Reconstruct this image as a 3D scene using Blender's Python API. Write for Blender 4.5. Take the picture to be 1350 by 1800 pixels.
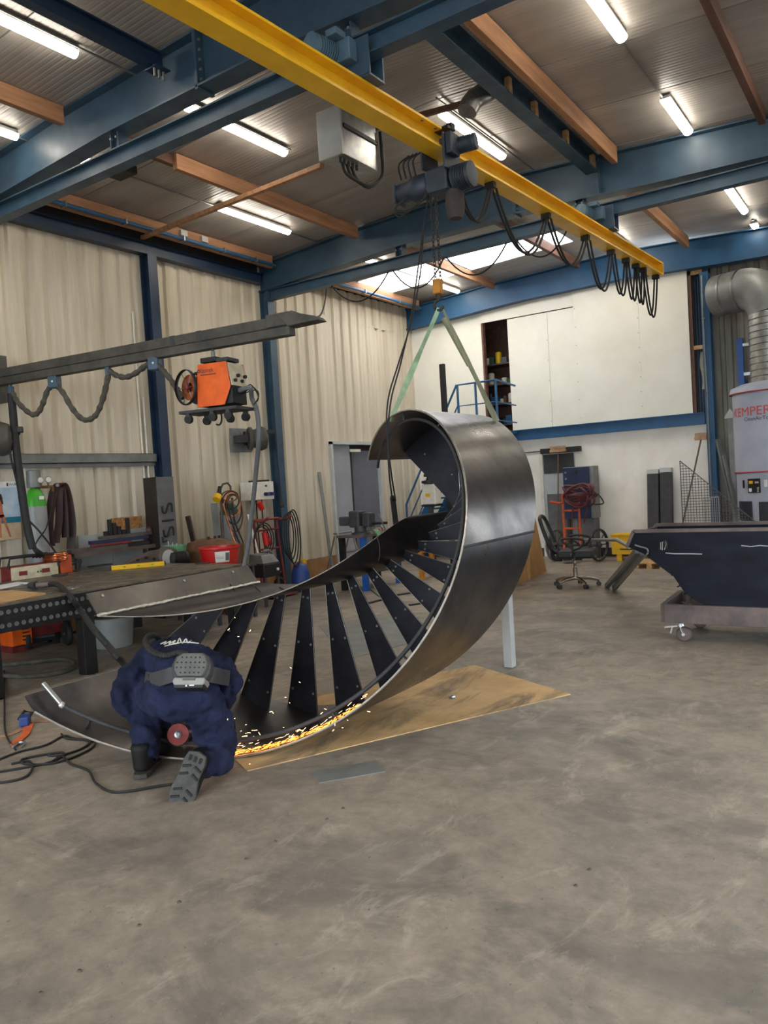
import bpy, bmesh, math, random
from mathutils import Vector, Matrix, noise
import numpy as np
random.seed(7)
PI = math.pi
for o in list(bpy.data.objects):
    bpy.data.objects.remove(o)
SC = bpy.context.scene
COL = SC.collection

# ------------------------------------------------------------------ camera
F_PX, YAW, PITCH, ROLL, CAM_H = 1369.7, 0.60008, -0.03551, 0.061114, 1.65
def cam_axes():
    fwd = np.array([math.cos(PITCH)*math.cos(YAW), math.cos(PITCH)*math.sin(YAW), math.sin(PITCH)])
    right = np.array([math.sin(YAW), -math.cos(YAW), 0.0])
    down = np.cross(fwd, right)
    c, s = math.cos(ROLL), math.sin(ROLL)
    return c*right+s*down, -s*right+c*down, fwd
RIGHT, DOWN, FWD = cam_axes()
CAM = np.array([0.0, 0.0, CAM_H])
cd = bpy.data.cameras.new('camera')
cd.sensor_fit = 'HORIZONTAL'; cd.sensor_width = 36.0; cd.lens = F_PX/1350*36.0
cd.clip_start = 0.05; cd.clip_end = 200
cam = bpy.data.objects.new('camera', cd); COL.objects.link(cam)
cam.matrix_world = Matrix([[RIGHT[0], -DOWN[0], -FWD[0], CAM[0]], [RIGHT[1], -DOWN[1], -FWD[1], CAM[1]],
                           [RIGHT[2], -DOWN[2], -FWD[2], CAM[2]], [0, 0, 0, 1]])
SC.camera = cam

# ------------------------------------------------------------------ world, exposure
LAMP_E = 17.0      # strength of a lamp diffuser
SKYLIGHT_E = 4.0   # daylight through the roof light
world = bpy.data.worlds.new('daylight'); SC.world = world; world.use_nodes = True
bg = world.node_tree.nodes['Background']
bg.inputs[0].default_value = (0.80, 0.90, 1.0, 1); bg.inputs[1].default_value = 4.6
SC.view_settings.view_transform = 'Standard'; SC.view_settings.look = 'None'
SC.cycles.use_light_tree = False; SC.cycles.max_bounces = 7; SC.cycles.diffuse_bounces = 4; SC.cycles.glossy_bounces = 3; SC.cycles.transmission_bounces = 2
SC.view_settings.gamma = 1.0; SC.view_settings.use_curve_mapping = False
SC.view_settings.exposure = 0.85

# ------------------------------------------------------------------ survey: a sight line of the photograph met with a real plane
def ray(x, y): return (x-675)/F_PX*RIGHT + (y-900)/F_PX*DOWN + FWD
def onz(x, y, z=0.0): d = ray(x, y); return Vector(CAM + d*((z-CAM[2])/d[2]))
def onx(x, y, X): d = ray(x, y); return Vector(CAM + d*(X/d[0]))
def ony(x, y, Y): d = ray(x, y); return Vector(CAM + d*(Y/d[1]))
def dep(x, y, t): return Vector(CAM + ray(x, y)*t)
V = Vector

# ------------------------------------------------------------------ materials
def lin(c):
    def f(u):
        u /= 255.0
        return u/12.92 if u <= .04045 else ((u+.055)/1.055)**2.4
    return (f(c[0]), f(c[1]), f(c[2]), 1.0)
MATS = {}
def pm(name, c1, c2=None, scale=6.0, rough=.6, rough2=None, metal=0.0, bump=0.0, bscale=60.0, detail=6.0, stretch=(1, 1, 1),
       emit=None, estr=0.0, lo=.35, hi=.65, alpha=None, trans=0.0, coat=0.0, aniso=0.0):
    m = bpy.data.materials.new(name); m.use_nodes = True
    nt = m.node_tree; b = nt.nodes['Principled BSDF']
    tc = nt.nodes.new('ShaderNodeTexCoord'); mp = nt.nodes.new('ShaderNodeMapping')
    mp.inputs['Scale'].default_value = stretch
    nt.links.new(tc.outputs['Object'], mp.inputs['Vector'])
    c2 = c2 or tuple(max(0, u*.86) for u in c1)
    nz = nt.nodes.new('ShaderNodeTexNoise'); nz.inputs['Scale'].default_value = scale; nz.inputs['Detail'].default_value = detail
    nz.inputs['Roughness'].default_value = .62
    nt.links.new(mp.outputs[0], nz.inputs['Vector'])
    rp = nt.nodes.new('ShaderNodeValToRGB')
    rp.color_ramp.elements[0].position = lo; rp.color_ramp.elements[1].position = hi
    rp.color_ramp.elements[0].color = lin(c2); rp.color_ramp.elements[1].color = lin(c1)
    nt.links.new(nz.outputs['Fac'], rp.inputs['Fac']); nt.links.new(rp.outputs[0], b.inputs['Base Color'])
    b.inputs['Metallic'].default_value = metal; b.inputs['Roughness'].default_value = rough
    if rough2 is not None:
        mr = nt.nodes.new('ShaderNodeMapRange'); mr.inputs[1].default_value = lo; mr.inputs[2].default_value = hi
        mr.inputs[3].default_value = rough2; mr.inputs[4].default_value = rough
        nt.links.new(nz.outputs['Fac'], mr.inputs[0]); nt.links.new(mr.outputs[0], b.inputs['Roughness'])
    if bump:
        n2 = nt.nodes.new('ShaderNodeTexNoise'); n2.inputs['Scale'].default_value = bscale; n2.inputs['Detail'].default_value = 4
        nt.links.new(mp.outputs[0], n2.inputs['Vector'])
        bp = nt.nodes.new('ShaderNodeBump'); bp.inputs['Strength'].default_value = bump; bp.inputs['Distance'].default_value = .01
        nt.links.new(n2.outputs['Fac'], bp.inputs['Height']); nt.links.new(bp.outputs[0], b.inputs['Normal'])
    if emit:
        b.inputs['Emission Color'].default_value = lin(emit); b.inputs['Emission Strength'].default_value = estr
    if trans: b.inputs['Transmission Weight'].default_value = trans
    if coat: b.inputs['Coat Weight'].default_value = coat
    if alpha is not None: b.inputs['Alpha'].default_value = alpha
    MATS[name] = m
    return m

pm('blue_steel', (54, 80, 99), (44, 66, 84), scale=3, rough=.42, rough2=.55)
pm('blue_dark', (32, 54, 80), (24, 42, 64), scale=3, rough=.45)
pm('blue_far', (36, 88, 128), (30, 76, 114), scale=3, rough=.5)
pm('yellow_crane', (240, 188, 28), (222, 168, 24), scale=2.5, rough=.38, rough2=.5)
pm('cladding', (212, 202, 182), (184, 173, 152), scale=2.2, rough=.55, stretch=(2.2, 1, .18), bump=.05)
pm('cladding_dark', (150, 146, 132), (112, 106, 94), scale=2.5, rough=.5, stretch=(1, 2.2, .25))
pm('white_board', (236, 233, 220), (226, 222, 206), scale=1.2, rough=.6)
pm('white_wall', (242, 238, 229), (228, 221, 209), scale=1.8, rough=.7, bump=.06, bscale=20)
pm('roof_sheet', (162, 155, 148), (142, 135, 128), scale=.9, rough=.34, rough2=.46, stretch=(3, .5, 1))
pm('seam_dark', (52, 48, 45), rough=.7)
pm('timber', (180, 132, 95), (142, 101, 70), scale=3.5, rough=.7, stretch=(.35, 4, 4), bump=.08)
pm('timber_red', (116, 80, 64), (88, 61, 50), scale=3.5, rough=.7, stretch=(.35, 4, 4))
pm('timber_pale', (206, 168, 118), (176, 134, 88), scale=5, rough=.7, stretch=(.5, 4, 4))
pm('plywood', (192, 148, 92), (150, 112, 68), scale=2.0, rough=.75, bump=.05, detail=9)
pm('osb', (188, 138, 82), (134, 92, 48), scale=26, rough=.8, detail=2)
pm('kerb', (160, 118, 76), (120, 86, 56), scale=3, rough=.8)
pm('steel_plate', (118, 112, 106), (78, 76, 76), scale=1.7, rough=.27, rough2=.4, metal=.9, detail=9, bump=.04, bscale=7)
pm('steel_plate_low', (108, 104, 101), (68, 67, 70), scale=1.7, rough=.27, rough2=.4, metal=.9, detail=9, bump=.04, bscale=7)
pm('steel_inner', (84, 78, 74), (56, 53, 52), scale=1.8, rough=.38, metal=.8, detail=8)
pm('steel_tread', (52, 52, 57), (33, 33, 39), scale=3, rough=.52, metal=.7, detail=8)
pm('steel_bright', (238, 236, 232), (206, 204, 198), scale=14, rough=.28, metal=.9)
pm('weld', (232, 228, 218), (196, 190, 180), scale=60, rough=.35, metal=.7, bump=.4, bscale=90)
pm('chrome', (205, 200, 190), rough=.18, metal=1)
pm('galvanised', (170, 170, 166), (140, 141, 140), scale=9, rough=.34, metal=.85)
pm('galv_grey', (134, 136, 134), (112, 114, 112), scale=4, rough=.5, metal=.4)
pm('door_grey', (150, 153, 158), (138, 141, 147), scale=1.5, rough=.5)
pm('door_dark', (104, 106, 112), (92, 94, 100), scale=1.5, rough=.5)
pm('black', (26, 26, 27), (18, 18, 19), rough=.55)
pm('black_rubber', (34, 33, 33), (22, 22, 22), scale=20, rough=.7)
pm('black_table', (36, 35, 35), (22, 22, 23), scale=8, rough=.45, metal=.3)
pm('table_top', (132, 121, 108), (84, 77, 70), scale=5, rough=.3, rough2=.5, metal=.55, detail=8)
pm('boom', (88, 85, 78), (60, 58, 53), scale=4, rough=.6, metal=.2)
pm('hose_grey', (84, 80, 70), (60, 56, 48), scale=12, rough=.8, bump=.3, bscale=40)
pm('grey_mid', (104, 105, 106), (88, 89, 91), rough=.6)
pm('grey_dark', (62, 62, 64), (46, 46, 48), scale=5, rough=.6)
pm('grey_light', (188, 190, 188), (172, 174, 172), scale=3, rough=.5)
pm('orange', (240, 104, 20), (214, 84, 14), scale=6, rough=.42)
pm('orange_dull', (206, 92, 44), (172, 68, 34), scale=9, rough=.5)
pm('red', (206, 34, 30), (176, 24, 22), rough=.4)
pm('red_dull', (128, 44, 40), (94, 30, 28), scale=8, rough=.55)
pm('hose_red', (104, 46, 50), (70, 32, 38), scale=10, rough=.6)
pm('copper', (226, 142, 100), (176, 92, 56), scale=14, rough=.3, metal=.9)
pm('cream', (214, 204, 176), (184, 172, 142), scale=12, rough=.6)
pm('off_white', (224, 220, 208), (206, 200, 186), scale=8, rough=.6)
pm('white', (240, 240, 236), rough=.5)
pm('yellow', (236, 186, 12), (216, 166, 10), scale=6, rough=.5)
pm('green', (70, 170, 40), (58, 150, 34), rough=.4)
pm('green_dark', (56, 90, 66), (46, 74, 54), rough=.5)
pm('green_cloth', (120, 170, 130), (92, 140, 104), scale=14, rough=.85)
pm('gas_grey', (150, 152, 150), (132, 134, 132), scale=3, rough=.4)
pm('brown_leather', (66, 40, 36), (42, 26, 26), scale=5, rough=.55, stretch=(1, 1, .3))
pm('rust', (126, 88, 56), (84, 58, 42), scale=5, rough=.7, metal=.2)
pm('rust_dark', (112, 98, 92), (82, 72, 69), scale=4, rough=.6, metal=.35)
pm('tank_navy', (13, 18, 32), (7, 10, 19), scale=2.6, rough=.5, rough2=.62, metal=0, detail=8, stretch=(1, 1, 2.5))
pm('navy_cabinet', (26, 42, 78), (20, 34, 62), rough=.45)
pm('navy_cloth', (38, 43, 69), (22, 26, 46), scale=7, rough=.92, bump=.25, bscale=30)
pm('cloth_soiled', (52, 54, 78), (36, 38, 58), scale=8, rough=.95)
pm('boot', (30, 29, 28), (20, 19, 19), scale=14, rough=.6)
pm('boot_sole', (76, 74, 70), (56, 54, 52), scale=16, rough=.8)
pm('blower', (92, 92, 86), (74, 74, 70), scale=8, rough=.55)
pm('blower_light', (142, 140, 134), rough=.5)
pm('skin', (196, 150, 122), (180, 132, 106), rough=.6)
pm('hair', (60, 44, 32), rough=.8)
pm('disc', (150, 66, 60), (126, 52, 48), scale=30, rough=.7)
pm('sling', (146, 148, 118), (112, 112, 88), scale=10, rough=.9, stretch=(1, 1, .3))
pm('sling_green', (168, 196, 160), (136, 160, 128), scale=10, rough=.9)
pm('chain', (70, 66, 60), (52, 48, 44), rough=.5, metal=.7)
pm('crane_grey', (54, 64, 76), (38, 46, 56), scale=5, rough=.5)
pm('motor_blue', (84, 112, 130), (64, 88, 106), rough=.5)
pm('chain_bag', (74, 66, 62), (56, 50, 48), rough=.85)
pm('hook_yellow', (206, 140, 34), (166, 106, 26), rough=.5)
pm('kemper', (172, 178, 192), (156, 162, 178), scale=2, rough=.45)
pm('kemper_dark', (46, 50, 58), rough=.5)
pm('red_rim', (190, 80, 78), rough=.5)
pm('red_print', (214, 78, 74), rough=.6)
pm('text_dark', (44, 50, 62), rough=.6)
pm('paint_black', (26, 26, 26), (36, 36, 36), scale=30, rough=.8)
pm('plug_blue', (40, 70, 140), rough=.5)
pm('strap_orange', (226, 110, 50), (200, 86, 34), scale=18, rough=.85)
pm('strap_faded', (190, 150, 124), (160, 120, 98), scale=12, rough=.85)
pm('paper', (238, 240, 242), rough=.7)
pm('broom_wood', (186, 150, 112), (150, 114, 82), scale=8, rough=.7)
pm('handle_wood', (120, 96, 76), (96, 76, 60), scale=6, rough=.7)
pm('grey_panel', (178, 184, 184), (160, 166, 166), scale=3, rough=.55)
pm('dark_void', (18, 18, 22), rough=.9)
pm('lamp_body', (196, 194, 188), rough=.5)
pm('lamp_glow', (255, 255, 255), (255, 255, 255), rough=.4, emit=(255, 246, 230), estr=LAMP_E)
pm('skylight_glow', (255, 255, 255), (255, 255, 255), rough=.5, emit=(250, 252, 255), estr=SKYLIGHT_E)
pm('spark_glow', (255, 190, 90), (255, 190, 90), rough=.5, emit=(255, 140, 52), estr=3.2)
pm('spark_white', (255, 230, 180), (255, 230, 180), rough=.5, emit=(255, 205, 140), estr=5.0)

pm('board_floor', (220, 183, 132), (192, 153, 103), scale=2.2, rough=.75, bump=.05, detail=9)
def soot():
    m = MATS['board_floor']; nt = m.node_tree; N = nt.nodes; L = nt.links; b = N['Principled BSDF']
    src = b.inputs['Base Color'].links[0].from_socket; tc = [n for n in N if n.type == 'TEX_COORD'][0]
    mp = N.new('ShaderNodeMapping'); mp.inputs['Scale'].default_value = (.5, 2.2, 1); mp.inputs['Rotation'].default_value = (0, 0, -.5); L.new(tc.outputs['Object'], mp.inputs[0])
    n = N.new('ShaderNodeTexNoise'); n.inputs['Scale'].default_value = 1.6; n.inputs['Detail'].default_value = 10; n.inputs['Roughness'].default_value = .7; n.inputs['Distortion'].default_value = .8
    L.new(mp.outputs[0], n.inputs['Vector']); r = N.new('ShaderNodeValToRGB'); r.color_ramp.elements[0].position = .47; r.color_ramp.elements[1].position = .70
    L.new(n.outputs['Fac'], r.inputs[0]); x = N.new('ShaderNodeMix'); x.data_type = 'RGBA'; L.new(r.outputs[0], x.inputs[0]); L.new(src, x.inputs[6]); x.inputs[7].default_value = lin((84, 78, 70)); L.new(x.outputs[2], b.inputs['Base Color'])
soot()
# concrete floor: blotches, scuffs and grain
def floor_material():
    m = bpy.data.materials.new('concrete'); m.use_nodes = True; nt = m.node_tree; N = nt.nodes; L = nt.links
    b = N['Principled BSDF']
    tc = N.new('ShaderNodeTexCoord')
    def nz(scale, detail=8, rough=.65, stretch=(1, 1, 1), dist=0.0):
        mp = N.new('ShaderNodeMapping'); mp.inputs['Scale'].default_value = stretch
        mp.inputs['Rotation'].default_value = (0, 0, .5)
        L.new(tc.outputs['Object'], mp.inputs[0])
        n = N.new('ShaderNodeTexNoise'); n.inputs['Scale'].default_value = scale; n.inputs['Detail'].default_value = detail
        n.inputs['Roughness'].default_value = rough; n.inputs['Distortion'].default_value = dist
        L.new(mp.outputs[0], n.inputs['Vector']); return n.outputs['Fac']
    def ramp(fac, a, c, lo, hi):
        r = N.new('ShaderNodeValToRGB'); r.color_ramp.elements[0].position = lo; r.color_ramp.elements[1].position = hi
        r.color_ramp.elements[0].color = a; r.color_ramp.elements[1].color = c; L.new(fac, r.inputs[0]); return r.outputs[0]
    def mix(fac, a, c, mode='MIX'):
        x = N.new('ShaderNodeMix'); x.data_type = 'RGBA'; x.blend_type = mode
        if isinstance(fac, float): x.inputs[0].default_value = fac
        else: L.new(fac, x.inputs[0])
        L.new(a, x.inputs[6]); L.new(c, x.inputs[7]); return x.outputs[2]
    W = (1, 1, 1, 1); K = (0, 0, 0, 1)
    base = ramp(nz(.55, 6), lin((128, 117, 104)), lin((158, 145, 129)), .40, .60)
    fine = ramp(nz(7, 10, .75), lin((92, 84, 76)), lin((178, 164, 148)), .3, .72)
    c = mix(.5, base, fine)
    stain = ramp(nz(1.1, 9, .72, (1.5, 1, 1), .5), W, K, .38, .52)
    dark = ramp(nz(3, 6), lin((92, 88, 81)), lin((116, 109, 99)), .4, .6)
    c = mix(ramp(stain, K, (.75, .75, .75, 1), 0, 1), c, dark)
    scuff = ramp(nz(2.6, 10, .75, (.8, 1.5, 1), .8), K, (.45, .45, .45, 1), .54, .70)
    pale = ramp(nz(9, 6), lin((190, 178, 158)), lin((212, 200, 182)), .4, .6)
    c = mix(scuff, c, pale)
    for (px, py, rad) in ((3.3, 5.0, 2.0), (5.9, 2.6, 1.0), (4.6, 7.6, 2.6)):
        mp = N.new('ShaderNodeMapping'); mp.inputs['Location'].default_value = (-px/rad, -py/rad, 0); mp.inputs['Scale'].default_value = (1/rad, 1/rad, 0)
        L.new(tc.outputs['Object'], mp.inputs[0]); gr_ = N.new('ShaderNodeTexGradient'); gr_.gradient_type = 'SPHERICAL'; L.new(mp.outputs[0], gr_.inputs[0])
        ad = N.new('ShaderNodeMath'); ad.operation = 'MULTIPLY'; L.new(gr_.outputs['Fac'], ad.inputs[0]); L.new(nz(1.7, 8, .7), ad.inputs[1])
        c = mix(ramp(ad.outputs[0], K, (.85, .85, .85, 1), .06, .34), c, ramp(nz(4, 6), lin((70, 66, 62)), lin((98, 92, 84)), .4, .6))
    speck = ramp(nz(38, 3, .5), K, (.5, .5, .5, 1), .70, .76)
    c = mix(speck, c, ramp(nz(20), lin((58, 54, 50)), lin((70, 64, 58)), .4, .6))
    L.new(c, b.inputs['Base Color'])
    rr = N.new('ShaderNodeMapRange'); rr.inputs[1].default_value = .3; rr.inputs[2].default_value = .7
    rr.inputs[3].default_value = .42; rr.inputs[4].default_value = .72
    L.new(nz(1.4, 8), rr.inputs[0]); L.new(rr.outputs[0], b.inputs['Roughness'])
    bp = N.new('ShaderNodeBump'); bp.inputs['Strength'].default_value = .12; bp.inputs['Distance'].default_value = .008
    L.new(nz(30, 8), bp.inputs['Height']); L.new(bp.outputs[0], b.inputs['Normal'])
    MATS['concrete'] = m
floor_material()

# ------------------------------------------------------------------ mesh builder
def basis(d, up=(0, 0, 1)):
    d = V(d).normalized(); u = V(up)
    if abs(d.dot(u)) > .98: u = V((1, 0, 0)) if abs(d.x) < .9 else V((0, 1, 0))
    a = d.cross(u).normalized(); b = a.cross(d).normalized()
    return a, b, d
class MB:
    def __init__(s): s.v = []; s.f = []
    def add(s, vs, fs):
        n = len(s.v); s.v += [V(p) for p in vs]; s.f += [tuple(i+n for i in f) for f in fs]; return s
    def box(s, a, b):
        x0, y0, z0 = [min(a[i], b[i]) for i in range(3)]; x1, y1, z1 = [max(a[i], b[i]) for i in range(3)]
        return s.add([(x0, y0, z0), (x1, y0, z0), (x1, y1, z0), (x0, y1, z0), (x0, y0, z1), (x1, y0, z1), (x1, y1, z1), (x0, y1, z1)],
                     [(0, 3, 2, 1), (4, 5, 6, 7), (0, 1, 5, 4), (1, 2, 6, 5), (2, 3, 7, 6), (3, 0, 4, 7)])
    def cbox(s, c, size, M=None):
        h = [u/2 for u in size]; M = M or Matrix.Identity(3); c = V(c)
        vs = [c + M @ V((sx*h[0], sy*h[1], sz*h[2])) for sz in (-1, 1) for sx, sy in ((-1, -1), (1, -1), (1, 1), (-1, 1))]
        return s.add(vs, [(0, 3, 2, 1), (4, 5, 6, 7), (0, 1, 5, 4), (1, 2, 6, 5), (2, 3, 7, 6), (3, 0, 4, 7)])
    def bar(s, p, q, w, h, up=(0, 0, 1)):
        p, q = V(p), V(q); a, b, d = basis(q-p, up)
        vs = [r + a*sx*w/2 + b*sy*h/2 for r in (p, q) for sx, sy in ((-1, -1), (1, -1), (1, 1), (-1, 1))]
        return s.add(vs, [(3, 2, 1, 0), (4, 5, 6, 7), (0, 1, 5, 4), (1, 2, 6, 5), (2, 3, 7, 6), (3, 0, 4, 7)])
    def cyl(s, p, q, r, r2=None, n=16, cap=True):
        p, q = V(p), V(q); r2 = r if r2 is None else r2; a, b, d = basis(q-p)
        vs = []
        for k in range(n):
            t = 2*PI*k/n; e = a*math.cos(t)+b*math.sin(t)
            vs += [p+e*r, q+e*r2]
        fs = [(2*k, 2*k+1, 2*((k+1) % n)+1, 2*((k+1) % n)) for k in range(n)]
        if cap: fs += [tuple(2*k for k in range(n)), tuple(2*k+1 for k in reversed(range(n)))]
        return s.add(vs, fs)
    def tube(s, pts, r, n=8, closed=False, radii=None, squash=None):
        pts = [V(p) for p in pts]; m = len(pts)
        if m < 2: return s
        a = None; vs = []
        for i, p in enumerate(pts):
            d = (pts[(i+1) % m]-pts[i-1]) if closed else (pts[min(i+1, m-1)]-pts[max(i-1, 0)])
            if d.length < 1e-9: d = V((0, 0, 1))
            d.normalize()
            if a is None: a, b, _ = basis(d)
            else:
                a = (a - d*a.dot(d))
                if a.length < 1e-6: a = basis(d)[0]
                a.normalize()
            b = d.cross(a)
            rr = radii[i] if radii else r
            for k in range(n):
                t = 2*PI*k/n; vs.append(p + a*math.cos(t)*rr + b*math.sin(t)*rr*(squash or 1))
        fs = []
        for i in range(m if closed else m-1):
            j = (i+1) % m
            for k in range(n):
                l = (k+1) % n; fs.append((i*n+k, i*n+l, j*n+l, j*n+k))
        if not closed: fs += [tuple(range(n))[::-1], tuple((m-1)*n+k for k in range(n))]
        return s.add(vs, fs)
    def prism(s, poly, d):
        poly = [V(p) for p in poly]; d = V(d); n = len(poly)
        return s.add(poly+[p+d for p in poly], [tuple(range(n))[::-1], tuple(range(n, 2*n))] + [(k, (k+1) % n, n+(k+1) % n, n+k) for k in range(n)])
    def lathe(s, c, prof, n=20, axis=(0, 0, 1), cap=True):
        c = V(c); a, b, d = basis(axis); vs = []
        for r, h in prof:
            for k in range(n):
                t = 2*PI*k/n; vs.append(c + d*h + (a*math.cos(t)+b*math.sin(t))*r)
        m = len(prof); fs = [(i*n+k, i*n+(k+1) % n, (i+1)*n+(k+1) % n, (i+1)*n+k) for i in range(m-1) for k in range(n)]
        if cap: fs += [tuple(range(n))[::-1], tuple((m-1)*n+k for k in range(n))]
        return s.add(vs, fs)
    def strip(s, A, B, t, nrm=None):
        """ribbon between polylines A and B with thickness t along its own normal"""
        A = [V(p) for p in A]; B = [V(p) for p in B]; m = len(A); vs = []
        for i in range(m):
            d = A[min(i+1, m-1)]-A[max(i-1, 0)]; w = B[i]-A[i]; n = d.cross(w)
            if n.length < 1e-9: n = V((0, 0, 1))
            n.normalize(); vs += [A[i]-n*t/2, B[i]-n*t/2, B[i]+n*t/2, A[i]+n*t/2]
        fs = [(i*4+k, i*4+(k+1) % 4, (i+1)*4+(k+1) % 4, (i+1)*4+k) for i in range(m-1) for k in range(4)]
        fs += [(3, 2, 1, 0), tuple((m-1)*4+k for k in range(4))]
        return s.add(vs, fs)
    def ibeam(s, p, q, h, w, tf=.014, tw=.01, up=(0, 0, 1)):
        p, q = V(p), V(q); a, b, d = basis(q-p, up)
        H = h/2; W = w/2; t = tw/2
        prof = [(-W, -H), (W, -H), (W, -H+tf), (t, -H+tf), (t, H-tf), (W, H-tf), (W, H), (-W, H), (-W, H-tf), (-t, H-tf), (-t, -H+tf), (-W, -H+tf)]
        vs = [r+a*x+b*y for r in (p, q) for x, y in prof]; n = 12
        fs = [(k, (k+1) % n, n+(k+1) % n, n+k) for k in range(n)]
        for o in (0, n):
            for quad in ((0, 1, 2, 11), (11, 2, 3, 10), (10, 3, 4, 9), (9, 4, 5, 8), (8, 5, 6, 7)):
                fs.append(tuple(o+i for i in quad))
        return s.add(vs, fs)
    def ball(s, c, r, n=10, m=8, sc=(1, 1, 1)):
        c = V(c); prof = []
        vs = [c+V((0, 0, -r*sc[2]))]
        for i in range(1, m):
            t = PI*i/m
            for k in range(n):
                u = 2*PI*k/n; vs.append(c+V((r*math.sin(t)*math.cos(u)*sc[0], r*math.sin(t)*math.sin(u)*sc[1], -r*math.cos(t)*sc[2])))
        vs.append(c+V((0, 0, r*sc[2]))); L = len(vs)-1; fs = []
        for k in range(n):
            fs.append((0, 1+(k+1) % n, 1+k)); fs.append((L, 1+(m-2)*n+k, 1+(m-2)*n+(k+1) % n))
        for i in range(m-2):
            for k in range(n): fs.append((1+i*n+k, 1+i*n+(k+1) % n, 1+(i+1)*n+(k+1) % n, 1+(i+1)*n+k))
        return s.add(vs, fs)

def root_of(o):
    while o.parent: o = o.parent
    return o
def obj(name, mb, mat, parent=None, smooth=False, bevel=0.0, local=False, seg=2, subsurf=0, origin=None):
    """ONE mesh object; points are given in room coordinates unless local"""
    me = bpy.data.meshes.new(name)
    off = V((0, 0, 0))
    if parent is not None and not local: off = root_of(parent).location.copy()
    elif parent is None and not local and mb.v:
        n = len(mb.v); off = V((sum(p.x for p in mb.v)/n, sum(p.y for p in mb.v)/n, min(p.z for p in mb.v)))
    me.from_pydata([tuple(p-off) for p in mb.v], [], mb.f)
    bm = bmesh.new(); bm.from_mesh(me); bmesh.ops.recalc_face_normals(bm, faces=bm.faces[:]); bm.to_mesh(me); bm.free()
    me.materials.append(MATS[mat] if isinstance(mat, str) else mat)
    if smooth:
        for p in me.polygons: p.use_smooth = True
        if smooth != 'all':
            try: me.set_sharp_from_angle(angle=math.radians(38))
            except Exception: pass
    o = bpy.data.objects.new(name, me); COL.objects.link(o)
    if parent is not None: o.parent = parent
    elif not local: o.location = off
    if bevel:
        md = o.modifiers.new('bevel', 'BEVEL'); md.width = bevel; md.segments = seg; md.limit_method = 'ANGLE'; md.angle_limit = math.radians(50)
    if subsurf:
        md = o.modifiers.new('sub', 'SUBSURF'); md.levels = subsurf; md.render_levels = subsurf
    return o
def tag(o, label=None, cat=None, group=None, kind=None):
    if label: o['label'] = label
    if cat: o['category'] = cat
    if group: o['group'] = group
    if kind: o['kind'] = kind
    return o
def thing(name, label, cat, loc=(0, 0, 0), rz=0.0, group=None):
    o = bpy.data.objects.new(name, None); COL.objects.link(o); o.empty_display_size = .1
    o.location = loc; o.rotation_euler = (0, 0, rz)
    return tag(o, label, cat, group)
def struct(name, mb, mat, parent=None, **k):
    o = obj(name, mb, mat, parent, **k)
    if parent is None: o['kind'] = 'structure'
    return o
def sroot(name, loc=(0, 0, 0)):
    o = bpy.data.objects.new(name, None); COL.objects.link(o); o.location = loc; o['kind'] = 'structure'; return o
def copy_tree(o, parent=None):
    c = o.copy(); COL.objects.link(c); c.parent = parent
    for ch in list(o.children): copy_tree(ch, c)
    return c
def smoothline(pts, n=8, closed=False):
    """Catmull-Rom through pts"""
    P = [V(p) for p in pts]; m = len(P); out = []
    for i in range(m if closed else m-1):
        p1, p2 = P[i], P[(i+1) % m]
        p0 = P[i-1] if (closed or i > 0) else p1*2-p2
        p3 = P[(i+2) % m] if (closed or i+2 < m) else p2*2-p1
        for k in range(n):
            t = k/n
            out.append(.5*((2*p1)+(p2-p0)*t+(2*p0-5*p1+4*p2-p3)*t*t+(3*p1-p0-3*p2+p3)*t**3))
    if not closed: out.append(P[-1])
    return out
def hang(a, b, sag, n=14):
    a, b = V(a), V(b)
    return [a.lerp(b, i/n)-V((0, 0, sag*4*(i/n)*(1-i/n))) for i in range(n+1)]
FONT_CACHE = {}
def text_mesh(name, body, mat, parent, size, loc, xdir, ydir, thick=.001, shear=0.0, align='LEFT', bend=None):
    """flat lettering turned into a mesh; xdir/ydir span its plane; bend(x, y) may map it onto a curved surface"""
    cu = bpy.data.curves.new(name, 'FONT'); cu.body = body; cu.size = size; cu.align_x = align; cu.extrude = 0; cu.shear = shear
    tmp = bpy.data.objects.new(name, cu); COL.objects.link(tmp)
    dg = bpy.context.evaluated_depsgraph_get(); me = bpy.data.meshes.new_from_object(tmp.evaluated_get(dg))
    bpy.data.objects.remove(tmp)
    loc, xd, yd = V(loc), V(xdir).normalized(), V(ydir).normalized(); off = root_of(parent).location if parent else V((0, 0, 0))
    for v in me.vertices:
        p = bend(v.co.x, v.co.y) if bend else loc+xd*v.co.x+yd*v.co.y
        v.co = p-off
    me.materials.clear(); me.materials.append(MATS[mat])
    o = bpy.data.objects.new(name, me); COL.objects.link(o)
    if parent is not None: o.parent = parent
    return o

for n_ in ('tank_navy', 'navy_cloth', 'boot'): MATS[n_].node_tree.nodes['Principled BSDF'].inputs['Specular IOR Level'].default_value = .2
for n_ in ('spark_glow', 'spark_white'):
    try: MATS[n_].cycles.emission_sampling = 'NONE'
    except Exception: pass
# ================================================================== the building
XF, YL, XB, YR = 14.76, 9.08, -6.0, -3.0
RIDGE_Y = 4.2
def zroof(y): return 5.74-(y-RIDGE_Y)*.044 if y >= RIDGE_Y else 5.74-(RIDGE_Y-y)*.055

struct('floor', MB().box((XB-.3, YR-.3, -.2), (XF+2.6, YL+.4, 0)), 'concrete').location.z = -.2

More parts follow.
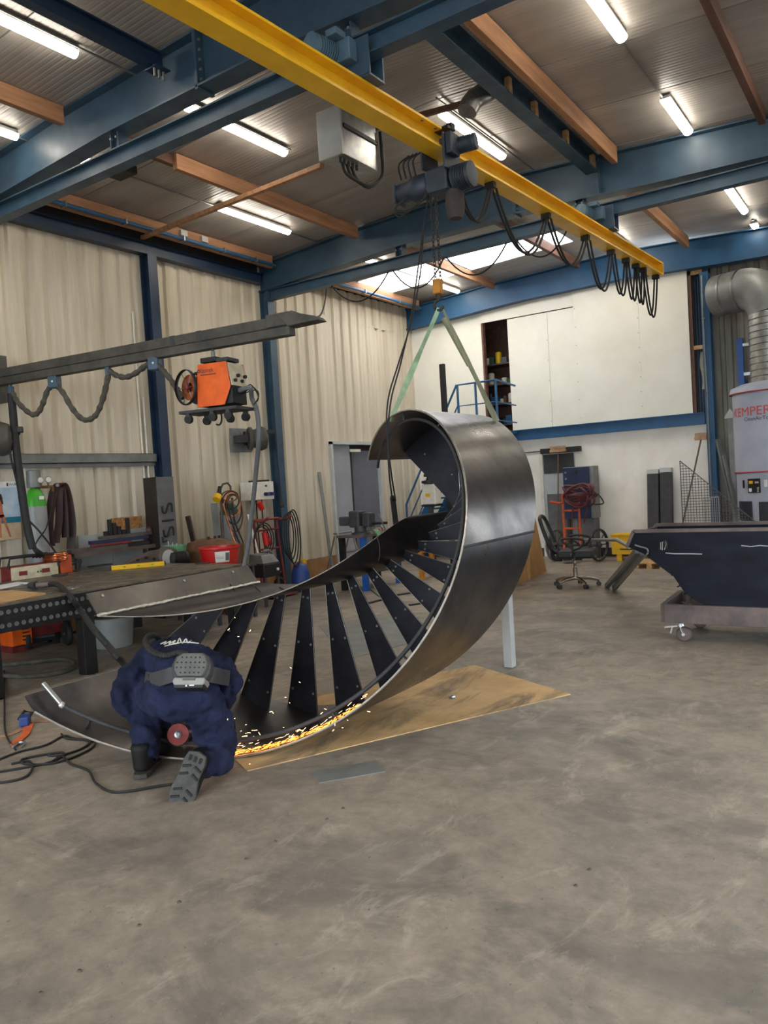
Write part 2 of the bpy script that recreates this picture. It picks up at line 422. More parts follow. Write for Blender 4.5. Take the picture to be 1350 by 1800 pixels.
# ---- ceiling: ribbed sandwich panels, a roof light in the far bay
ceil = sroot('ceiling')
def slab(y0, y1, dz0, dz1, x0, x1):
    return MB().add([(x0, y0, zroof(y0)+dz0), (x1, y0, zroof(y0)+dz0), (x1, y1, zroof(y1)+dz0), (x0, y1, zroof(y1)+dz0),
                     (x0, y0, zroof(y0)+dz1), (x1, y0, zroof(y0)+dz1), (x1, y1, zroof(y1)+dz1), (x0, y1, zroof(y1)+dz1)],
                    [(0, 3, 2, 1), (4, 5, 6, 7), (0, 1, 5, 4), (1, 2, 6, 5), (2, 3, 7, 6), (3, 0, 4, 7)])
obj('roof_deck', slab(RIDGE_Y, YL+.3, .06, .16, XB-.3, XF+2.6), 'seam_dark', ceil)
obj('roof_deck', slab(YR-.3, RIDGE_Y, .06, .16, XB-.3, XF+2.6), 'seam_dark', ceil)
PW = 1.2
def ribbed_panel(y0, y1, w):
    b = MB(); n = 20; g = .007; st = (w-2*g)/n; xs = []
    for i in range(n):
        x = g+i*st; xs += [(x, 0), (x+st*.55, 0), (x+st*.7, .002), (x+st*.85, .002)]
    xs.append((w-g, 0)); vs = []
    for y in (y0, y1):
        vs += [(x, y, zroof(y)+d) for x, d in xs]
    m = len(xs); fs = [(i, i+1, m+i+1, m+i) for i in range(m-1)]
    b.add(vs, fs)
    vs = [(g, y0, zroof(y0)+.055), (w-g, y0, zroof(y0)+.055), (w-g, y1, zroof(y1)+.055), (g, y1, zroof(y1)+.055),
          (g, y0, zroof(y0)), (w-g, y0, zroof(y0)), (w-g, y1, zroof(y1)), (g, y1, zroof(y1))]
    b.add(vs, [(0, 1, 2, 3), (0, 1, 5, 4), (1, 2, 6, 5), (2, 3, 7, 6), (3, 0, 4, 7)])
    return b
SKY_X = 12.3
first = {}
for i in range(-15, 3):
    x0 = SKY_X+i*PW
    for k, (y0, y1) in enumerate(((RIDGE_Y, YL+.2), (YR-.2, RIDGE_Y))):
        if k == 0 and i == 0:
            for (a, c) in ((RIDGE_Y, 4.85), (8.7, YL+.2)):
                o = obj('roof_panel', ribbed_panel(a, c, PW), 'roof_sheet', ceil, local=True); o.location = (x0, 0, 0)
            for (a, c) in ((4.86, 6.86), (6.98, 8.69)):
                o = obj('roof_light', slab(a, c, .0, .02, x0+.02, x0+PW-.02), 'skylight_glow', ceil); o['label'] = 'translucent daylight panel'
            continue
        if k not in first:
            first[k] = obj('roof_panel', ribbed_panel(y0, y1, PW), 'roof_sheet', ceil, local=True); o = first[k]
        else:
            o = first[k].copy(); COL.objects.link(o); o.parent = ceil
        o.location = (x0, 0, 0)

# ---- left wall: trapezoidal sheets on a timber kerb
wl = sroot('wall_left')
obj('backing', MB().box((XB-.3, YL+.12, 0), (XF+2.6, YL+.3, 5.7)), 'seam_dark', wl)
def sheet(w, z0, z1, per=.27, depth=.04):
    xs = []; x = 0
    while x < w-1e-4:
        for dx, d in ((0, 0), (.15, 0), (.175, depth), (.245, depth)):
            if x+dx*per/.27 <= w+1e-4: xs.append((x+dx*per/.27, d))
        x += per
    xs.append((w, 0)); m = len(xs); b = MB()
    b.add([(x, YL+d, z0) for x, d in xs]+[(x, YL+d, z1) for x, d in xs], [(i, i+1, m+i+1, m+i) for i in range(m-1)])
    b.add([(x, YL+d+.004, z0) for x, d in xs]+[(x, YL+d+.004, z1) for x, d in xs], [(i, m+i, m+i+1, i+1) for i in range(m-1)])
    return b
DOOR = (11.62, 13.15, 2.46)
SW = 1.08
lowers = None
x = 0.9
while x < XF-.05:
    w = min(SW, XF-x)
    if x < DOOR[0] < x+w or (DOOR[0] <= x < DOOR[1]) or x < DOOR[1] < x+w:
        xa = min(max(x, x), DOOR[0])
        if x < DOOR[0]: o = obj('cladding_sheet', sheet(DOOR[0]-.03-x, .375, 4.9), 'cladding', wl, local=True); o.location = (x, 0, 0)
        xs = max(x, DOOR[0]-.03); xe = min(x+w, DOOR[1]+.03)
        o = obj('cladding_sheet', sheet(xe-xs, DOOR[2]+.06, 4.9), 'cladding', wl, local=True); o.location = (xs, 0, 0)
        if x+w > DOOR[1]+.03: o = obj('cladding_sheet', sheet(x+w-DOOR[1]-.03, .375, 4.9), 'cladding', wl, local=True); o.location = (DOOR[1]+.03, 0, 0)
    else:
        if lowers is None or w != SW: o = obj('cladding_sheet', sheet(w, .375, 4.9), 'cladding', wl, local=True)
        else: o = lowers.copy(); COL.objects.link(o); o.parent = wl
        if w == SW and lowers is None: lowers = o
        o.location = (x, random.uniform(0, .006), 0)
    o = obj('cladding_sheet', sheet(w, 4.86, 5.45), 'cladding', wl, local=True); o.location = (x, -.008, 0)
    x += SW
x = XB
while x < .9:
    o = lowers.copy(); COL.objects.link(o); o.parent = wl; o.location = (x, 0, 0); x += SW
obj('kerb', MB().box((XB, YL-.02, 0), (DOOR[0]-.05, YL+.1, .37)), 'kerb', wl)
obj('kerb', MB().box((DOOR[1]+.05, YL-.02, 0), (XF, YL+.1, .37)), 'kerb', wl)

# ---- walls behind the camera and to its right; their open doorways let the daylight in
wb = sroot('wall_back')
obj('panel', MB().box((XB-.2, YR, 0), (XB, -2.4, 5.4)), 'white_wall', wb)
obj('panel', MB().box((XB-.2, 7.0, 0), (XB, YL, 5.6)), 'white_wall', wb)
obj('lintel', MB().box((XB-.2, -2.4, 4.8), (XB, 7.0, 5.75)), 'white_wall', wb)
wr = sroot('wall_right')
obj('panel', MB().box((XB, YR-.2, 0), (2.0, YR, 5.4)), 'white_wall', wr)
obj('panel', MB().box((5.5, YR-.2, 0), (XF+2.4, YR, 5.4)), 'white_wall', wr)
obj('lintel', MB().box((2.0, YR-.2, 3.6), (5.5, YR, 5.4)), 'white_wall', wr)
struct('ground', MB().box((-40, -40, -.3), (40, 40, -.21)), 'grey_mid')

# ---- far wall: painted wall below, boarded store above a blue rail
wf = sroot('wall_far')
T = .12
obj('lower_wall', MB().box((XF, 3.02, 0), (XF+T, YL+.1, 2.38)), 'white_wall', wf)
obj('skirting', MB().box((XF-.012, 3.02, 0), (XF, YL, .17)), 'grey_dark', wf)
obj('board', MB().box((XF, 7.36, 2.58), (XF+.03, YL+.05, 5.1)), 'white_board', wf)
obj('header_board', MB().box((XF-.03, 5.37, 4.86), (XF, 7.36, 5.2)), 'white_board', wf)
for (a, c, z1, dx) in ((5.92, 6.78, 4.845, .0), (5.375, 5.915, 4.845, .0), (4.12, 5.36, 5.14, -.06), (3.25, 4.115, 5.14, -.06)):
    obj('board', MB().box((XF+dx, a, 2.585), (XF+dx+.03, c, z1)), 'white_board', wf, bevel=.002)
pts = []
for yy, zs in ((4.14, [2.8+.27*i for i in range(9)]), (5.33, [2.7+.35*i for i in range(7)]), (5.94, [2.7+.4*i for i in range(5)])):
    for z in zs:
        xx = XF-.06 if yy < 5.36 else XF
        o = obj('screw', MB().cyl((xx-.004, yy, z), (xx, yy, z), .008, n=6), 'galv_grey', wf)
obj('gap_backing', MB().box((XF+.25, 2.9, 2.55), (XF+.3, 3.4, 5.2)), 'blue_dark', wf)
obj('stud', MB().box((XF-.03, 3.19, 2.58), (XF+.06, 3.245, 5.14)), 'timber_red', wf)
obj('stud', MB().box((XF-.03, 3.0, 5.02), (XF+.05, 3.24, 5.09)), 'timber_pale', wf)
obj('stud', MB().box((XF-.03, 3.0, 3.70), (XF+.05, 3.19, 3.77)), 'timber_pale', wf)
obj('insulation', MB().tube(smoothline([(XF+.1, 3.07, 3.66), (XF+.12, 3.1, 3.45), (XF+.09, 3.06, 3.2), (XF+.12, 3.08, 3.0)], 6), .035, n=7), 'cream', wf, smooth=True)
for i in range(4):
    obj('upright', MB().box((XF+.12, 3.05+.045*i, 2.6), (XF+.15, 3.075+.045*i, 5.0)), ('blue_dark', 'blue_steel', 'blue_dark', 'grey_dark')[i], wf)
rail = struct('trim_1', MB().ibeam((XF-.06, 3.05, 2.475), (XF-.06, YL, 2.475), .21, .12), 'blue_far')
# store room behind the opening
store = sroot('wall_store')
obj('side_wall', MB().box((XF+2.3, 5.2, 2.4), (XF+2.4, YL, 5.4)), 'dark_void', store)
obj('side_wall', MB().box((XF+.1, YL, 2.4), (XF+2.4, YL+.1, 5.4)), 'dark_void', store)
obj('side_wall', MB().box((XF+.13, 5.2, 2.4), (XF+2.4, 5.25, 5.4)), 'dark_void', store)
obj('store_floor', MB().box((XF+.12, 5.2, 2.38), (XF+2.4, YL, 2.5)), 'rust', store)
obj('opening_frame', MB().box((XF-.01, 7.33, 2.58), (XF+.1, 7.37, 4.88)), 'timber_red', store)
# right of the corner post: dark cladding of the side bay
wfr = sroot('wall_far_right')
def sheet_y(y0, y1, z0, z1, X, per=.2, depth=.035):
    ys = []; y = y0
    while y < y1-1e-4:
        for dy, d in ((0, 0), (.10, 0), (.12, depth), (.18, depth)):
            if y+dy <= y1: ys.append((y+dy, d))
        y += per
    ys.append((y1, 0)); m = len(ys)
    return MB().add([(X+d, yy, z0) for yy, d in ys]+[(X+d, yy, z1) for yy, d in ys], [(i, i+1, m+i+1, m+i) for i in range(m-1)])
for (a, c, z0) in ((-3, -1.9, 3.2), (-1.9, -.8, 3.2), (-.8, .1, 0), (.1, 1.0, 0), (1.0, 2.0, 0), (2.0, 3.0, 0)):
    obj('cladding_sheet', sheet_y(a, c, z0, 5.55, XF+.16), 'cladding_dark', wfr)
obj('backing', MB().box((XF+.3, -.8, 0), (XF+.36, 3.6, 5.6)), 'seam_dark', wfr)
obj('corner_post', MB().box((XF+.0, 2.9, 0), (XF+.3, 3.02, 5.5)), 'blue_dark', wfr)
obj('backing', MB().box((XF+.22, -3, 3.2), (XF+.3, -.8, 5.6)), 'seam_dark', wfr)

# ---- double door in the left wall
d1 = sroot('door_1', (12.4, YL, 0))
obj('frame', MB().box((DOOR[0]-.05, YL-.06, 0), (DOOR[0], YL+.08, DOOR[2]+.05)), 'grey_light', d1)
obj('frame', MB().box((DOOR[1], YL-.06, 0), (DOOR[1]+.05, YL+.08, DOOR[2]+.05)), 'grey_light', d1)
obj('frame', MB().box((DOOR[0]-.05, YL-.06, DOOR[2]), (DOOR[1]+.05, YL+.08, DOOR[2]+.06)), 'grey_light', d1)
mid = DOOR[0]+.62
obj('door_leaf', MB().box((DOOR[0], YL+.02, 0.02), (mid, YL+.06, DOOR[2])), 'door_grey', d1, bevel=.004)
MR = Matrix.Rotation(math.radians(-9), 3, 'Z')
lf = MB().cbox((0, 0, 0), (DOOR[1]-mid, .045, DOOR[2]-.12)); M4 = MR
lf.v = [M4 @ (p-V(((DOOR[1]-mid)/2, 0, 0)))+V((DOOR[1]-.005, YL+.03, DOOR[2]/2-.05)) for p in lf.v]
leaf2 = obj('door_leaf', lf, 'door_dark', d1, bevel=.004)
obj('door_closer', MB().box((mid-.03, YL-.03, DOOR[2]-.14), (mid+.3, YL+.0, DOOR[2]-.09)), 'off_white', leaf2)
obj('door_handle', MB().tube([(mid+.12, YL-.14, 1.05), (mid+.12, YL-.2, 1.05), (mid+.25, YL-.2, 1.05)], .012), 'black', leaf2)

# ---- portal frames
TOPL = [(9.1, 5.45), (7.24, 5.58), (4.3, 5.68), (3.1, 5.62), (1.26, 5.52), (YR, 5.3)]
BOTL = [(9.1, 5.02), (6.32, 5.17), (4.3, 5.19), (2.54, 5.11), (1.27, 5.08), (YR, 4.86)]
def poly_at(L, y):
    for (a, za), (b, zb) in zip(L[:-1], L[1:]):
        if b <= y <= a: return za+(zb-za)*(a-y)/(a-b)
    return L[-1][1]
def rafter(X, label, dz=0.0, splice=(), mat='blue_steel', stiff=()):
    t = thing('portal_rafter', label, 'steel beam', (X, 4.0, 5.0))
    top = [V((X, y, z+dz)) for y, z in TOPL]; bot = [V((X, y, z+dz)) for y, z in BOTL]
    b = MB(); n = len(top)
    b.prism([p+V((-.006, 0, 0)) for p in top+bot[::-1]], (.012, 0, 0))
    obj('web', b, mat, t)
    for nm, L in (('top_flange', top), ('bottom_flange', bot)):
        b = MB(); vs = []
        for p in L: vs += [p+V((-.1, 0, -.009)), p+V((.1, 0, -.009)), p+V((.1, 0, .009)), p+V((-.1, 0, .009))]
        m = len(L); fs = [(i*4+k, i*4+(k+1) % 4, i*4+4+(k+1) % 4, i*4+4+k) for i in range(m-1) for k in range(4)]
        b.add(vs, fs+[(0, 1, 2, 3), tuple((m-1)*4+k for k in range(4))]); obj(nm, b, mat, t)
    for y in splice:
        zb, zt = poly_at(BOTL, y)+dz, poly_at(TOPL, y)+dz
        pl = obj('splice_plate', MB().box((X-.1, y-.018, zb-.03), (X+.1, y+.018, zt)), mat, t, bevel=.003)
        for k in range(5):
            for sx in (-.06, .06):
                obj('bolt', MB().cyl((X+sx, y-.035, zb+.06+k*.085), (X+sx, y+.035, zb+.06+k*.085), .013, n=6), 'galv_grey', pl)
    for y in stiff:
        obj('stiffener', MB().box((X-.095, y-.006, poly_at(BOTL, y)+dz), (X+.095, y+.006, poly_at(TOPL, y)+dz)), mat, t)
    return t
rafter(5.0, 'blue portal rafter crossing above the near crane rail, top left', dz=.02, splice=(5.05,), stiff=(8.6,))
rafter(10.0, 'blue portal rafter in the middle of the hall', splice=(4.35,), stiff=(3.2,))
rafter(XF-.12, 'blue rafter along the top of the white far wall', dz=-.03, mat='blue_far')
rafter(0.0, 'blue portal rafter overhead at the near end of the hall')

def column(X, label, Y0=YL-.2, w=.16, name='column', mat='blue_steel', ztop=5.05):
    t = thing(name, label, 'column', (X, Y0+.1, 0))
    obj('shaft', MB().ibeam((X, Y0+.1, 0), (X, Y0+.1, ztop), .18, w, up=(0, 1, 0)), mat, t)
    obj('base_plate', MB().box((X-.13, Y0-.02, 0), (X+.13, Y0+.2, .02)), mat, t)
    for sx in (-.1, .1): obj('anchor_bolt', MB().cyl((X+sx, Y0+.01, .02), (X+sx, Y0+.01, .06), .012, n=6), 'galv_grey', t)
    return t
column(10.0, 'blue column between the orange wire feeder and the grey door')
column(7.54, 'dark blue wall post left of the orange wire feeder', mat='blue_dark', ztop=5.12)
column(4.62, 'blue column on the left wall beneath the near rafter')
t = thing('corner_column', 'blue column beside the grey filter tower', 'column', (XF-.1, 2.94, 0))
obj('shaft', MB().ibeam((XF-.1, 2.94, 0), (XF-.1, 2.94, 5.0), .18, .14, up=(1, 0, 0)), 'blue_far', t)
obj('base_plate', MB().box((XF-.24, 2.82, 0), (XF+.02, 3.06, .02)), 'blue_far', t)
t = thing('conduit', 'grey conduit running up the far blue column', 'pipe', (XF-.21, 3.0, 0))
pp = [onx(x, y, XF-.22) for x, y in ((1251, 880), (1243, 690), (1236, 560), (1233, 484))]
obj('tube', MB().tube(pp, .016), 'galv_grey', t, smooth=True)
for q in (pp[1], pp[2]): obj('clip', MB().cbox(q, (.03, .06, .03)), 'grey_mid', t)
q = onz(212, 308, 5.5)
tag(obj('roof_vent', MB().box((q.x-.12, q.y-.16, 5.5), (q.x+.12, q.y+.16, 5.6)), 'seam_dark', bevel=.01), 'small dark vent box under the roof behind the near crane rail', 'vent')
# eave beam along the left wall, wall plate, blue air pipe
def eave(x0, x1, label):
    t = thing('eave_beam', label, 'steel beam', ((x0+x1)/2, YL-.09, 5.1))
    obj('beam', MB().ibeam((x0, YL-.09, 5.21), (x1, YL-.09, 5.21), .17, .14), 'blue_dark', t)
    obj('gutter_board', MB().box((x0, YL-.02, 5.24), (x1, YL+.1, 5.5)), 'seam_dark', t)
eave(XB, 4.9, 'eave beam along the left wall before the near rafter')
eave(5.1, 9.9, 'dark blue eave beam on top of the left wall posts')
def purlin(y, x0, x1, zb, h, label, mat='timber', w=.075, name='timber_purlin'):
    return tag(obj(name, MB().box((x0, y-w/2, zb), (x1, y+w/2, min(zb+h, zroof(y)-.005))), mat, bevel=.004), label, 'timber beam')
G = 'timber purlins under the roof'
purlin(8.72, XB, 4.88, 5.34, .2, 'timber wall plate over the near left wall')
purlin(8.72, 5.12, 9.88, 5.34, .2, 'timber wall plate behind the blue air pipe')
purlin(8.72, 10.12, XF-.25, 5.34, .2, 'timber wall plate below the roof light')
purlin(6.95, XB, 4.88, 5.44, .18, 'timber purlin at the left edge before the near rafter')
purlin(6.96, 6.33, 9.88, 5.43, .18, 'timber purlin with a sawn end above the thin timber batten')
purlin(7.03, 5.12, 7.4, 5.50, .18, 'upper timber purlin lapping the sawn one', mat='timber_red')
purlin(6.92, 10.12, XF-.25, 5.45, .16, 'timber purlin crossing the roof light')
purlin(2.97, 5.12, 9.88, 5.45, .2, 'long timber purlin beside the blue ridge beam')
purlin(3.18, 10.12, XF-.25, 5.45, .19, 'timber purlin above the right end of the yellow crane beam')
purlin(5.15, 10.12, XF-.25, 5.5, .16, 'timber purlin between the middle rafter and the roof light', mat='timber_red')
purlin(1.30, 5.12, 9.88, 5.42, .16, 'dark red timber purlin at the right edge of the roof', mat='timber_red')
purlin(1.30, 10.12, XF-.25, 5.42, .16, 'timber purlin in the far bay at the right edge', mat='timber_red')
purlin(-.6, XB, XF-.25, 5.3, .16, 'timber purlin overhead to the right, unlit', mat='timber_red')
# a timber cross batten (from the switch box to the wall) and one near the extractor elbow
a = V((6.56, 5.0, 5.0)); b = ony(250, 418, 8.95)
tag(obj('timber_batten', MB().bar(a, b, .06, .05), 'timber', bevel=.003), 'thin timber batten slanting from the switch box to the left wall', 'batten')
tag(obj('timber_batten', MB().bar(onz(655, 225, 5.56), onz(880, 165, 5.56), .05, .05), 'timber_red'), 'dark timber batten behind the extractor elbow', 'batten')
# ridge beam
t = thing('ridge_beam', 'blue steel ridge beam with timber blocks in its web', 'steel beam', (7.5, 3.26, 5.4))
obj('beam', MB().ibeam((5.1, 3.26, 5.52), (9.9, 3.26, 5.52), .21, .16), 'blue_steel', t)
for x in (7.35, 8.0, 8.9, 9.8): obj('timber_block', MB().box((x-.035, 3.195, 5.43), (x+.035, 3.25, 5.6)), 'timber_pale', t)
t = thing('tie_beam', 'dark blue beam meeting the near rafter from the top left', 'steel beam', (2.5, 5.62, 5.4))
obj('beam', MB().ibeam((.1, 5.46, 5.53), (4.9, 5.46, 5.53), .15, .1), 'blue_dark', t)
obj('cleat', MB().box((4.75, 5.36, 5.43), (4.9, 5.52, 5.44)), 'blue_dark', t)
for k in range(3): obj('bolt', MB().cyl((4.77+.05*k, 5.42, 5.36), (4.77+.05*k, 5.42, 5.46), .012, n=6), 'galv_grey', t)
p0, p1 = ony(96, 347, 8.62), ony(473, 461, 8.62)
dirp = (p1-p0).normalized()
t = thing('air_pipe', 'blue compressed air pipe running under the left eave', 'pipe', p0)
obj('tube', MB().cyl(V((5.15, 8.62, 5.36)), V((9.86, 8.62, 5.36)), .027, n=12), 'blue_far', t, smooth=True)
for x in (6.0, 6.9, 7.9, 8.7, 9.4):
    obj('pipe_clip', MB().box((x-.012, 8.585, 5.33), (x+.012, 8.7, 5.40)), 'galvanised', t)
for x in (7.95, 8.35): obj('junction_box', MB().box((x-.06, 8.64, 5.42), (x+.06, 8.7, 5.5)), 'grey_light', t)
t = thing('air_pipe', 'blue air pipe under the roof light at the far corner', 'pipe', (12, 8.62, 5.3))
obj('tube', MB().cyl((10.15, 8.62, 5.36), (XF-.3, 8.62, 5.36), .027, n=12), 'blue_far', t, smooth=True)
for x in (11.2, 12.4, 13.6): obj('pipe_clip', MB().box((x-.012, 8.585, 5.33), (x+.012, 8.7, 5.40)), 'galvanised', t)

# ---- crane rails hung under the rafters
def runway(X, label, near):
    t = thing('runway_beam', label, 'crane rail', (X, 4.0, 4.8))
    obj('beam', MB().ibeam((X, YL-.1, 4.945), (X, YR+.3, 4.945), .17, .13), 'blue_steel', t)
    for y in (6.25, 3.47, .7):
        zt = poly_at(BOTL, y)
        hg = obj('hanger', MB().ibeam((X, y, 5.03), (X, y, zt), .12, .12, up=(0, 1, 0)), 'blue_steel', t)
        for s in (-1, 1):
            obj('bolt', MB().cyl((X-.075, y+s*.04, zt-.05), (X-.05, y+s*.04, zt-.05), .012, n=6), 'galv_grey', hg)
    obj('end_stop', MB().box((X-.05, YL-.2, 4.84), (X+.05, YL-.1, 5.05)), 'blue_steel', t)
    return t
runway(5.0, 'near blue crane rail hung below the rafter at top left', True)
runway(10.0, 'far blue crane rail behind the chain hoist', False)

# ---- batten lamps
def lamp(name_label, x0, x1, y, zl):
    t = thing('batten_lamp', name_label, 'lamp', ((x0+x1)/2, y, zl), 0, 'fluorescent batten lamps under the roof')
    dif = []
    for k in range(9):
        a = PI*k/8; dif.append((x0+.0, y-.055*math.cos(a), zl+.045-.05*math.sin(a)))
    obj('diffuser', MB().prism(dif, (x1-x0, 0, 0)), 'lamp_glow', t)
    obj('housing', MB().box((x0+.01, y-.05, zl+.045), (x1-.01, y+.05, zl+.085)), 'lamp_body', t, bevel=.004)
    for xe in (x0, x1-.03):
        obj('end_cap', MB().box((xe, y-.05, zl+.04), (xe+.03, y+.05, zl+.08)), 'lamp_body', t, bevel=.006)
    obj('hanger', MB().box((x0+.2, y-.02, zl+.08), (x0+.24, y+.02, zroof(y)+.002)), 'galv_grey', t)
    obj('hanger', MB().box((x1-.24, y-.02, zl+.08), (x1-.2, y+.02, zroof(y)+.002)), 'galv_grey', t)
    return t
ROWS = {7.70: [(3.38, 'lit lamp at the far left edge beside the near rafter'), (5.12, 'lit lamp mostly hidden above the near crane rail on the left'),
               (7.70, 'lit lamp nearest the left wall, above the orange wire feeder'), (10.3, 'lit lamp mostly hidden behind the middle rafter'),
               (12.98, 'lit lamp beside the roof light over the chain hook')],
        5.90: [(2.86, 'lit lamp in the top left corner of the hall'), (5.58, 'lit lamp left of the grey switch box')],
        4.03: [(7.44, 'lit lamp between the extractor elbow and the chain hoist'), (12.40, 'lit lamp beyond the right end of the yellow crane beam')],
        2.07: [(5.82, 'lit lamp at the top edge right of the timber purlin'), (8.76, 'lit lamp half hidden by the middle rafter at upper right'),
               (11.98, 'lit lamp low at right below the far crane rail'), (14.25, 'lit lamp end by the far rafter at the right edge')]}
for y, L in ROWS.items():
    for x0, lab in L:
        zl = zroof(y)-.1; k_ = (zl-CAM_H)/(5.5-CAM_H)
        L_ = {5.12: .62, 8.76: 1.02}.get(x0, 1.46)
        lamp(lab, x0*k_, min((x0+L_)*k_, XF-.26), y*k_, zl)
for y, x0 in ((2.07, -4.), (2.07, -1.), (2.07, 2.2), (5.9, -3.5), (5.9, -.4), (-.6+.9, -3), (.3, .6), (.3, 4.2), (.3, 7.8), (.3, 11.4)):  # lamps out of view, added so the foreground floor gets light
    lamp('unseen lit lamp added overhead to light the floor', x0, x0+1.46, y, zroof(y)-.1)
for y, xs in ((2.07, (2, 13.9)), (4.03, (7.4, 13.0)), (5.9, (-3, 7.2)), (7.7, (3, 13.5))):
    tag(obj('lamp_cable_conduit', MB().cyl((xs[0], y+.04, zroof(y)-.03), (xs[1], y+.04, zroof(y)-.03), .011, n=6), 'galv_grey'),
        'thin grey conduit under the roof along the %s lamp row' % {2.07: 'right hand', 4.03: 'middle', 5.9: 'second left', 7.7: 'leftmost'}[y], 'pipe')

# ---- girt, conduits on the left wall
t = thing('wall_girt', 'grey steel rail running along the left wall above the gas bottle', 'steel rail', (4.5, 9.0, 2.15))
obj('channel', MB().box((XB, YL-.1, 2.17), (7.44, YL-.092, 2.29)).box((XB, YL-.1, 2.17), (7.44, YL, 2.176)).box((XB, YL-.1, 2.284), (7.44, YL, 2.29)).box((XB, YL-.06, 2.12), (7.44, YL, 2.165)), 'galv_grey', t)
for k, (px, z1, lab) in enumerate(((247, 4.3, 'taller white conduit left of the dark blue wall post'), (252, 3.1, 'shorter white conduit left of the dark blue wall post'))):
    q = ony(px, 700, YL-.06)
    xx = q.x+.03*k
    tag(obj('white_conduit', MB().cyl((xx, YL-.02, .5), (xx, YL-.02, z1), .014, n=8), 'off_white', smooth=True), lab, 'pipe')
# ================================================================== the spiral stair, lying on its side
ST_A = V((.99985, .01716, .00258)); ST_U = V((.01716, -.99985, 0)); ST_V = V((-.00258, -.00004, 1.0))
ST_C = V((4.53022, 3.64742, 1.1445)); ST_R, ST_K, ST_W = 1.13381, .77387, 1.22244
IN_R, IN_O, IN_W = .21, .05, 1.31
def sp(R, deg, off):
    t = math.radians(deg)
    return ST_C + ST_A*(ST_K*t+off) + (ST_U*math.cos(t)+ST_V*math.sin(t))*R
def radial(deg): t = math.radians(deg); return ST_U*math.cos(t)+ST_V*math.sin(t)
def band(R, d0, d1, near, far, th, step=3.0):
    """helical plate between axial offsets near(deg) and far(deg); inner face at R-th, outer at R"""
    n = max(2, int((d1-d0)/step)); b = MB(); vs = []
    m = 5
    for i in range(n+1):
        d = d0+(d1-d0)*i/n
        for rr in (R, R-th):
            for k in range(m): vs.append(sp(rr, d, near(d)+(far(d)-near(d))*k/(m-1)))
    fs = []; w = 2*m
    for i in range(n):
        for k in range(m-1):
            a = i*w+k; fs.append((a, a+1, a+w+1, a+w))
            a = i*w+m+k; fs.append((a, a+w, a+w+1, a+1))
        for (p, q) in ((0, m), (m-1, 2*m-1)): fs.append((i*w+p, i*w+q, (i+1)*w+q, (i+1)*w+p))
    for i in (0, n):
        for k in range(m-1): fs.append((i*w+k, i*w+k+1, i*w+m+k+1, i*w+m+k))
    return b.add(vs, fs)
stair = thing('spiral_stair', 'dark steel spiral staircase lying on its side, hung from the crane by slings', 'staircase', sp(ST_R, -90, .6)*1.0)
stair.location.z = 0
D0, D1, SEAM = -145.0, 138.1, 2.65
def nearo(d): return max(0.0, (-139.5-d)/5.5*.068)
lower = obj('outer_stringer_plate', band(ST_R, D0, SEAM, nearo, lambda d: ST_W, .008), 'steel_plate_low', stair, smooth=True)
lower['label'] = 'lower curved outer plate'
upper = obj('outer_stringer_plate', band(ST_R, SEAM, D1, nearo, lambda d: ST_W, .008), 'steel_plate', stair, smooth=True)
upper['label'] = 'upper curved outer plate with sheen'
obj('weld_seam', MB().tube([sp(ST_R+.001, SEAM, ST_W*i/24)+radial(SEAM)*random.uniform(-.001, .002) for i in range(25)], .011, n=6), 'grey_dark', upper)
obj('plate_edge', MB().tube([sp(ST_R-.004, d, nearo(d)-.002) for d in np.linspace(-139, D1, 140)], .0075, n=6), 'steel_bright', stair, smooth=True)
obj('plate_edge', MB().tube([sp(ST_R-.004, D0, o) for o in np.linspace(.068, ST_W, 6)], .004, n=6), 'galvanised', stair, smooth=True)
rod = [sp(1.053, d, .092) for d in np.linspace(-136.5, D1+2, 150)]
hr = obj('handrail_rod', MB().tube(rod, .0145, n=10), 'grey_dark', stair, smooth=True)
e0 = rod[0]; e1 = dep(76, 1201, (e0-V(CAM)).dot(V(FWD))+.03)
obj('rod_end', MB().tube([e0+(rod[0]-rod[1])*.2, e0, e1], .0155, n=10), 'galvanised', hr, smooth=True)
obj('weld_blob', MB().ball(e0, .021, 8, 6), 'weld', hr, smooth=True)
for d in (-128, -60, -35, 35, 62, 95):
    obj('rod_bracket', MB().bar(sp(1.053, d, .092), sp(ST_R-.008, d, .1), .02, .008), 'grey_dark', hr)
inner = obj('inner_stringer', band(IN_R, -142.8, 128, lambda d: IN_O, lambda d: IN_O+IN_W, .006, 5), 'steel_inner', stair, smooth=True)
obj('plate_edge', MB().tube([sp(IN_R-.003, d, IN_O-.001) for d in np.linspace(-142.8, 128, 110)], .004, n=6), 'steel_bright', inner, smooth=True)
obj('ring_seam', MB().tube([sp(IN_R+.001, d, .33-(d-6)*.0018*7.4) for d in np.linspace(-24, 62, 30)], .004, n=5), 'grey_dark', inner)
# flat flange folded off the foot of the inner stringer
fd = ST_U*math.sin(math.radians(-142.8))-ST_V*math.cos(math.radians(-142.8))
A = [sp(IN_R, -142.8, IN_O+IN_W*k/6) for k in range(7)]
fl = obj('foot_flange', MB().strip(A, [p+fd*.155 for p in A], .008), 'steel_plate', stair)
up = fd.cross(ST_A); up = up if up.z > 0 else -up
wl_ = [p+up*.006+fd*(.004+random.uniform(-.003, .003)) for p in [A[0].lerp(A[-1], i/60) for i in range(61)]]
obj('weld_seam', MB().tube(wl_, .014, n=6, radii=[.017+random.uniform(-.003, .004) for _ in wl_], squash=.5), 'weld', fl, smooth=True)
for k in (.4, 3.2, 5.2):
    c = A[0].lerp(A[-1], k/6)+fd*.12+up*.004; obj('stud', MB().cyl(c, c+up*.008, .009, n=8), 'galvanised', fl)
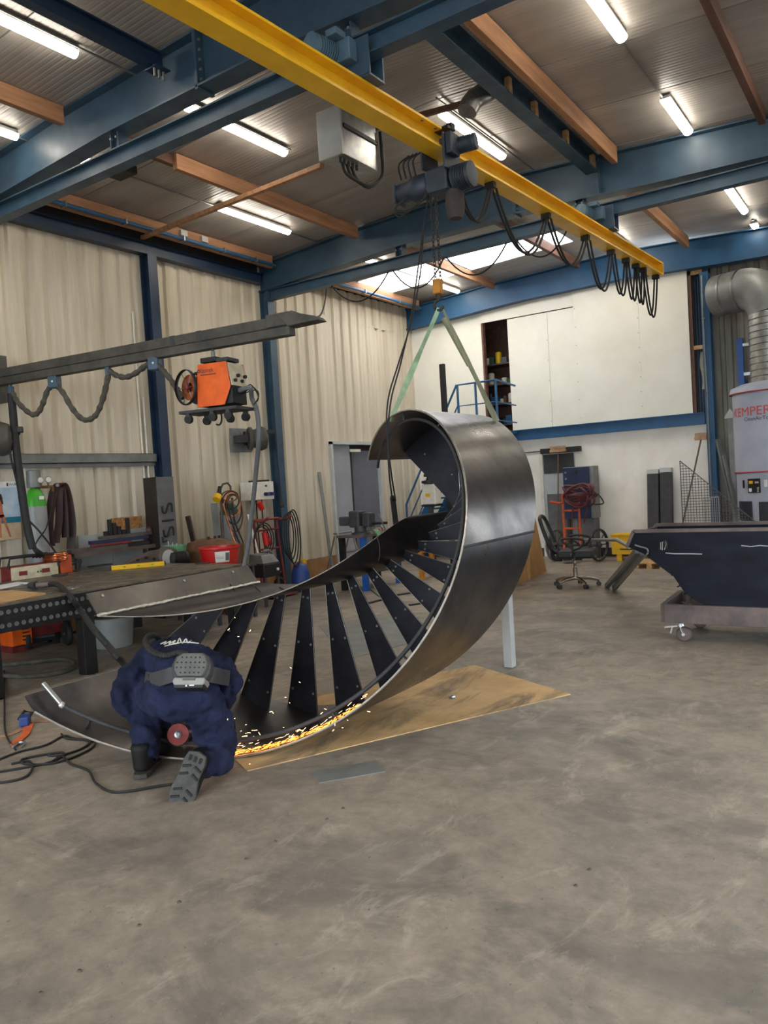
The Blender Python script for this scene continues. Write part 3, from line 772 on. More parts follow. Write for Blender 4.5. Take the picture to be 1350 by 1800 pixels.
# treads: radial wedges square to the axis
for n_ in range(-2, 14):
    d = -112+15*n_; t = math.radians(d)
    o = 1.085; ax = ST_C+ST_A*(ST_K*t+o); e = radial(d); g = ST_A.cross(e)
    poly = [ax+e*.2-g*.036]
    for k in range(7):
        s_ = -.14+.28*k/6; poly.append(ax+e*(math.sqrt((ST_R-.009)**2-s_*s_))+g*s_)
    poly.append(ax+e*.2+g*.036)
    tr = obj('tread', MB().prism(poly, ST_A*.008), 'steel_tread', stair)
    obj('tread_edge', MB().tube([poly[0]-ST_A*.001, poly[1]-ST_A*.001], .0022, n=4), 'galvanised', tr)
    obj('tread_edge', MB().tube([poly[-1]-ST_A*.001, poly[-2]-ST_A*.001], .0022, n=4), 'galvanised', tr)
    for rr, s_ in ((.28, -.02), (.28, .022), (.62, -.06), (.62, .055), (.98, -.095), (.98, .095)):
        c = ax+e*rr+g*s_; obj('rivet', MB().cyl(c-ST_A*.005, c, .009, n=7), 'galv_grey', tr)
ax = ST_C+ST_A*(7.0-ST_C.x)
poly = [ax+radial(88)*.2]+[ax+radial(d)*(ST_R-.009) for d in np.linspace(88, 133.5, 12)]+[ax+radial(133.5)*.2, ax+radial(110)*.2]
ld = obj('landing_plate', MB().prism(poly, ST_A*.008), 'steel_tread', stair)
for d, rr in ((100, .9), (112, .6), (124, .95), (118, .35)): obj('rivet', MB().cyl(ax+radial(d)*rr-ST_A*.005, ax+radial(d)*rr, .009, n=7), 'galv_grey', ld)
# prop, plywood and plate on the floor
p = onz(896, 1172)
tag(obj('support_prop', MB().box((p.x-.03, p.y-.04, 0), (p.x+.05, p.y+.04, 1.5)), 'grey_light', bevel=.004), 'pale grey square post propping the staircase from behind', 'post')
ply = [onz(435, 1356), onz(1003, 1221), onz(835, 1170), onz(250, 1262)]
ply[3] = ply[0]+(ply[2]-ply[1])*1.0
tag(obj('plywood_sheet', MB().prism([V((q.x, q.y, .0)) for q in ply], (0, 0, .006)), 'board_floor'), 'tan sheet of board lying on the floor under the staircase', 'board')
pl = [onz(x, y) for x, y in ((545, 1359), (660, 1338), (678, 1357), (561, 1377))]
tag(obj('steel_offcut', MB().prism([V((q.x, q.y, .0)) for q in pl], (0, 0, .005)), 'galv_grey'), 'thin grey steel plate lying flat on the bare floor', 'plate')
q = onz(795, 1229)
t = thing('nut', 'small steel nut on the tan floor board', 'nut', (q.x, q.y, .006))
obj('ring', MB().lathe((q.x, q.y, .006), [(.012, 0), (.026, 0), (.028, .012), (.026, .022), (.012, .022)], n=6, cap=False), 'galvanised', t)

# ---- slings, hook block, chain
HOOK = V((6.05, 3.42, 3.17))
nl, nf = sp(ST_R+.006, 100, .02), sp(ST_R+.006, 63, ST_W-.06)
def sling(a, b, w, mat, label, wrap):
    t = thing('lifting_sling', label, 'sling', b)
    d = b-a; side = d.cross(V(FWD)).normalized(); n = 14; A_, B_ = [], []
    for i in range(n+1):
        f_ = i/n; ang = .9*math.sin(f_*5+wrap); s_ = (side*math.cos(ang)+V(FWD)*math.sin(ang))*w*(.55+.45*f_)/2
        c = a.lerp(b, f_); A_.append(c-s_); B_.append(c+s_)
    obj('webbing', MB().strip(A_, B_, .006), mat, t, smooth=True)
    return t
s1 = sling(HOOK, nl, .065, 'sling_green', 'pale green lifting sling on the left side of the hook', 0)
e = radial(100)
obj('loop', MB().strip([nl, nl+V((.0, .02, -.02)), nl-e*.06+V((0, .05, 0))], [nl+ST_A*.06, nl+ST_A*.06+V((.0, .02, -.02)), nl+ST_A*.06-e*.06+V((0, .05, 0))], .005), 'sling_green', s1)
s2 = sling(HOOK+V((.02, -.02, 0)), nf, .055, 'sling', 'worn olive lifting sling on the right side of the hook', 1.5)
obj('sleeve', MB().tube([HOOK.lerp(nf, .08), HOOK.lerp(nf, .2), HOOK.lerp(nf, .5)], .022, radii=[.03, .026, .016], n=8), 'sling', s2, smooth=True)
t = thing('hook_block', 'yellow hook block on the hoist chain holding both slings', 'hook', HOOK)
HB = HOOK+V((0, 0, .06))
obj('block', MB().box(HB+V((-.04, -.036, .06)), HB+V((.04, .036, .19))), 'hook_yellow', t, bevel=.012)
obj('swivel', MB().cyl(HB+V((0, 0, .02)), HB+V((0, 0, .07)), .022), 'chain', t)
hp = [HB+V((0, .0, .03))]+[HB+V((0, .045*math.sin(a_), -.035+.045*math.cos(a_))) for a_ in np.linspace(0, 4.4, 12)]
obj('hook', MB().tube(hp, .014, n=8), 'chain', t, smooth=True)
def chain(t, a, b, pitch=.034):
    L = (b-a).length; n = int(L/pitch); d = (b-a).normalized(); bm_ = MB()
    for i in range(n):
        c = a+d*(pitch*(i+.5)); s_ = V((1, 0, 0)) if i % 2 else V((0, 1, 0))
        bm_.tube([c+d*(.024*math.cos(t_))+s_*(.012*math.sin(t_)) for t_ in np.linspace(0, 2*PI, 9)[:-1]], .0045, n=4, closed=True)
    o = obj('chain', bm_, 'chain', t); o['kind'] = 'stuff'; return o

# ================================================================== the crane
def yc(x): return 3.483-.0437*(x-3.09)
CB_Z0, CB_Z1 = 4.50, 4.68
cx0, cx1 = -1.0, 12.1
crane = thing('crane_beam', 'long yellow crane bridge beam crossing the hall under the roof', 'crane', (5.5, yc(5.5), CB_Z0))
obj('beam', MB().ibeam((cx0, yc(cx0), 4.59), (cx1, yc(cx1), 4.59), .18, .18, tf=.02), 'yellow_crane', crane)
M_ = Matrix.Rotation(-.0437, 3, 'Z')
obj('end_plate', MB().cbox((cx1+.008, yc(cx1), 4.59), (.016, .185, .185), M_), 'yellow_crane', crane)
for x in (5.75, 5.95):
    obj('bolt', MB().cyl((x, yc(x)-.06, 4.655), (x, yc(x)-.06, 4.70), .016, n=6), 'galv_grey', crane)
obj('stop', MB().cbox((6.05, yc(6.05)-.08, 4.67), (.09, .14, .03), M_), 'black', crane, bevel=.004)
obj('stop_pad', MB().cbox((6.09, yc(6.05)-.13, 4.69), (.06, .05, .06), M_), 'black_rubber', crane)
def motor(name, c, d, L, r, mat, parent, fins=9):
    """finned electric motor along d"""
    c = V(c); d = V(d).normalized(); prof = []
    for i in range(fins):
        h = L*.18+L*.62*i/fins; prof += [(r, h), (r, h+L*.035), (r*.9, h+L*.036), (r*.9, h+L*.067)]
    prof = [(r*.5, 0), (r*.92, .02), (r, L*.12)]+prof+[(r, L*.82), (r*.98, L*.97), (r*.6, L)]
    return obj(name, MB().lathe(c, prof, n=18, axis=d), mat, parent, smooth=True)
for X, lab in ((5.0, 'near crane trolley with a blue finned motor on the near rail'), (10.0, 'far crane trolley with a motor on the far rail')):
    y = yc(X); t = thing('end_carriage', lab, 'crane trolley', (X, y, 4.7), 0, 'crane end trolleys')
    obj('carriage_plate', MB().box((X-.10, y-.16, 4.69), (X-.08, y+.16, 4.98)), 'blue_steel', t, bevel=.004)
    obj('carriage_plate', MB().box((X+.08, y-.16, 4.69), (X+.10, y+.16, 4.98)), 'blue_steel', t, bevel=.004)
    obj('cross_plate', MB().box((X-.10, y-.16, 4.685), (X+.10, y+.16, 4.70)), 'blue_steel', t)
    for s in (-1, 1):
        for dy in (-.1, .1): obj('wheel', MB().cyl((X+s*.03, y+dy, 4.905), (X+s*.07, y+dy, 4.905), .035), 'grey_dark', t)
    motor('motor', (X-.1, y+.1, 4.88), (-1, .25, .05), .3, .095, 'motor_blue', t)
    obj('gearbox', MB().box((X-.2, y-.06, 4.80), (X-.1, y+.1, 4.96)), 'motor_blue', t, bevel=.01)
    obj('terminal_box', MB().box((X-.3, y-.02, 4.95), (X-.18, y+.08, 5.0)), 'motor_blue', t, bevel=.004)
# hoist
HX = 6.12; HY = yc(HX)
t = thing('chain_hoist', 'dark blue grey electric chain hoist under the yellow beam', 'hoist', (HX, HY, 4.2))
obj('trolley_plate', MB().box((HX-.16, HY-.12, 4.32), (HX+.12, HY-.1, 4.62)), 'crane_grey', t, bevel=.006)
obj('trolley_plate', MB().box((HX-.16, HY+.1, 4.36), (HX+.12, HY+.12, 4.6)), 'crane_grey', t, bevel=.006)
for dx in (-.1, .06):
    for s in (-1, 1): obj('wheel', MB().cyl((HX+dx, HY+s*.06, 4.555), (HX+dx, HY+s*.1, 4.555), .035), 'grey_dark', t)
motor('travel_motor', (HX+.02, HY-.14, 4.54), (.2, -1, .05), .19, .07, 'crane_grey', t, 7)
obj('travel_gearbox', MB().box((HX-.14, HY-.18, 4.44), (HX+.02, HY-.12, 4.62)), 'crane_grey', t, bevel=.012)
obj('hoist_body', MB().box((HX-.11, HY-.1, 4.16), (HX+.11, HY+.12, 4.37)), 'crane_grey', t, bevel=.02)
motor('hoist_motor', (HX, HY-.1, 4.26), (0, -1, .02), .2, .11, 'crane_grey', t, 8)
obj('gear_housing', MB().lathe((HX, HY+.12, 4.27), [(.10, 0), (.115, .02), (.115, .16), (.09, .2), (.085, .32), (.06, .34)], n=16, axis=(0, 1, 0)), 'crane_grey', t, smooth=True)
obj('end_cover', MB().box((HX-.09, HY+.44, 4.18), (HX+.09, HY+.47, 4.34)), 'crane_grey', t, bevel=.01)
obj('chain_bag', MB().lathe((HX+.02, HY-.1, 3.93), [(.055, 0), (.075, .03), (.085, .12), (.08, .24)], n=14), 'chain_bag', t, smooth=True)
for k in range(3):
    obj('cable_loop', MB().tube(smoothline([(HX-.1, HY+.3, 4.2), (HX-.14, HY+.42, 4.1), (HX-.12, HY+.3+.04*k, 4.06-.015*k), (HX-.12, HY+.14, 4.12), (HX-.1, HY+.1, 4.2)], 6), .009, n=6), 'black_rubber', t, smooth=True)
for k in range(4):
    obj('cable', MB().tube(smoothline([(HX-.12, HY+.2+.05*k, 4.34), (HX-.18, HY+.18+.05*k, 4.45), (HX-.14, HY+.12+.04*k, 4.52)], 6), .008, n=6), 'black_rubber', t, smooth=True)
CT = V((HOOK.x, HOOK.y, 4.16))
chain(t, HOOK+V((.0, .02, .24)), CT+V((0, .02, 0))); chain(t, HOOK+V((.0, -.03, .24)), CT+V((0, -.03, 0)))
# pendant control on its cable
ctl = thing('pendant_control', 'black pendant control cable hanging from the hoist in front of the staircase', 'control', dep(693, 912, 6.75))
for dx in (0, 6):
    pp = [V((HX-.05, HY+.12, 4.17))]+[dep(x+dx*.9*math.sin(y*.016), y, d) for x, y, d in ((744, 400, 6.95), (735, 470, 6.9), (722, 560, 6.8), (704, 640, 6.6), (688, 700, 6.45), (682, 760, 6.4), (684, 830, 6.45), (690, 880, 6.7))]
    obj('cable', MB().tube(smoothline(pp, 8), .007, n=7), 'black_rubber', ctl, smooth=True)
obj('handset', MB().bar(dep(690, 872, 6.72), dep(697, 930, 6.85), .045, .05), 'black', ctl, bevel=.01)
# festoon cables of the bridge
def bridge_pt(x, y): # a point on the beam's underside, seen at the pixel
    d = ray(x, y); best = None
    for i in range(2000):
        X = 5.5+i*.0035; Y = yc(X); s = X/d[0]
        e = abs(d[1]*s-Y)
        if best is None or e < best[0]: best = (e, X)
    return best[1]
def festoon(xa, xb, sag, k, label):
    t = thing('festoon_cable', label, 'cable', (xa, yc(xa), 4.1), 0, 'festoon cables under the crane beam')
    for j in range(2):
        y0 = -.02+.04*j
        obj('strand', MB().tube(hang((xa, yc(xa)+y0, 4.46), (xb, yc(xb)+y0, 4.46), sag*(1-.06*j)), .013, n=7), 'black_rubber', t, smooth=True)
    obj('cable_trolley', MB().box((xb-.03, yc(xb)-.05, 4.44), (xb+.03, yc(xb)+.05, 4.5)), 'black', t, bevel=.005)
fx = [(HX+.2, 7.0, .42, 'first'), (7.08, 8.25, .52, 'second'), (8.33, 9.35, .42, 'third'), (9.45, 10.2, .55, 'fourth'), (10.28, 10.75, .5, 'fifth'),
      (10.8, 11.15, .5, 'sixth'), (11.18, 11.45, .5, 'seventh'), (11.5, 12.02, .62, 'last')]
for xa, xb, sg, nm in fx: festoon(xa, xb, sg, 0, 'black cable loop under the yellow beam, %s one after the hoist' % nm if nm != 'last' else 'black cable loop at the very end of the yellow beam')
rail_pts = [((583, 507), (683, 480), .34, 'over the corrugated wall'), ((691, 480), (780, 457), .34, 'left of the hoist chain'), ((785, 457), (891, 430), .34, 'right of the hoist chain'), ((909, 437), (1000, 420), .3, 'beneath the yellow beam'), ((520, 573), (574, 508), .12, 'down to the jib')]
for a, b, sg, nm in rail_pts:
    A3, B3 = onx(*a, 10.0), onx(*b, 10.0)
    if not nm.startswith('down'): A3.z = B3.z = 4.855
    else: A3 = V((5.60, 4.45, 3.2))
    tag(obj('rail_cable', MB().tube(hang(A3, B3, sg), .011, n=6), 'black_rubber', smooth=True), 'thin black cable loop under the far crane rail %s' % nm, 'cable', 'cable loops under the far crane rail')
# switch box
c00, c10, c11, c01 = onx(558, 196, 6.5), onx(597, 188, 6.5), onx(600, 268, 6.5), onx(562, 283, 6.5)
by0, by1 = (c10.y+c11.y)/2, (c00.y+c01.y)/2; bz0, bz1 = (c01.z+c11.z)/2, (c00.z+c10.z)/2
t = thing('switch_box', 'grey metal switch box hanging beside the yellow crane beam', 'box', (6.8, by0, bz0))
obj('housing', MB().box((6.52, by0, bz0), (7.15, by1, bz1)), 'galvanised', t, bevel=.006)
obj('lid', MB().box((6.49, by0-.01, bz0-.01), (6.52, by1+.01, bz1+.01)), 'grey_light', t, bevel=.006)
obj('strap', MB().box((6.55, by0-.015, bz1-.2), (7.15, by0, bz1-.16)), 'grey_dark', t)
obj('hanger', MB().box((6.6, by0+.1, bz1), (6.64, by0+.14, zroof(by0))), 'galv_grey', t)
obj('hanger', MB().box((7.05, by0+.1, bz1), (7.09, by0+.14, zroof(by0))), 'galv_grey', t)
for k in range(5):
    x = 6.58+.07*k; obj('gland', MB().cyl((x, by0+.08, bz0), (x, by0+.08, bz0-.05), .016, n=8), 'grey_dark', t)
for k in range(3):
    obj('cable', MB().tube(smoothline([(6.6+.08*k, by0+.08, bz0-.04), (6.66+.08*k, by0+.06, bz0-.16), (6.95, by0, bz0-.2-.012*k), (7.17, by0-.03, bz0-.05), (7.19+.01*k, by0-.03, bz0+.2), (7.18, by0-.03, bz1-.05)], 8), .017, n=7), 'black_rubber', t, smooth=True)
# extractor elbow
t = thing('extract_elbow', 'galvanised duct elbow hanging from the roof beside the ridge beam', 'duct', onz(845, 170, 5.4))
obj('elbow', MB().tube([onz(876, 150, 5.62), onz(862, 158, 5.56), onz(846, 166, 5.50), onz(834, 174, 5.44), onz(825, 186, 5.36), onz(821, 196, 5.30)], .1, n=16), 'galvanised', t, smooth=True)
for q, r_ in ((onz(854, 162, 5.53), .104), (onz(830, 180, 5.40), .104)): obj('band', MB().lathe(q, [(r_, -.008), (r_, .008)], n=16, axis=onz(876, 150, 5.62)-onz(834, 174, 5.44), cap=False), 'galv_grey', t)
# ================================================================== the kneeling person
per = thing('person', 'person in navy overalls kneeling with back turned, bent over a grinder', 'person', onz(300, 1365))
def limb(b, pts, n=7):
    """tapered chain of balls: pts = (px, py, depth, radius)"""
    for (a, c) in zip(pts[:-1], pts[1:]):
        A3, C3 = dep(*a[:3]), dep(*c[:3])
        for i in range(n+1):
            t = i/n; b.ball(A3.lerp(C3, t), a[3]+(c[3]-a[3])*t, 12, 9)
b = MB()
# seat, trunk
limb(b, [(318, 1216, 4.50, .155), (316, 1186, 4.60, .150), (314, 1168, 4.78, .160), (313, 1163, 4.95, .165)])
limb(b, [(294, 1228, 4.46, .125), (345, 1228, 4.46, .125)])
limb(b, [(296, 1196, 4.60, .12), (338, 1196, 4.60, .12)])
limb(b, [(278, 1160, 4.93, .115), (350, 1166, 4.93, .115)], 9)
limb(b, [(290, 1160, 4.80, .12), (340, 1164, 4.80, .12)], 9)
# left arm (sleeve) and right arm
limb(b, [(262, 1160, 4.95, .095), (232, 1192, 4.84, .085), (216, 1226, 4.76, .078), (236, 1252, 4.80, .066), (276, 1278, 4.90, .05), (293, 1284, 4.93, .042)])
limb(b, [(366, 1168, 4.95, .092), (394, 1180, 4.86, .082), (404, 1200, 4.80, .074), (396, 1228, 4.84, .062), (352, 1276, 4.92, .048), (336, 1284, 4.94, .042)])
# left leg: foot flat, shin upright; right leg: knee on the floor, shin back
limb(b, [(290, 1226, 4.50, .12), (272, 1222, 4.70, .115), (261, 1222, 4.86, .105), (260, 1262, 4.80, .098), (257, 1300, 4.71, .09), (256, 1318, 4.69, .08)])
limb(b, [(350, 1226, 4.49, .13), (368, 1264, 4.55, .122), (384, 1304, 4.63, .108), (390, 1322, 4.66, .095)])
limb(b, [(390, 1324, 4.66, .092), (382, 1334, 4.52, .085), (368, 1343, 4.42, .076), (360, 1346, 4.37, .068)])
# loose cloth: hem flare and folds are shaped by displacement
body = obj('coverall', b, 'navy_cloth', per)
md = body.modifiers.new('remesh', 'REMESH'); md.mode = 'VOXEL'; md.voxel_size = .013; md.use_smooth_shade = True
md = body.modifiers.new('soft', 'SMOOTH'); md.factor = .5; md.iterations = 6
tx = bpy.data.textures.new('cloth_folds', 'CLOUDS'); tx.noise_scale = .085; tx.noise_depth = 2
md = body.modifiers.new('folds', 'DISPLACE'); md.texture = tx; md.strength = .06; md.mid_level = .5; md.texture_coords = 'LOCAL'
tx2 = bpy.data.textures.new('cloth_wrinkles', 'MUSGRAVE') if False else bpy.data.textures.new('cloth_wrinkles', 'CLOUDS'); tx2.noise_scale = .035
md = body.modifiers.new('wrinkles', 'DISPLACE'); md.texture = tx2; md.strength = .016; md.mid_level = .5; md.texture_coords = 'LOCAL'
# head in a welding hood, bent down out of sight behind the shoulders
hc = dep(312, 1205, 5.12)
head = obj('head', MB().ball(hc, .1, 16, 12, (1.1, .85, 1.1)), 'skin', per, smooth='all')
obj('hair', MB().ball(hc+V((-.012, 0, .03)), .1, 16, 12, (1.08, .9, .98)), 'hair', head, smooth='all')
obj('nose', MB().ball(hc+V((.11, 0, -.01)), .016, 8, 6), 'skin', head, smooth='all')
for s in (-1, 1):
    obj('ear', MB().ball(hc+V((-.005, s*.086, 0)), .022, 8, 6, (.8, .4, 1.2)), 'skin', head, smooth='all')
    obj('eye', MB().ball(hc+V((.098, s*.032, .012)), .011, 8, 6), 'white', head, smooth='all')
obj('mouth', MB().ball(hc+V((.1, 0, -.05)), .02, 8, 6, (.4, 1.2, .3)), 'disc', head, smooth='all')
obj('welding_hood', MB().lathe(hc+V((.03, 0, -.02)), [(.128, -.05), (.135, .0), (.125, .06), (.09, .12)], n=18, axis=(1, 0, -.25), cap=False), 'black', head, smooth=True)
obj('neck', MB().tube([dep(313, 1172, 5.02), dep(312, 1192, 5.08)], .062, n=12), 'skin', per, smooth=True)
# boots
bl = onz(252, 1362)
fw = V((.86, .5, 0)).normalized(); sd = V((-fw.y, fw.x, 0))
def boot(heel, f, s, u, name):
    """heel: rear of sole; f toe direction, s side, u up along the shaft"""
    f, s = f*1.08, s*1.18
    outline = [(0, -.032), (.04, -.04), (.12, -.036), (.2, -.05), (.26, -.045), (.295, -.02), (.298, .01), (.27, .038), (.2, .05), (.12, .04), (.04, .042), (0, .034), (-.012, 0)]
    sole = obj('boot_sole', MB().prism([heel+f*x+s*y for x, y in outline], u*.028), 'boot_sole', per, bevel=.004)
    b = MB(); secs = []
    for x, w, h in ((.0, .034, .0), (.03, .042, .1)): pass
    rows = [[(.0, .033), (.05, .042), (.12, .04), (.2, .05), (.27, .04), (.292, .016)], [(.0, .036), (.05, .044), (.12, .044), (.2, .05), (.262, .04), (.282, .016)],
            [(.0, .036), (.045, .044), (.11, .044), (.18, .04), (.235, .028), (.25, .012)], [(.0, .036), (.035, .045), (.075, .046), (.115, .038), (.14, .026), (.15, .012)],
            [(-.004, .036), (.03, .047), (.06, .05), (.095, .044), (.118, .03), (.124, .014)], [(-.01, .038), (.028, .052), (.058, .054), (.09, .048), (.114, .032), (.12, .015)]]
    hs = [.026, .055, .085, .115, .16, .21]; m = 6; vs = []
    for r_, h in zip(rows, hs):
        for x, w in r_: vs.append(heel+f*x+s*w+u*h)
        for x, w in r_[::-1]: vs.append(heel+f*x-s*w+u*h)
    k = 12; fs = [(i*k+j, i*k+(j+1) % k, (i+1)*k+(j+1) % k, (i+1)*k+j) for i in range(5) for j in range(k)]+[tuple(range(k)), tuple(5*k+j for j in range(k))]
    up_ = obj('boot_upper', b.add(vs, fs), 'boot', per, smooth='all', subsurf=1)
    for i in range(3):
        x = .1+.035*i; obj('lace', MB().tube([heel+f*(x+.02)+s*.025+u*(.11-.012*i), heel+f*(x+.03)+u*(.125-.014*i), heel+f*(x+.02)-s*.025+u*(.11-.012*i)], .004, n=5), 'black', up_)
    cl = MB()
    for i in range(6):
        for sy in (-1, 1):
            x = .06+.04*i
            if .115 < x < .15: continue
            obj('tread_lug', MB().bar(heel+f*x+s*(sy*.008)-u*.004, heel+f*(x+.018)+s*(sy*.036)-u*.004, .010, .012), 'black_rubber', sole)
    for y in (-.02, 0, .02): obj('tread_lug', MB().bar(heel+f*.012+s*y-u*.004, heel+f*.038+s*y-u*.004, .010, .012), 'black_rubber', sole)
boot(V((bl.x-.06, bl.y-.05, .004)), V((.80, .60, 0)).normalized(), V((-.60, .80, 0)).normalized(), V((0, 0, 1)), 'left')
toe = onz(317, 1409); toe.z = .012
hl = dep(347, 1326, (toe-V(CAM)).dot(V(FWD))+.03)
f_ = (toe-hl).normalized(); view = (V(CAM)-(toe+hl)/2).normalized(); side_axis = V(RIGHT)
nsole = (view-V(RIGHT)*.22); nsole = (nsole-f_*nsole.dot(f_)).normalized()
sR = f_.cross(nsole).normalized()
boot(hl+nsole*.0, f_*1.0, sR*1.28, -nsole, 'right')
# trouser cuffs
obj('cuff', MB().lathe(dep(256, 1330, 4.675), [(.062, -.02), (.078, -.005), (.079, .035), (.07, .06)], n=18, axis=(dep(260, 1262, 4.80)-dep(256, 1330, 4.675)), cap=False), 'navy_cloth', per, smooth=True)
obj('cuff', MB().lathe(dep(357, 1345, 4.375), [(.058, -.03), (.072, -.01), (.074, .03), (.066, .06)], n=18, axis=(dep(396, 1328, 4.66)-dep(357, 1345, 4.375)), cap=False), 'navy_cloth', per, smooth=True)
# gloved hands closed round the grinder
gr = dep(313, 1291, 4.80)
def hand(c, ax, curl, s):
    b = obj('glove', MB().cbox(c, (.085, .035, .085)), 'black', per, bevel=.014)
    for i in range(4):
        off = V(RIGHT)*((i-1.5)*.021); L = (.075, .085, .08, .062)[i]
        p0 = c+off-V(DOWN)*-.04; pts = [p0, p0+V(DOWN)*(L*.4)+V(FWD)*.012*curl, p0+V(DOWN)*(L*.62)-V(FWD)*-.035*curl, p0+V(DOWN)*(L*.45)+V(FWD)*.062*curl]
        obj('finger', MB().tube(smoothline(pts, 3), .0095, n=7), 'black', b, smooth=True)
    p0 = c+V(RIGHT)*(.042*s); obj('thumb', MB().tube(smoothline([p0, p0+V(RIGHT)*.02*s+V(DOWN)*.03, p0+V(RIGHT)*.012*s+V(DOWN)*.062], 4), .0105, n=7), 'black', b, smooth=True)
hand(dep(291, 1282, 4.96), None, 1, 1); hand(dep(337, 1282, 4.97), None, 1, -1)
# waist belt, blower unit and breathing hose
bp_ = [(256, 1194, 4.60), (268, 1196, 4.47), (288, 1191, 4.37), (312, 1184, 4.35), (346, 1184, 4.35), (372, 1186, 4.38), (390, 1190, 4.48), (402, 1192, 4.60)]
mid_ = smoothline([dep(*q) for q in bp_], 6)
ux = (-V(DOWN)*.92-V(FWD)*-.38).normalized()
belt = obj('belt', MB().strip([p-ux*.045 for p in mid_], [p+ux*.045 for p in mid_], .012), 'grey_dark', per, smooth=True)
bc = dep(338, 1176, 4.30)
X_, Y_, Z_ = V(RIGHT), (-V(DOWN)*.9+V(FWD)*.42).normalized(), None
Z_ = X_.cross(Y_).normalized()
if Z_.dot(V(FWD)) > 0: Z_ = -Z_
def plate(o, prof, z0, z1, sc=.9):
    n = len(prof); b = MB(); vs = [bc+o+X_*x+Y_*y+Z_*z0 for x, y in prof]+[bc+o+X_*x*sc+Y_*y*sc+Z_*z1 for x, y in prof]
    return b.add(vs, [tuple(range(n))[::-1], tuple(range(n, 2*n))]+[(k, (k+1) % n, n+(k+1) % n, n+k) for k in range(n)])
prof = [(-.085, -.075), (.085, -.075), (.108, -.03), (.112, .02), (.095, .065), (.06, .088), (-.06, .088), (-.095, .065), (-.112, .02), (-.108, -.03)]
blo = obj('blower_unit', plate(V((0, 0, 0)), prof, -.05, .03, .96), 'grey_dark', per, bevel=.01, seg=3)
face = obj('blower_grille', plate(Y_*.008, [(x*.86, y*.84) for x, y in prof], .028, .052, .9), 'blower', blo, bevel=.006)
for j, row in enumerate((5, 7, 7, 5)):
    for i in range(row):
        c = bc+Y_*(.052-.028*j)+X_*((i-(row-1)/2)*.0245)+Z_*.0525
        obj('grille_hole', MB().cyl(c-Z_*.002, c+Z_*.0012, .0052, n=8), 'black', face)
bat = obj('battery_pack', plate(Y_*-.078, [(-.085, -.022), (.085, -.022), (.095, .0), (.088, .022), (-.088, .022), (-.095, 0)], -.045, .052, .93), 'blower_light', blo, bevel=.007)
obj('battery_latch', plate(Y_*-.066, [(-.035, -.008), (.035, -.008), (.035, .008), (-.035, .008)], .052, .058, .95), 'blower', bat)
obj('battery_foot', plate(Y_*-.1, [(-.08, -.014), (.08, -.014), (.088, .012), (-.088, .012)], -.04, .046, .95), 'black', bat, bevel=.004)
o_ = bc-Y_*.1+Z_*.046
obj('warning_mark', MB().prism([o_+X_*-.018-Y_*.006, o_+X_*-.006-Y_*.006, o_+X_*-.012+Y_*.006], Z_*.001), 'white', bat)
obj('print_mark', MB().prism([o_+X_*.004-Y_*.003, o_+X_*.03-Y_*.003, o_+X_*.03+Y_*.003, o_+X_*.004+Y_*.003], Z_*.001), 'white', bat)
hs_ = smoothline([dep(*q) for q in ((332, 1150, 4.42), (312, 1148, 4.44), (292, 1153, 4.46), (274, 1149, 4.52), (261, 1140, 4.60), (256, 1128, 4.70), (261, 1118, 4.80), (274, 1118, 4.92), (286, 1135, 5.06))], 14)
rad = [.017+.0022*math.cos(i*1.9) for i in range(len(hs_))]
obj('breathing_hose', MB().tube(hs_, .017, n=10, radii=rad), 'black_rubber', per, smooth=True)
# white lettering across the shoulders (illegible script)
def back_pt(x, y): return dep(x, y, 4.72)
scr = [[(282, 1130), (292, 1126), (288, 1131), (300, 1125), (297, 1130), (308, 1124), (304, 1129)], [(312, 1128), (316, 1120), (320, 1129), (327, 1121), (330, 1128), (338, 1122)], [(290, 1134), (310, 1129), (330, 1127), (349, 1129)], [(338, 1124), (346, 1125), (350, 1128)]]
from mathutils.bvhtree import BVHTree
dg_ = bpy.context.evaluated_depsgraph_get(); ev_ = body.evaluated_get(dg_); me_ = ev_.to_mesh()
bvh = BVHTree.FromPolygons([ev_.matrix_world @ v.co for v in me_.vertices], [tuple(p.vertices) for p in me_.polygons]); ev_.to_mesh_clear()
for L in scr:
    pts_ = []
    for p in smoothline([V((x, y, 0)) for x, y in L], 4):
        d = V(ray(p.x, p.y+2)).normalized(); h = bvh.ray_cast(V(CAM), d)
        if h[0] is not None: pts_.append(h[0]-d*.002)
    if len(pts_) > 2: obj('back_print', MB().tube(pts_, .0042, n=5), 'off_white', per)
# grinder
t = thing('angle_grinder', 'angle grinder with a worn red disc held between the knees', 'grinder', gr)
dz = (V(CAM)-gr).normalized()
disc = obj('grinding_disc', MB().lathe(gr, [(.006, -.003), (.064, -.003), (.066, 0), (.064, .003), (.006, .003)], n=28, axis=dz), 'disc', t, smooth=True)
obj('flange_nut', MB().lathe(gr+dz*.003, [(.022, 0), (.022, .006), (.012, .008), (.011, .014)], n=16, axis=dz), 'galvanised', disc, smooth=True)
obj('gear_head', MB().lathe(gr, [(.04, -.015), (.044, -.03), (.036, -.07), (.02, -.08)], n=16, axis=dz), 'galv_grey', t, smooth=True)
gb = gr-dz*.055
obj('motor_body', MB().tube([gb, gb+V(RIGHT)*.08-V(DOWN)*.02, gb+V(RIGHT)*.22-V(DOWN)*.03], .034, n=14), 'black', t, smooth=True)
obj('guard', MB().lathe(gr-dz*.012, [(.072, 0), (.074, .02)], n=28, axis=dz, cap=False), 'grey_dark', t)
obj('side_handle', MB().tube([gb, gb-V(RIGHT)*.05, gb-V(RIGHT)*.14], .015, n=10), 'black', t, smooth=True)
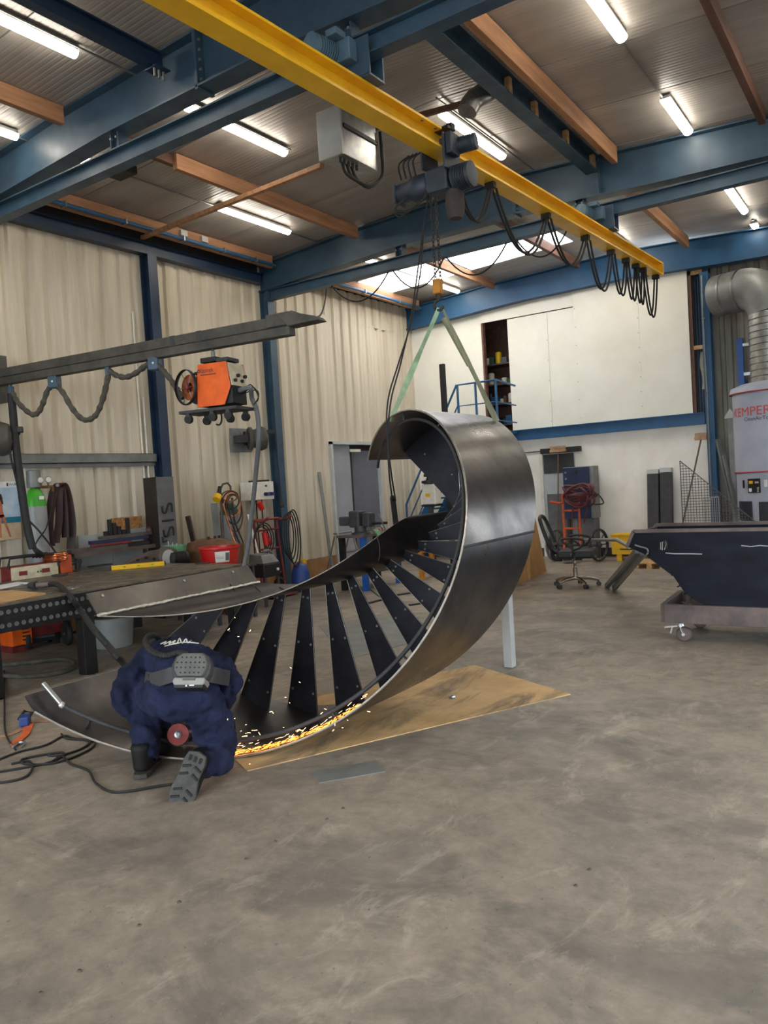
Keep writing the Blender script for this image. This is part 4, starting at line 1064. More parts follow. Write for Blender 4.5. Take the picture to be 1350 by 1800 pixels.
obj('power_cord', MB().tube(smoothline([gb+V(RIGHT)*.22-V(DOWN)*.03, dep(405, 1258, 4.9), dep(413, 1275, 4.72), dep(412, 1300, 4.66), V((onz(414, 1322).x, onz(414, 1322).y, .03))], 8), .005, n=6), 'black_rubber', t, smooth=True)
# sparks: a spray thrown along the trough of the staircase
def spark_field(n, fn, mat, name, label):
    b = MB()
    for _ in range(n):
        p, d, L, r = fn(); b.tube([p, p+d*L], r, n=3)
    return tag(obj(name, b, mat), label, 'sparks', kind='stuff')
def f1():
    u = random.random()**1.3; d_ = -98+46*u; off = .02+random.random()*.07
    p = sp(ST_R-.012-random.random()*.02, d_, off)
    dd = (sp(ST_R, d_+2, off)-sp(ST_R, d_, off)).normalized()+V((random.uniform(-.25, .25), random.uniform(-.25, .25), random.uniform(-.1, .25)))
    return p, dd.normalized(), random.uniform(.008, .035)*(1-.4*u), random.uniform(.0006, .0012)
def f2():
    u = random.random(); d_ = -100+50*u*u; off = .1+random.random()*.25
    p = sp(ST_R-.012-abs(random.gauss(0, .04)), d_, off)
    dd = (sp(ST_R, d_+2, off)-sp(ST_R, d_, off)).normalized()+V((random.uniform(-.4, .4), random.uniform(-.3, .3), random.uniform(-.2, .5)))
    return p, dd.normalized(), random.uniform(.01, .04), random.uniform(.0006, .0011)
def f3():
    u = random.random(); x, y = random.choice([(405, 1100), (440, 1125), (497, 1180), (535, 1200), (480, 1240), (520, 1010+200), (470, 1270), (560, 1265), (590, 1262), (625, 1248), (450, 1290), (440, 1345), (460, 1338), (580, 1235), (425, 1265)])
    p = dep(x+random.uniform(-30, 30), y+random.uniform(-24, 24), random.uniform(4.4, 4.9))
    if p.z < .02: p = onz(x, y) + V((0, 0, .01))
    return p, V((random.uniform(-1, 1), random.uniform(-1, 1), random.uniform(-.6, .6))).normalized(), random.uniform(.008, .022), .0011
spark_field(520, f1, 'spark_glow', 'grinding_sparks', 'dense stream of orange grinding sparks along the plate edge')
spark_field(110, f2, 'spark_white', 'flying_sparks', 'scattered bright sparks flying above the rod')
spark_field(24, f3, 'spark_white', 'stray_sparks', 'few stray sparks between the treads')
# ================================================================== left side: table, jib, gas, racks
TX0, TX1, TY0, TY1, TZ = 2.55, 6.58, 6.53, 8.42, .82
tb = thing('welding_table', 'large black perforated welding table with a worn steel top', 'table', ((TX0+TX1)/2, (TY0+TY1)/2, 0))
obj('table_top', MB().box((TX0, TY0, TZ-.02), (TX1, TY1, TZ)), 'table_top', tb, bevel=.003)
sidep = obj('side_panel', MB().box((TX0, TY0, TZ-.25), (4.62, TY0+.018, TZ-.02)), 'black_table', tb)
obj('side_panel', MB().box((4.62, TY0+.01, TZ-.12), (TX1, TY0+.028, TZ-.02)), 'black_table', tb)
obj('side_panel', MB().box((TX0, TY1-.02, TZ-.2), (TX1, TY1, TZ-.02)), 'black_table', tb)
obj('side_panel', MB().box((TX1-.02, TY0, TZ-.2), (TX1, TY1, TZ-.02)), 'black_table', tb)
obj('panel_ridge', MB().box((TX0, TY0-.006, TZ-.134), (4.62, TY0, TZ-.124)), 'black_table', sidep)
hm = None
for r_, z in enumerate((TZ-.075, TZ-.19)):
    for i in range(19):
        x = 3.36+.066*i
        if hm is None:
            hm = obj('hole', MB().lathe((0, 0, 0), [(.021, 0), (.021, .004), (.014, .004), (.013, -.003)], n=12, axis=(0, -1, 0)), 'grey_mid', sidep, local=True); o = hm
        else: o = hm.copy(); COL.objects.link(o); o.parent = sidep
        o.location = (x-tb.location.x, TY0-tb.location.y, z)
for i in range(7):
    for j in range(4):
        o = hm.copy(); COL.objects.link(o); o.parent = tb; o.name = 'top_hole'; o.rotation_euler = (-PI/2, 0, 0)
        o.location = (3.9+.36*i-tb.location.x, 6.8+.36*j-tb.location.y, TZ)
for (x, y) in ((3.54, TY0+.07), (4.475, TY0+.07), (6.45, TY0+.07), (3.3, TY1-.08), (6.38, TY1-.08)):
    lg = obj('leg', MB().box((x-.065, y-.06, .012), (x+.065, y+.06, TZ-.02)), 'black_table', tb, bevel=.004)
    obj('foot', MB().cyl((x, y, 0), (x, y, .014), .05), 'galv_grey', lg)
t_z = TZ
def on_table(x, y): return onz(x, y, TZ)
pts = [on_table(x, y) for x, y in ((-20, 1032), (30, 1023), (57, 1024), (10, 1034), (-20, 1040))]
tag(obj('paper_sheet', MB().prism([V((p.x, p.y, TZ)) for p in pts], (0, 0, .001)), 'paper'), 'white sheet of paper on the left end of the table', 'paper')
pts = [on_table(x, y) for x, y in ((-30, 1044), (20, 1040), (80, 1045), (-30, 1068))]
tag(obj('timber_board', MB().prism([V((p.x, max(p.y, TY0+.03), TZ)) for p in pts], (0, 0, .015)), 'timber_pale'), 'pale timber board on the table corner at the left edge', 'board')
p = on_table(105, 1012)
tag(obj('flat_disc', MB().lathe((p.x, p.y, TZ), [(.07, 0), (.09, .006), (.09, .016), (.06, .02)], n=20), 'grey_dark', smooth=True), 'dark grinding disc lying on the table', 'disc')
p = on_table(124, 1034)
t = thing('metal_ring', 'shiny flat metal ring on the table edge', 'ring', (p.x, p.y, TZ))
obj('ring', MB().lathe((p.x, p.y, TZ), [(.05, 0), (.085, 0), (.085, .01), (.05, .01), (.05, 0)], n=24, cap=False), 'galvanised', t, smooth=True)
a, b = on_table(193, 1003), on_table(291, 994)
t = thing('spirit_level', 'yellow spirit level lying on the table', 'level', (a.x, a.y, TZ))
obj('body', MB().bar(a+V((0, 0, .028)), b+V((0, 0, .028)), .025, .055), 'yellow', t, bevel=.003)
obj('end_cap', MB().bar(a+V((0, 0, .028)), a.lerp(b, .03)+V((0, 0, .028)), .03, .057), 'black', t)
obj('end_cap', MB().bar(a.lerp(b, .98)+V((0, 0, .028)), b+V((0, 0, .028)), .03, .057), 'black', t)
obj('groove', MB().bar(a.lerp(b, .04)+V((0, -.013, .028)), b+V((0, -.013, .028)), .002, .014), 'black', t)
for f_ in (.25, .5, .75): obj('vial', MB().cyl(a.lerp(b, f_-.02)+V((0, -.014, .03)), a.lerp(b, f_+.02)+V((0, -.014, .03)), .007, n=8), 'green', t)
a, b = on_table(155, 998), on_table(196, 993)
tag(obj('steel_flat', MB().bar(a+V((0, 0, .012)), b+V((0, 0, .012)), .05, .02), 'grey_dark'), 'short dark steel bar on the far table edge', 'bar')
a, b = on_table(345, 992), on_table(368, 991)
tag(obj('steel_flat', MB().bar(a+V((0, 0, .008)), b+V((0, 0, .008)), .05, .012), 'black'), 'small black flat bar on the right end of the table', 'bar')
# welding torch with its hose draped over the table edge
tp = [on_table(52, 1036)+V((0, 0, .04)), on_table(64, 1036)+V((0, 0, .04)), on_table(88, 1034)+V((0, 0, .04))]
t = thing('welding_torch', 'welding torch on the table with a thick black hose falling to the floor', 'torch', tp[1])
obj('nozzle', MB().cyl(tp[0], tp[1], .03, .042, n=14), 'grey_dark', t, smooth=True)
obj('handle', MB().cyl(tp[1], tp[2], .028, n=12), 'rust_dark', t, smooth=True)
hp = [tp[2], on_table(104, 1037)+V((0, 0, .045)), ony(125, 1050, TY0-.06), ony(143, 1075, TY0-.12), dep(165, 1106, 6.2), dep(190, 1135, 6.1), dep(212, 1160, 6.0)]
g_ = onz(232, 1176); hp += [V((g_.x, g_.y, .03)), V((g_.x+.3, g_.y-.4, .03))]
obj('hose', MB().tube(smoothline(hp, 8), .026, n=10), 'black_rubber', t, smooth=True)
# belt grinder standing behind the spirit level
p = V((6.2, 8.1, TZ))
t = thing('belt_grinder', 'rusty belt grinder arm with a round contact wheel behind the spirit level', 'grinder', p)
A1, B1 = ony(196, 990, 8.1), ony(283, 966, 8.1)
obj('arm', MB().prism([V((A1.x, 8.06, TZ)), V((B1.x, 8.06, TZ)), V((B1.x+.02, 8.06, B1.z)), V((B1.x-.14, 8.06, B1.z-.0))], (0, .1, 0)), 'rust_dark', t, bevel=.006)
wc = ony(289, 976, 8.1)
obj('contact_wheel', MB().lathe((wc.x, 8.16, wc.z-.03), [(.04, 0), (.05, .02), (.13, .03), (.14, .05), (.14, .13), (.12, .14), (.05, .13)], n=24, axis=(0, -1, 0)), 'rust_dark', t, smooth=True)
obj('wheel_face', MB().lathe((wc.x, 8.02, wc.z-.03), [(.08, -.012), (.105, -.012), (.105, 0), (.08, 0)], n=24, axis=(0, -1, 0)), 'grey_light', t)
for f_, h in ((.45, .5), (.62, .6), (.78, .4)):
    c = V((A1.x+(B1.x-A1.x)*f_, 8.05, TZ+(B1.z-TZ)*h*.9)); obj('bolt', MB().cyl(c, c+V((0, -.025, 0)), .018, n=8), 'black', t)

# ---- bars on a trestle behind the table
t = thing('bar_trestle', 'steel trestle against the wall carrying flat bars', 'trestle', (6.3, 8.75, 0))
obj('rail', MB().box((5.75, 8.60, .98), (7.1, 8.66, 1.03)), 'rust_dark', t)
obj('rail', MB().box((5.75, 8.86, .98), (7.1, 8.92, 1.03)), 'rust_dark', t)
for x in (5.8, 7.05):
    for y in (8.61, 8.87): obj('leg', MB().box((x-.02, y, 0), (x+.02, y+.04, .98)), 'rust_dark', t)
bars = [('wide brown flat bar lowest on the trestle', 5.72, 6.55, 8.6, .1, 1.03, .05, 'rust_dark'), ('bright red bar in the stack on the trestle', 6.0, 6.6, 8.58, .05, 1.085, .028, 'red_dull'),
        ('dark blue bar in the stack on the trestle', 6.0, 6.9, 8.6, .06, 1.115, .045, 'navy_cabinet'), ('long brown bar on top of the trestle stack', 6.2, 7.15, 8.66, .08, 1.162, .04, 'rust_dark'),
        ('grey bar under the red bar on the trestle', 6.3, 7.0, 8.72, .06, 1.03, .05, 'grey_dark')]
for lab, x0, x1, y, w, z, h, m in bars:
    tag(obj('flat_bar', MB().box((x0, y, z), (x1, y+w, z+h)), m, bevel=.003), lab, 'bar', 'bars on the trestle')
for i in range(9):
    x = 6.92+.04*i; tag(obj('pipe_offcut', MB().cyl((x, 8.62+.02*(i % 3), 1.225), (x+.05, 8.72, 1.235+.012*(i % 4)), .018+.004*(i % 3), n=8), ('rust_dark', 'copper', 'grey_dark')[i % 3]),
        'small pipe offcut heaped on the right end of the trestle', 'offcut', 'offcuts heaped on the trestle')
b = MB()
for i in range(6):
    c = V((6.27+.07*i, 8.68, 1.202)); b = MB()
    b.box(c, c+V((.05, .04, .06+.05*((i*7) % 4)))); tag(obj('black_clamp', b, 'black', bevel=.006), 'small black clamp standing on the top bar of the trestle', 'clamp', 'black clamps on the bars')
# panels leaning on the wall
def wall_panel(name, lab, cat, px0, px1, py0, z0, Y, mat, th=.02):
    x0, x1 = ony(px0, py0, Y).x, ony(px1, py0, Y).x; z1 = ony((px0+px1)/2, py0, Y).z
    return tag(obj(name, MB().box((x0, Y, z0), (x1, Y+th, z1)), mat, bevel=.004), lab, cat)
wall_panel('sheet_panel', 'pale grey sheet leaning on the wall at the left', 'panel', 137, 199, 939, 0, 8.98, 'grey_panel')
wall_panel('sheet_panel', 'pale grey sheet leaning below the chipboard piece', 'panel', 196, 271, 929, 0, 8.95, 'grey_panel')
x0, x1 = ony(196, 920, 8.99).x, ony(249, 920, 8.99).x
tag(obj('chipboard_piece', MB().box((x0, 8.98, ony(220, 931, 8.99).z-.05), (x1, 9.0, ony(220, 909, 8.99).z)), 'osb'), 'orange brown chipboard piece above the grey sheet', 'board')
tag(obj('red_tag', MB().box((ony(254, 945, 8.93).x, 8.93, ony(254, 950, 8.93).z), (ony(259, 945, 8.93).x, 8.94, ony(254, 938, 8.93).z)), 'red'), 'small red strip on the grey sheet by the white conduits', 'tag')
# sprayed steel box column
X0, X1 = ony(278, 900, 8.5).x, ony(308, 900, 8.5).x; Y1_ = onx(255, 900, X0).y
t = thing('steel_box_section', 'tall dark steel box section sprayed with black letters, standing by the wall', 'steel section', ((X0+X1)/2, 8.6, 0))
zt = ony(290, 838, 8.5).z
obj('section', MB().box((X0, 8.5, 0), (X1, min(Y1_, 8.95), zt)), 'steel_inner', t, bevel=.008)
obj('section_face', MB().box((X0, 8.494, 0), (X1, 8.5, zt)), 'grey_mid', t)
for k, ch in enumerate('SIS'):
    z = (ony(292, 893, 8.49).z, ony(292, 915, 8.49).z, ony(292, 935, 8.49).z)[k]
    if ch == 'I': pts = [V((X0+.05, 8.488, z)), V((X1-.05, 8.488, z+.005))]
    else:
        xc = (X0+X1)/2; s_ = .085; h_ = .085
        pts = smoothline([V((xc-h_, 8.488, z+.03)), V((xc-h_*.9, 8.488, z-.05)), V((xc-h_*.35, 8.488, z-.06)), V((xc, 8.488, z)), V((xc+h_*.4, 8.488, z+.06)), V((xc+h_*.95, 8.488, z+.045)), V((xc+h_, 8.488, z-.06))], 5)
    obj('painted_letter', MB().tube(pts, .014, n=6, squash=1), 'paint_black', t)
obj('painted_letter', MB().tube([V((X0+.03, 8.488, 1.12)), V((X0+.04, 8.488, 1.05)), V((X0+.1, 8.488, 1.06))], .014, n=6), 'paint_black', t)
# brown flat leaning, rusty drum, red bucket
a, b = ony(340, 952, 8.85), ony(330, 907, 8.95)
tag(obj('steel_flat', MB().bar(V((a.x+.12, a.y-.1, 0)), b, .09, .03), 'rust_dark'), 'dark brown flat bar leaning on the wall behind the rusty drum', 'bar')
c = V((7.68, 8.28, 0))
t = thing('rusty_drum', 'rusty brown drum with a dished lid behind the red bucket', 'drum', c)
obj('shell', MB().lathe(c, [(.42, 0), (.43, .02), (.43, .86), (.42, .88)], n=30), 'rust', t, smooth=True)
obj('lid', MB().lathe(c+V((0, 0, .88)), [(.43, 0), (.40, .05), (.30, .11), (.15, .15), (.03, .16)], n=30), 'rust', t, smooth=True)
for dx in (-.1, .02, .1): obj('fitting', MB().cyl(c+V((dx, -.1, 1.02)), c+V((dx, -.1, 1.07)), .02, n=8), 'black', t)
st = V((7.17, 7.55, 0))
t = thing('bucket_stand', 'grey steel stand carrying the red bucket', 'stand', st)
obj('stand_top', MB().box(st+V((-.36, -.3, .68)), st+V((.36, .3, .70))), 'grey_dark', t)
for sx in (-.32, .32):
    for sy in (-.26, .26): obj('leg', MB().box(st+V((sx-.02, sy-.02, 0)), st+V((sx+.02, sy+.02, .68))), 'grey_dark', t)
t = thing('red_bucket', 'red plastic bucket with a white printed label behind the table', 'bucket', st+V((0, 0, .7)))
bc_ = st+V((0, 0, .7))
obj('body', MB().lathe(bc_, [(.22, 0), (.255, .24), (.272, .25), (.272, .27), (.25, .27), (.21, .02)], n=30, cap=False), 'red', t, smooth=True)
def on_cyl(c, r, ang, z): return V((c.x+r*math.cos(ang), c.y+r*math.sin(ang), c.z+z))
aim = math.atan2(-c.y, -c.x)
b = MB(); A_, B_ = [], []
for i in range(9):
    an = aim-.25+.75*i/8; A_.append(on_cyl(bc_, .236, an, .08)); B_.append(on_cyl(bc_, .257, an, .22))
lb = obj('label', MB().strip(A_, B_, .002), 'off_white', t)
A_, B_ = [], []
for i in range(4):
    an = aim+.28+.2*i/3; A_.append(on_cyl(bc_, .241, an, .10)); B_.append(on_cyl(bc_, .256, an, .2))
obj('label_picture', MB().strip(A_, B_, .002), 'grey_mid', lb)
for zz in (.13, .15, .17):
    obj('label_line', MB().tube([on_cyl(bc_, .246+.06*(zz-.13), aim-.2+.4*i/5, zz) for i in range(6)], .003, n=4), 'grey_mid', lb)
t = thing('green_wire_basket', 'pale green wire basket of scraps beside the rusty drum', 'basket', V((6.95, 8.2, 0)))
cb = ony(308, 966, 8.2)
obj('basket', MB().lathe((cb.x, 8.2, cb.z-.08), [(.12, 0), (.16, .14)], n=14, cap=False), 'green_cloth', t)
obj('post', MB().cyl((cb.x, 8.2, 0), (cb.x, 8.2, cb.z-.08), .03), 'grey_dark', t)
for i in range(5): obj('scrap', MB().cyl((cb.x-.1+.05*i, 8.2, cb.z-.05), (cb.x-.15+.07*i, 8.15, cb.z+.12-.02*i), .008, n=6), 'grey_light', t)
t = thing('black_motor', 'black electric motor beside the contact wheel', 'motor', V((6.95, 7.95, 0)))
motor('motor', ony(316, 978, 7.95)+V((-.1, .1, -.04)), (1, -.3, 0), .26, .1, 'black', t)
obj('stand', MB().box((6.88, 7.9, 0), (7.0, 8.0, .72)), 'grey_dark', t)

# ---- gas bottle, regulator, straps, poster on the near left wall
def gas_bottle(c, r, h, cap, body, label):
    t = thing('gas_bottle', label, 'gas bottle', c)
    obj('body', MB().lathe(c, [(r*.9, 0), (r, .02), (r, h*.82)], n=24), body, t, smooth=True)
    obj('shoulder', MB().lathe(c+V((0, 0, h*.82)), [(r, 0), (r*.96, h*.03), (r*.8, h*.07), (r*.55, h*.1), (r*.3, h*.115)], n=24), cap, t, smooth=True)
    obj('valve', MB().cyl(c+V((0, 0, h*.93)), c+V((0, 0, h*1.0)), .02), 'copper', t)
    return t
cyl1 = V((5.44, 8.84, 0)); hh = 2.0
t = gas_bottle(cyl1, .125, 2.0, 'green', 'gas_grey', 'grey gas bottle with a bright green shoulder by the beach poster')
obj('valve_guard', MB().lathe(cyl1+V((0, 0, 1.87)), [(.085, 0), (.08, .2), (.06, .21)], n=18, cap=False), 'galv_grey', t, smooth=True)
obj('label_sticker', MB().box((5.41, 8.70, 1.72), (5.47, 8.71, 1.76)), 'white', t)
t = thing('gas_regulator', 'brass gas regulator with two round gauges', 'regulator', ony(86, 852, 8.8))
rc = ony(79, 856, 8.8)
obj('body', MB().tube([rc-V((.14, 0, 0)), rc, rc+V((.1, 0, 0)), rc+V((.1, 0, -.06))], .018, n=8), 'rust', t, smooth=True)
for px, py in ((71, 844), (85, 843)):
    g = ony(px, py, 8.76); gd = obj('gauge', MB().lathe(g, [(.038, -.02), (.04, .0), (.036, .008), (.03, .01)], n=18, axis=(-.4, -1, 0)), 'galvanised', t, smooth=True)
    obj('dial', MB().lathe(g+V((-.004, -.011, 0)), [(.001, 0), (.031, 0), (.031, .002), (.001, .002)], n=18, axis=(-.4, -1, 0)), 'off_white', gd)
    obj('stem', MB().tube([g+V((0, .01, -.03)), g+V((0, .01, -.1))], .01, n=6), 'rust', t)
gh = [rc+V((.1, 0, -.06)), ony(88, 905, 8.75), ony(80, 930, 8.72), ony(66, 950, 8.7), ony(60, 963, 8.65)]
obj('gas_hose', MB().tube(smoothline(gh, 8), .009, n=6), 'black_rubber', t, smooth=True)
# leather strap hung over a peg
t = thing('leather_strap', 'dark brown leather apron strap draped over a wall peg', 'strap', ony(100, 850, 8.95))
def strap_pts(L, Y): return [ony(x, y, Y) for x, y in L]
for k, (L, w) in enumerate((([(86, 960), (83, 930), (84, 905), (88, 880), (92, 862), (100, 851), (108, 852), (114, 866), (119, 890), (123, 925), (121, 965)], .10), ([(95, 955), (100, 920), (101, 890), (101, 868), (104, 858), (107, 870), (110, 900), (112, 945)], .07))):
    P_ = smoothline(strap_pts(L, 8.9-.05*k), 6); obj('strap_band', MB().strip([p+V((-w*.35, .0, 0)) for p in P_], [p+V((w*.35, -.08, 0)) for p in P_], .012), 'brown_leather', t, smooth=True)
obj('peg', MB().cyl(ony(101, 853, 8.8), ony(101, 853, YL), .02), 'galv_grey', t)
# poster
t = thing('beach_poster', 'calendar poster of a beach with a figure in red swimwear', 'poster', (5.1, 9.02, 1.6))
PX0, PX1, PZ0, PZ1 = 4.86, 5.36, 1.26, 1.96; py = YL-.025
def rectp(n_, x0, x1, z0, z1, mat, dy=0.0): return obj(n_, MB().box((x0, py-dy-.002, z0), (x1, py-dy, z1)), mat, t)
pm('print_sky', (150, 178, 206), (196, 208, 216), scale=4, rough=.5); pm('print_sea', (30, 120, 140), (24, 100, 124), scale=6, rough=.5); pm('print_sand', (206, 182, 150), (188, 160, 128), scale=9, rough=.5)
pm('print_skin', (196, 118, 84), (170, 92, 62), scale=16, rough=.5); pm('print_red', (206, 70, 60), rough=.5); pm('print_hair', (70, 46, 36), rough=.5)
rectp('poster_margin', PX0, PX1, PZ0, PZ1, 'paper'); rectp('poster_sky', PX0, PX1, 1.53, 1.89, 'print_sky', .002); rectp('poster_sea', PX0, PX1, 1.46, 1.53, 'print_sea', .002); rectp('poster_sand', PX0, PX1, PZ0, 1.46, 'print_sand', .002)
def fig(n_, P_, r, mat): return obj(n_, MB().strip([V((x-r_/2, py-.005, z)) for x, z, r_ in P_], [V((x+r_/2, py-.005, z)) for x, z, r_ in P_], .001), mat, t)
fx_ = 5.115
fig('figure_torso', [(fx_, 1.73, .05), (fx_, 1.66, .055), (fx_+.005, 1.61, .045), (fx_+.005, 1.56, .065)], 0, 'print_skin')
fig('figure_leg', [(fx_-.01, 1.56, .04), (fx_-.02, 1.44, .03), (fx_-.02, 1.29, .018)], 0, 'print_skin')
fig('figure_leg', [(fx_+.025, 1.56, .04), (fx_+.055, 1.44, .03), (fx_+.10, 1.29, .018)], 0, 'print_skin')
fig('figure_head', [(fx_-.005, 1.80, .03), (fx_-.005, 1.77, .04), (fx_-.003, 1.73, .03)], 0, 'print_skin')
fig('figure_hair', [(fx_+.005, 1.815, .035), (fx_+.018, 1.77, .035), (fx_+.03, 1.69, .02)], 0, 'print_hair')
fig('figure_arm', [(fx_-.03, 1.72, .02), (fx_-.055, 1.76, .018), (fx_-.04, 1.80, .016)], 0, 'print_skin')
fig('figure_swimwear', [(fx_+.005, 1.565, .066), (fx_+.008, 1.54, .05), (fx_+.01, 1.525, .02)], 0, 'print_red')
text_mesh('poster_print', 'B WURTH'[2:], 'text_dark', t, .042, (5.245, py-.004, 1.91), (1, 0, 0), (0, 0, 1))
obj('poster_emblem', MB().box((5.215, py-.004, 1.905), (5.237, py-.003, 1.945)), 'red_dull', t)
# welding power source beyond the table
w0 = V((4.95, 8.62, 0))
wx0, wx1 = ony(14, 1000, 8.5).x, ony(105, 995, 8.5).x; wz1 = ony(60, 992, 8.5).z; 
t = thing('welding_machine', 'welding power source with a cream control panel and black carry bars', 'welder', ((wx0+wx1)/2, 8.7, 0))
obj('case', MB().box((wx0+.02, 8.5, .12), (wx1-.02, 8.7, wz1)), 'red_dull', t, bevel=.01)
fp = obj('front_panel', MB().box((wx0+.03, 8.485, wz1-.32), (wx1-.03, 8.5, wz1-.01)), 'cream', t, bevel=.003)
for f_ in (.26, .7): obj('display', MB().box((wx0+(wx1-wx0)*f_-.05, 8.480, wz1-.11), (wx0+(wx1-wx0)*f_+.05, 8.485, wz1-.06)), 'red_dull', fp)
for i in range(5):
    c = V((wx0+.1+.14*i, 8.47, wz1-.2)); obj('knob', MB().cyl(c, c+V((0, .016, 0)), .022), 'grey_dark', fp)
for i in range(4): obj('key', MB().box((wx0+.34+.035*i, 8.481, wz1-.1), (wx0+.36+.035*i, 8.485, wz1-.08)), 'green_dark', fp)
obj('carry_bar', MB().tube([(wx0, 8.5, wz1-.02), (wx0+.03, 8.5, wz1+.1), (wx1-.03, 8.5, wz1+.1), (wx1, 8.5, wz1-.02)], .014, n=8), 'black', t, smooth=True)
obj('carry_bar', MB().tube([(wx0, 8.69, wz1-.02), (wx0+.03, 8.69, wz1+.1), (wx1-.03, 8.69, wz1+.1), (wx1, 8.69, wz1-.02)], .014, n=8), 'black', t, smooth=True)
obj('base', MB().box((wx0, 8.46, .06), (wx1, 8.7, .12)), 'black', t)
for x in (wx0+.1, wx1-.1):
    for y in (8.5, 8.66): obj('caster', MB().cyl((x-.015, y, .035), (x+.015, y, .035), .035), 'black_rubber', t)
cc = V((ony(97, 978, 8.6).x, 8.6, wz1+.0))
t = thing('copper_wire_coil', 'coil of copper wire on top of the welding machine', 'coil', cc)
for k in range(5):
    obj('turn', MB().tube([cc+V(((.13+.006*(k % 2))*math.cos(a_), (.13+.006*(k % 2))*math.sin(a_), .012+.019*k)) for a_ in np.linspace(0, 2*PI, 25)[:-1]], .011, n=6, closed=True), 'copper', t, smooth=True)
ox = ony(118, 990, 8.5)
t = thing('orange_scraper_box', 'orange metal box with cables beside the welding machine', 'box', (ox.x, 8.6, 0))
obj('box', MB().box((ox.x-.09, 8.5, ox.z-.12), (ox.x+.07, 8.68, ox.z+.1)), 'orange_dull', t, bevel=.01)
obj('stand', MB().box((ox.x-.04, 8.54, 0), (ox.x+.02, 8.62, ox.z-.12)), 'grey_dark', t)
for k in range(3): obj('cable', MB().tube(smoothline([(ox.x+.07, 8.52, ox.z+.05-.04*k), (ox.x+.15+.02*k, 8.5, ox.z+.02), (ox.x+.13, 8.5, ox.z-.1), (ox.x+.06, 8.52, ox.z-.1)], 6), .011, n=6), 'black_rubber', t, smooth=True)

# ---- jib boom with cable festoon and hanging wire feeder
JA, JB = V((5.10, 8.95, 3.17)), V((5.58, 4.72, 3.17))
jd = (JB-JA).normalized(); js = V((jd.y, -jd.x, 0))
jib = thing('jib_boom', 'dark grey wall jib boom reaching out over the table', 'jib', JA)
obj('upper_profile', MB().bar(JA+V((0, 0, .045)), JB+V((0, 0, .045)), .1, .1), 'boom', jib, bevel=.006)
obj('lower_profile', MB().bar(JA-V((0, 0, .05)), JB-V((0, 0, .05)), .1, .085), 'boom', jib, bevel=.006)
obj('slot', MB().bar(JA+js*.0505-V((0, 0, .004)), JB+js*.0505-V((0, 0, .004)), .002, .008), 'black', jib)
obj('slot', MB().bar(JA-js*.0505-V((0, 0, .004)), JB-js*.0505-V((0, 0, .004)), .002, .008), 'black', jib)
tip = [JB-jd*.12+V((0, 0, .1)), JB+jd*.0+V((0, 0, .12)), JB+jd*.3+V((0, 0, .03)), JB+jd*.34-V((0, 0, .01)), JB+jd*.0-V((0, 0, .02))]
obj('tip_cover', MB().prism([p-js*.075 for p in tip], js*.15), 'boom', jib, bevel=.008)
obj('tip_sleeve', MB().cbox(JB-jd*.1+V((0, 0, .06)), (.13, .3, .12), Matrix.Rotation(math.atan2(jd.y, jd.x)-PI/2, 3, 'Z')), 'boom', jib, bevel=.008)
for q in (.66, .74): obj('patch', MB().bar(JA.lerp(JB, q)+V((0, 0, .045)), JA.lerp(JB, q+.015)+V((0, 0, .045)), .104, .104), 'grey_dark', jib)
for q in (.2, .3): obj('chipped_paint', MB().bar(JA.lerp(JB, q)-js*.051-V((0, 0, .05)), JA.lerp(JB, q+.02)-js*.051-V((0, 0, .045)), .002, .025), 'galv_grey', jib)
obj('wall_bracket', MB().box((4.95, 8.9, 2.9), (5.25, YL, 3.45)), 'boom', jib)
def jib_pt(px):  # point under the boom in line with the pixel column
    best = None
    for i in range(400):
        p = JA.lerp(JB, i/400); d = p-V(CAM); x = 675+F_PX*d.dot(V(RIGHT))/d.dot(V(FWD))
        if best is None or abs(x-px) < best[0]: best = (abs(x-px), p)
    return best[1]
def at_jib(px, py_): # same distance as the boom there
    p = jib_pt(px); return dep(px, py_, (p-V(CAM)).dot(V(FWD)))
feet = [(20, 688), (96, 672), (190, 650), (272, 640)]
for k, (x, y) in enumerate(feet):
    c = at_jib(x, y); top = jib_pt(x)-V((0, 0, .09))
    t = thing('cable_trolley', 'blue cable trolley under the jib boom, %s from the left' % ('first', 'second', 'third', 'fourth')[k], 'trolley', c, 0, 'cable trolleys of the jib')
    obj('hanger', MB().tube([V((c.x, c.y, top.z)), c+V((0, 0, .05))], .014, n=8), 'blue_dark', t)
    if k in (1, 3):
        obj('clamp_block', MB().cbox(c, (.11, .11, .13), Matrix.Rotation(.45, 3, 'Z')), 'blue_steel', t, bevel=.008)
        obj('bolt', MB().cyl(c-V(FWD)*.062, c-V(FWD)*.07, .012, n=6), 'galvanised', t)
    else: obj('clamp_block', MB().cbox(c, (.06, .05, .12), Matrix.Rotation(.45, 3, 'Z')), 'blue_steel', t, bevel=.008)
loops = [[(22, 690), (30, 705), (44, 720), (58, 729), (68, 724), (76, 708), (84, 686), (94, 676)], [(98, 676), (112, 692), (125, 715), (142, 735), (155, 738), (168, 730), (178, 710), (185, 685), (191, 658)], [(192, 652), (205, 660), (222, 663), (240, 655), (256, 643), (270, 640)], [(276, 642), (290, 655), (302, 670), (312, 686), (322, 700)]]
for k, L in enumerate(loops):
    t = thing('sleeved_cable', 'grey sleeved cable sagging under the jib, %s' % ('leftmost loop', 'deepest loop', 'shallow loop before the wire feeder', 'piece running into the wire feeder')[k], 'cable', at_jib(*L[0]), 0, 'sleeved cables under the jib')
    P_ = smoothline([at_jib(*q) for q in L], 7)
    obj('sleeve', MB().tube(P_, .03, n=9, radii=[.029+.004*math.sin(i*1.3)+random.uniform(-.002, .002) for i in range(len(P_))]), 'hose_grey', t, smooth=True)
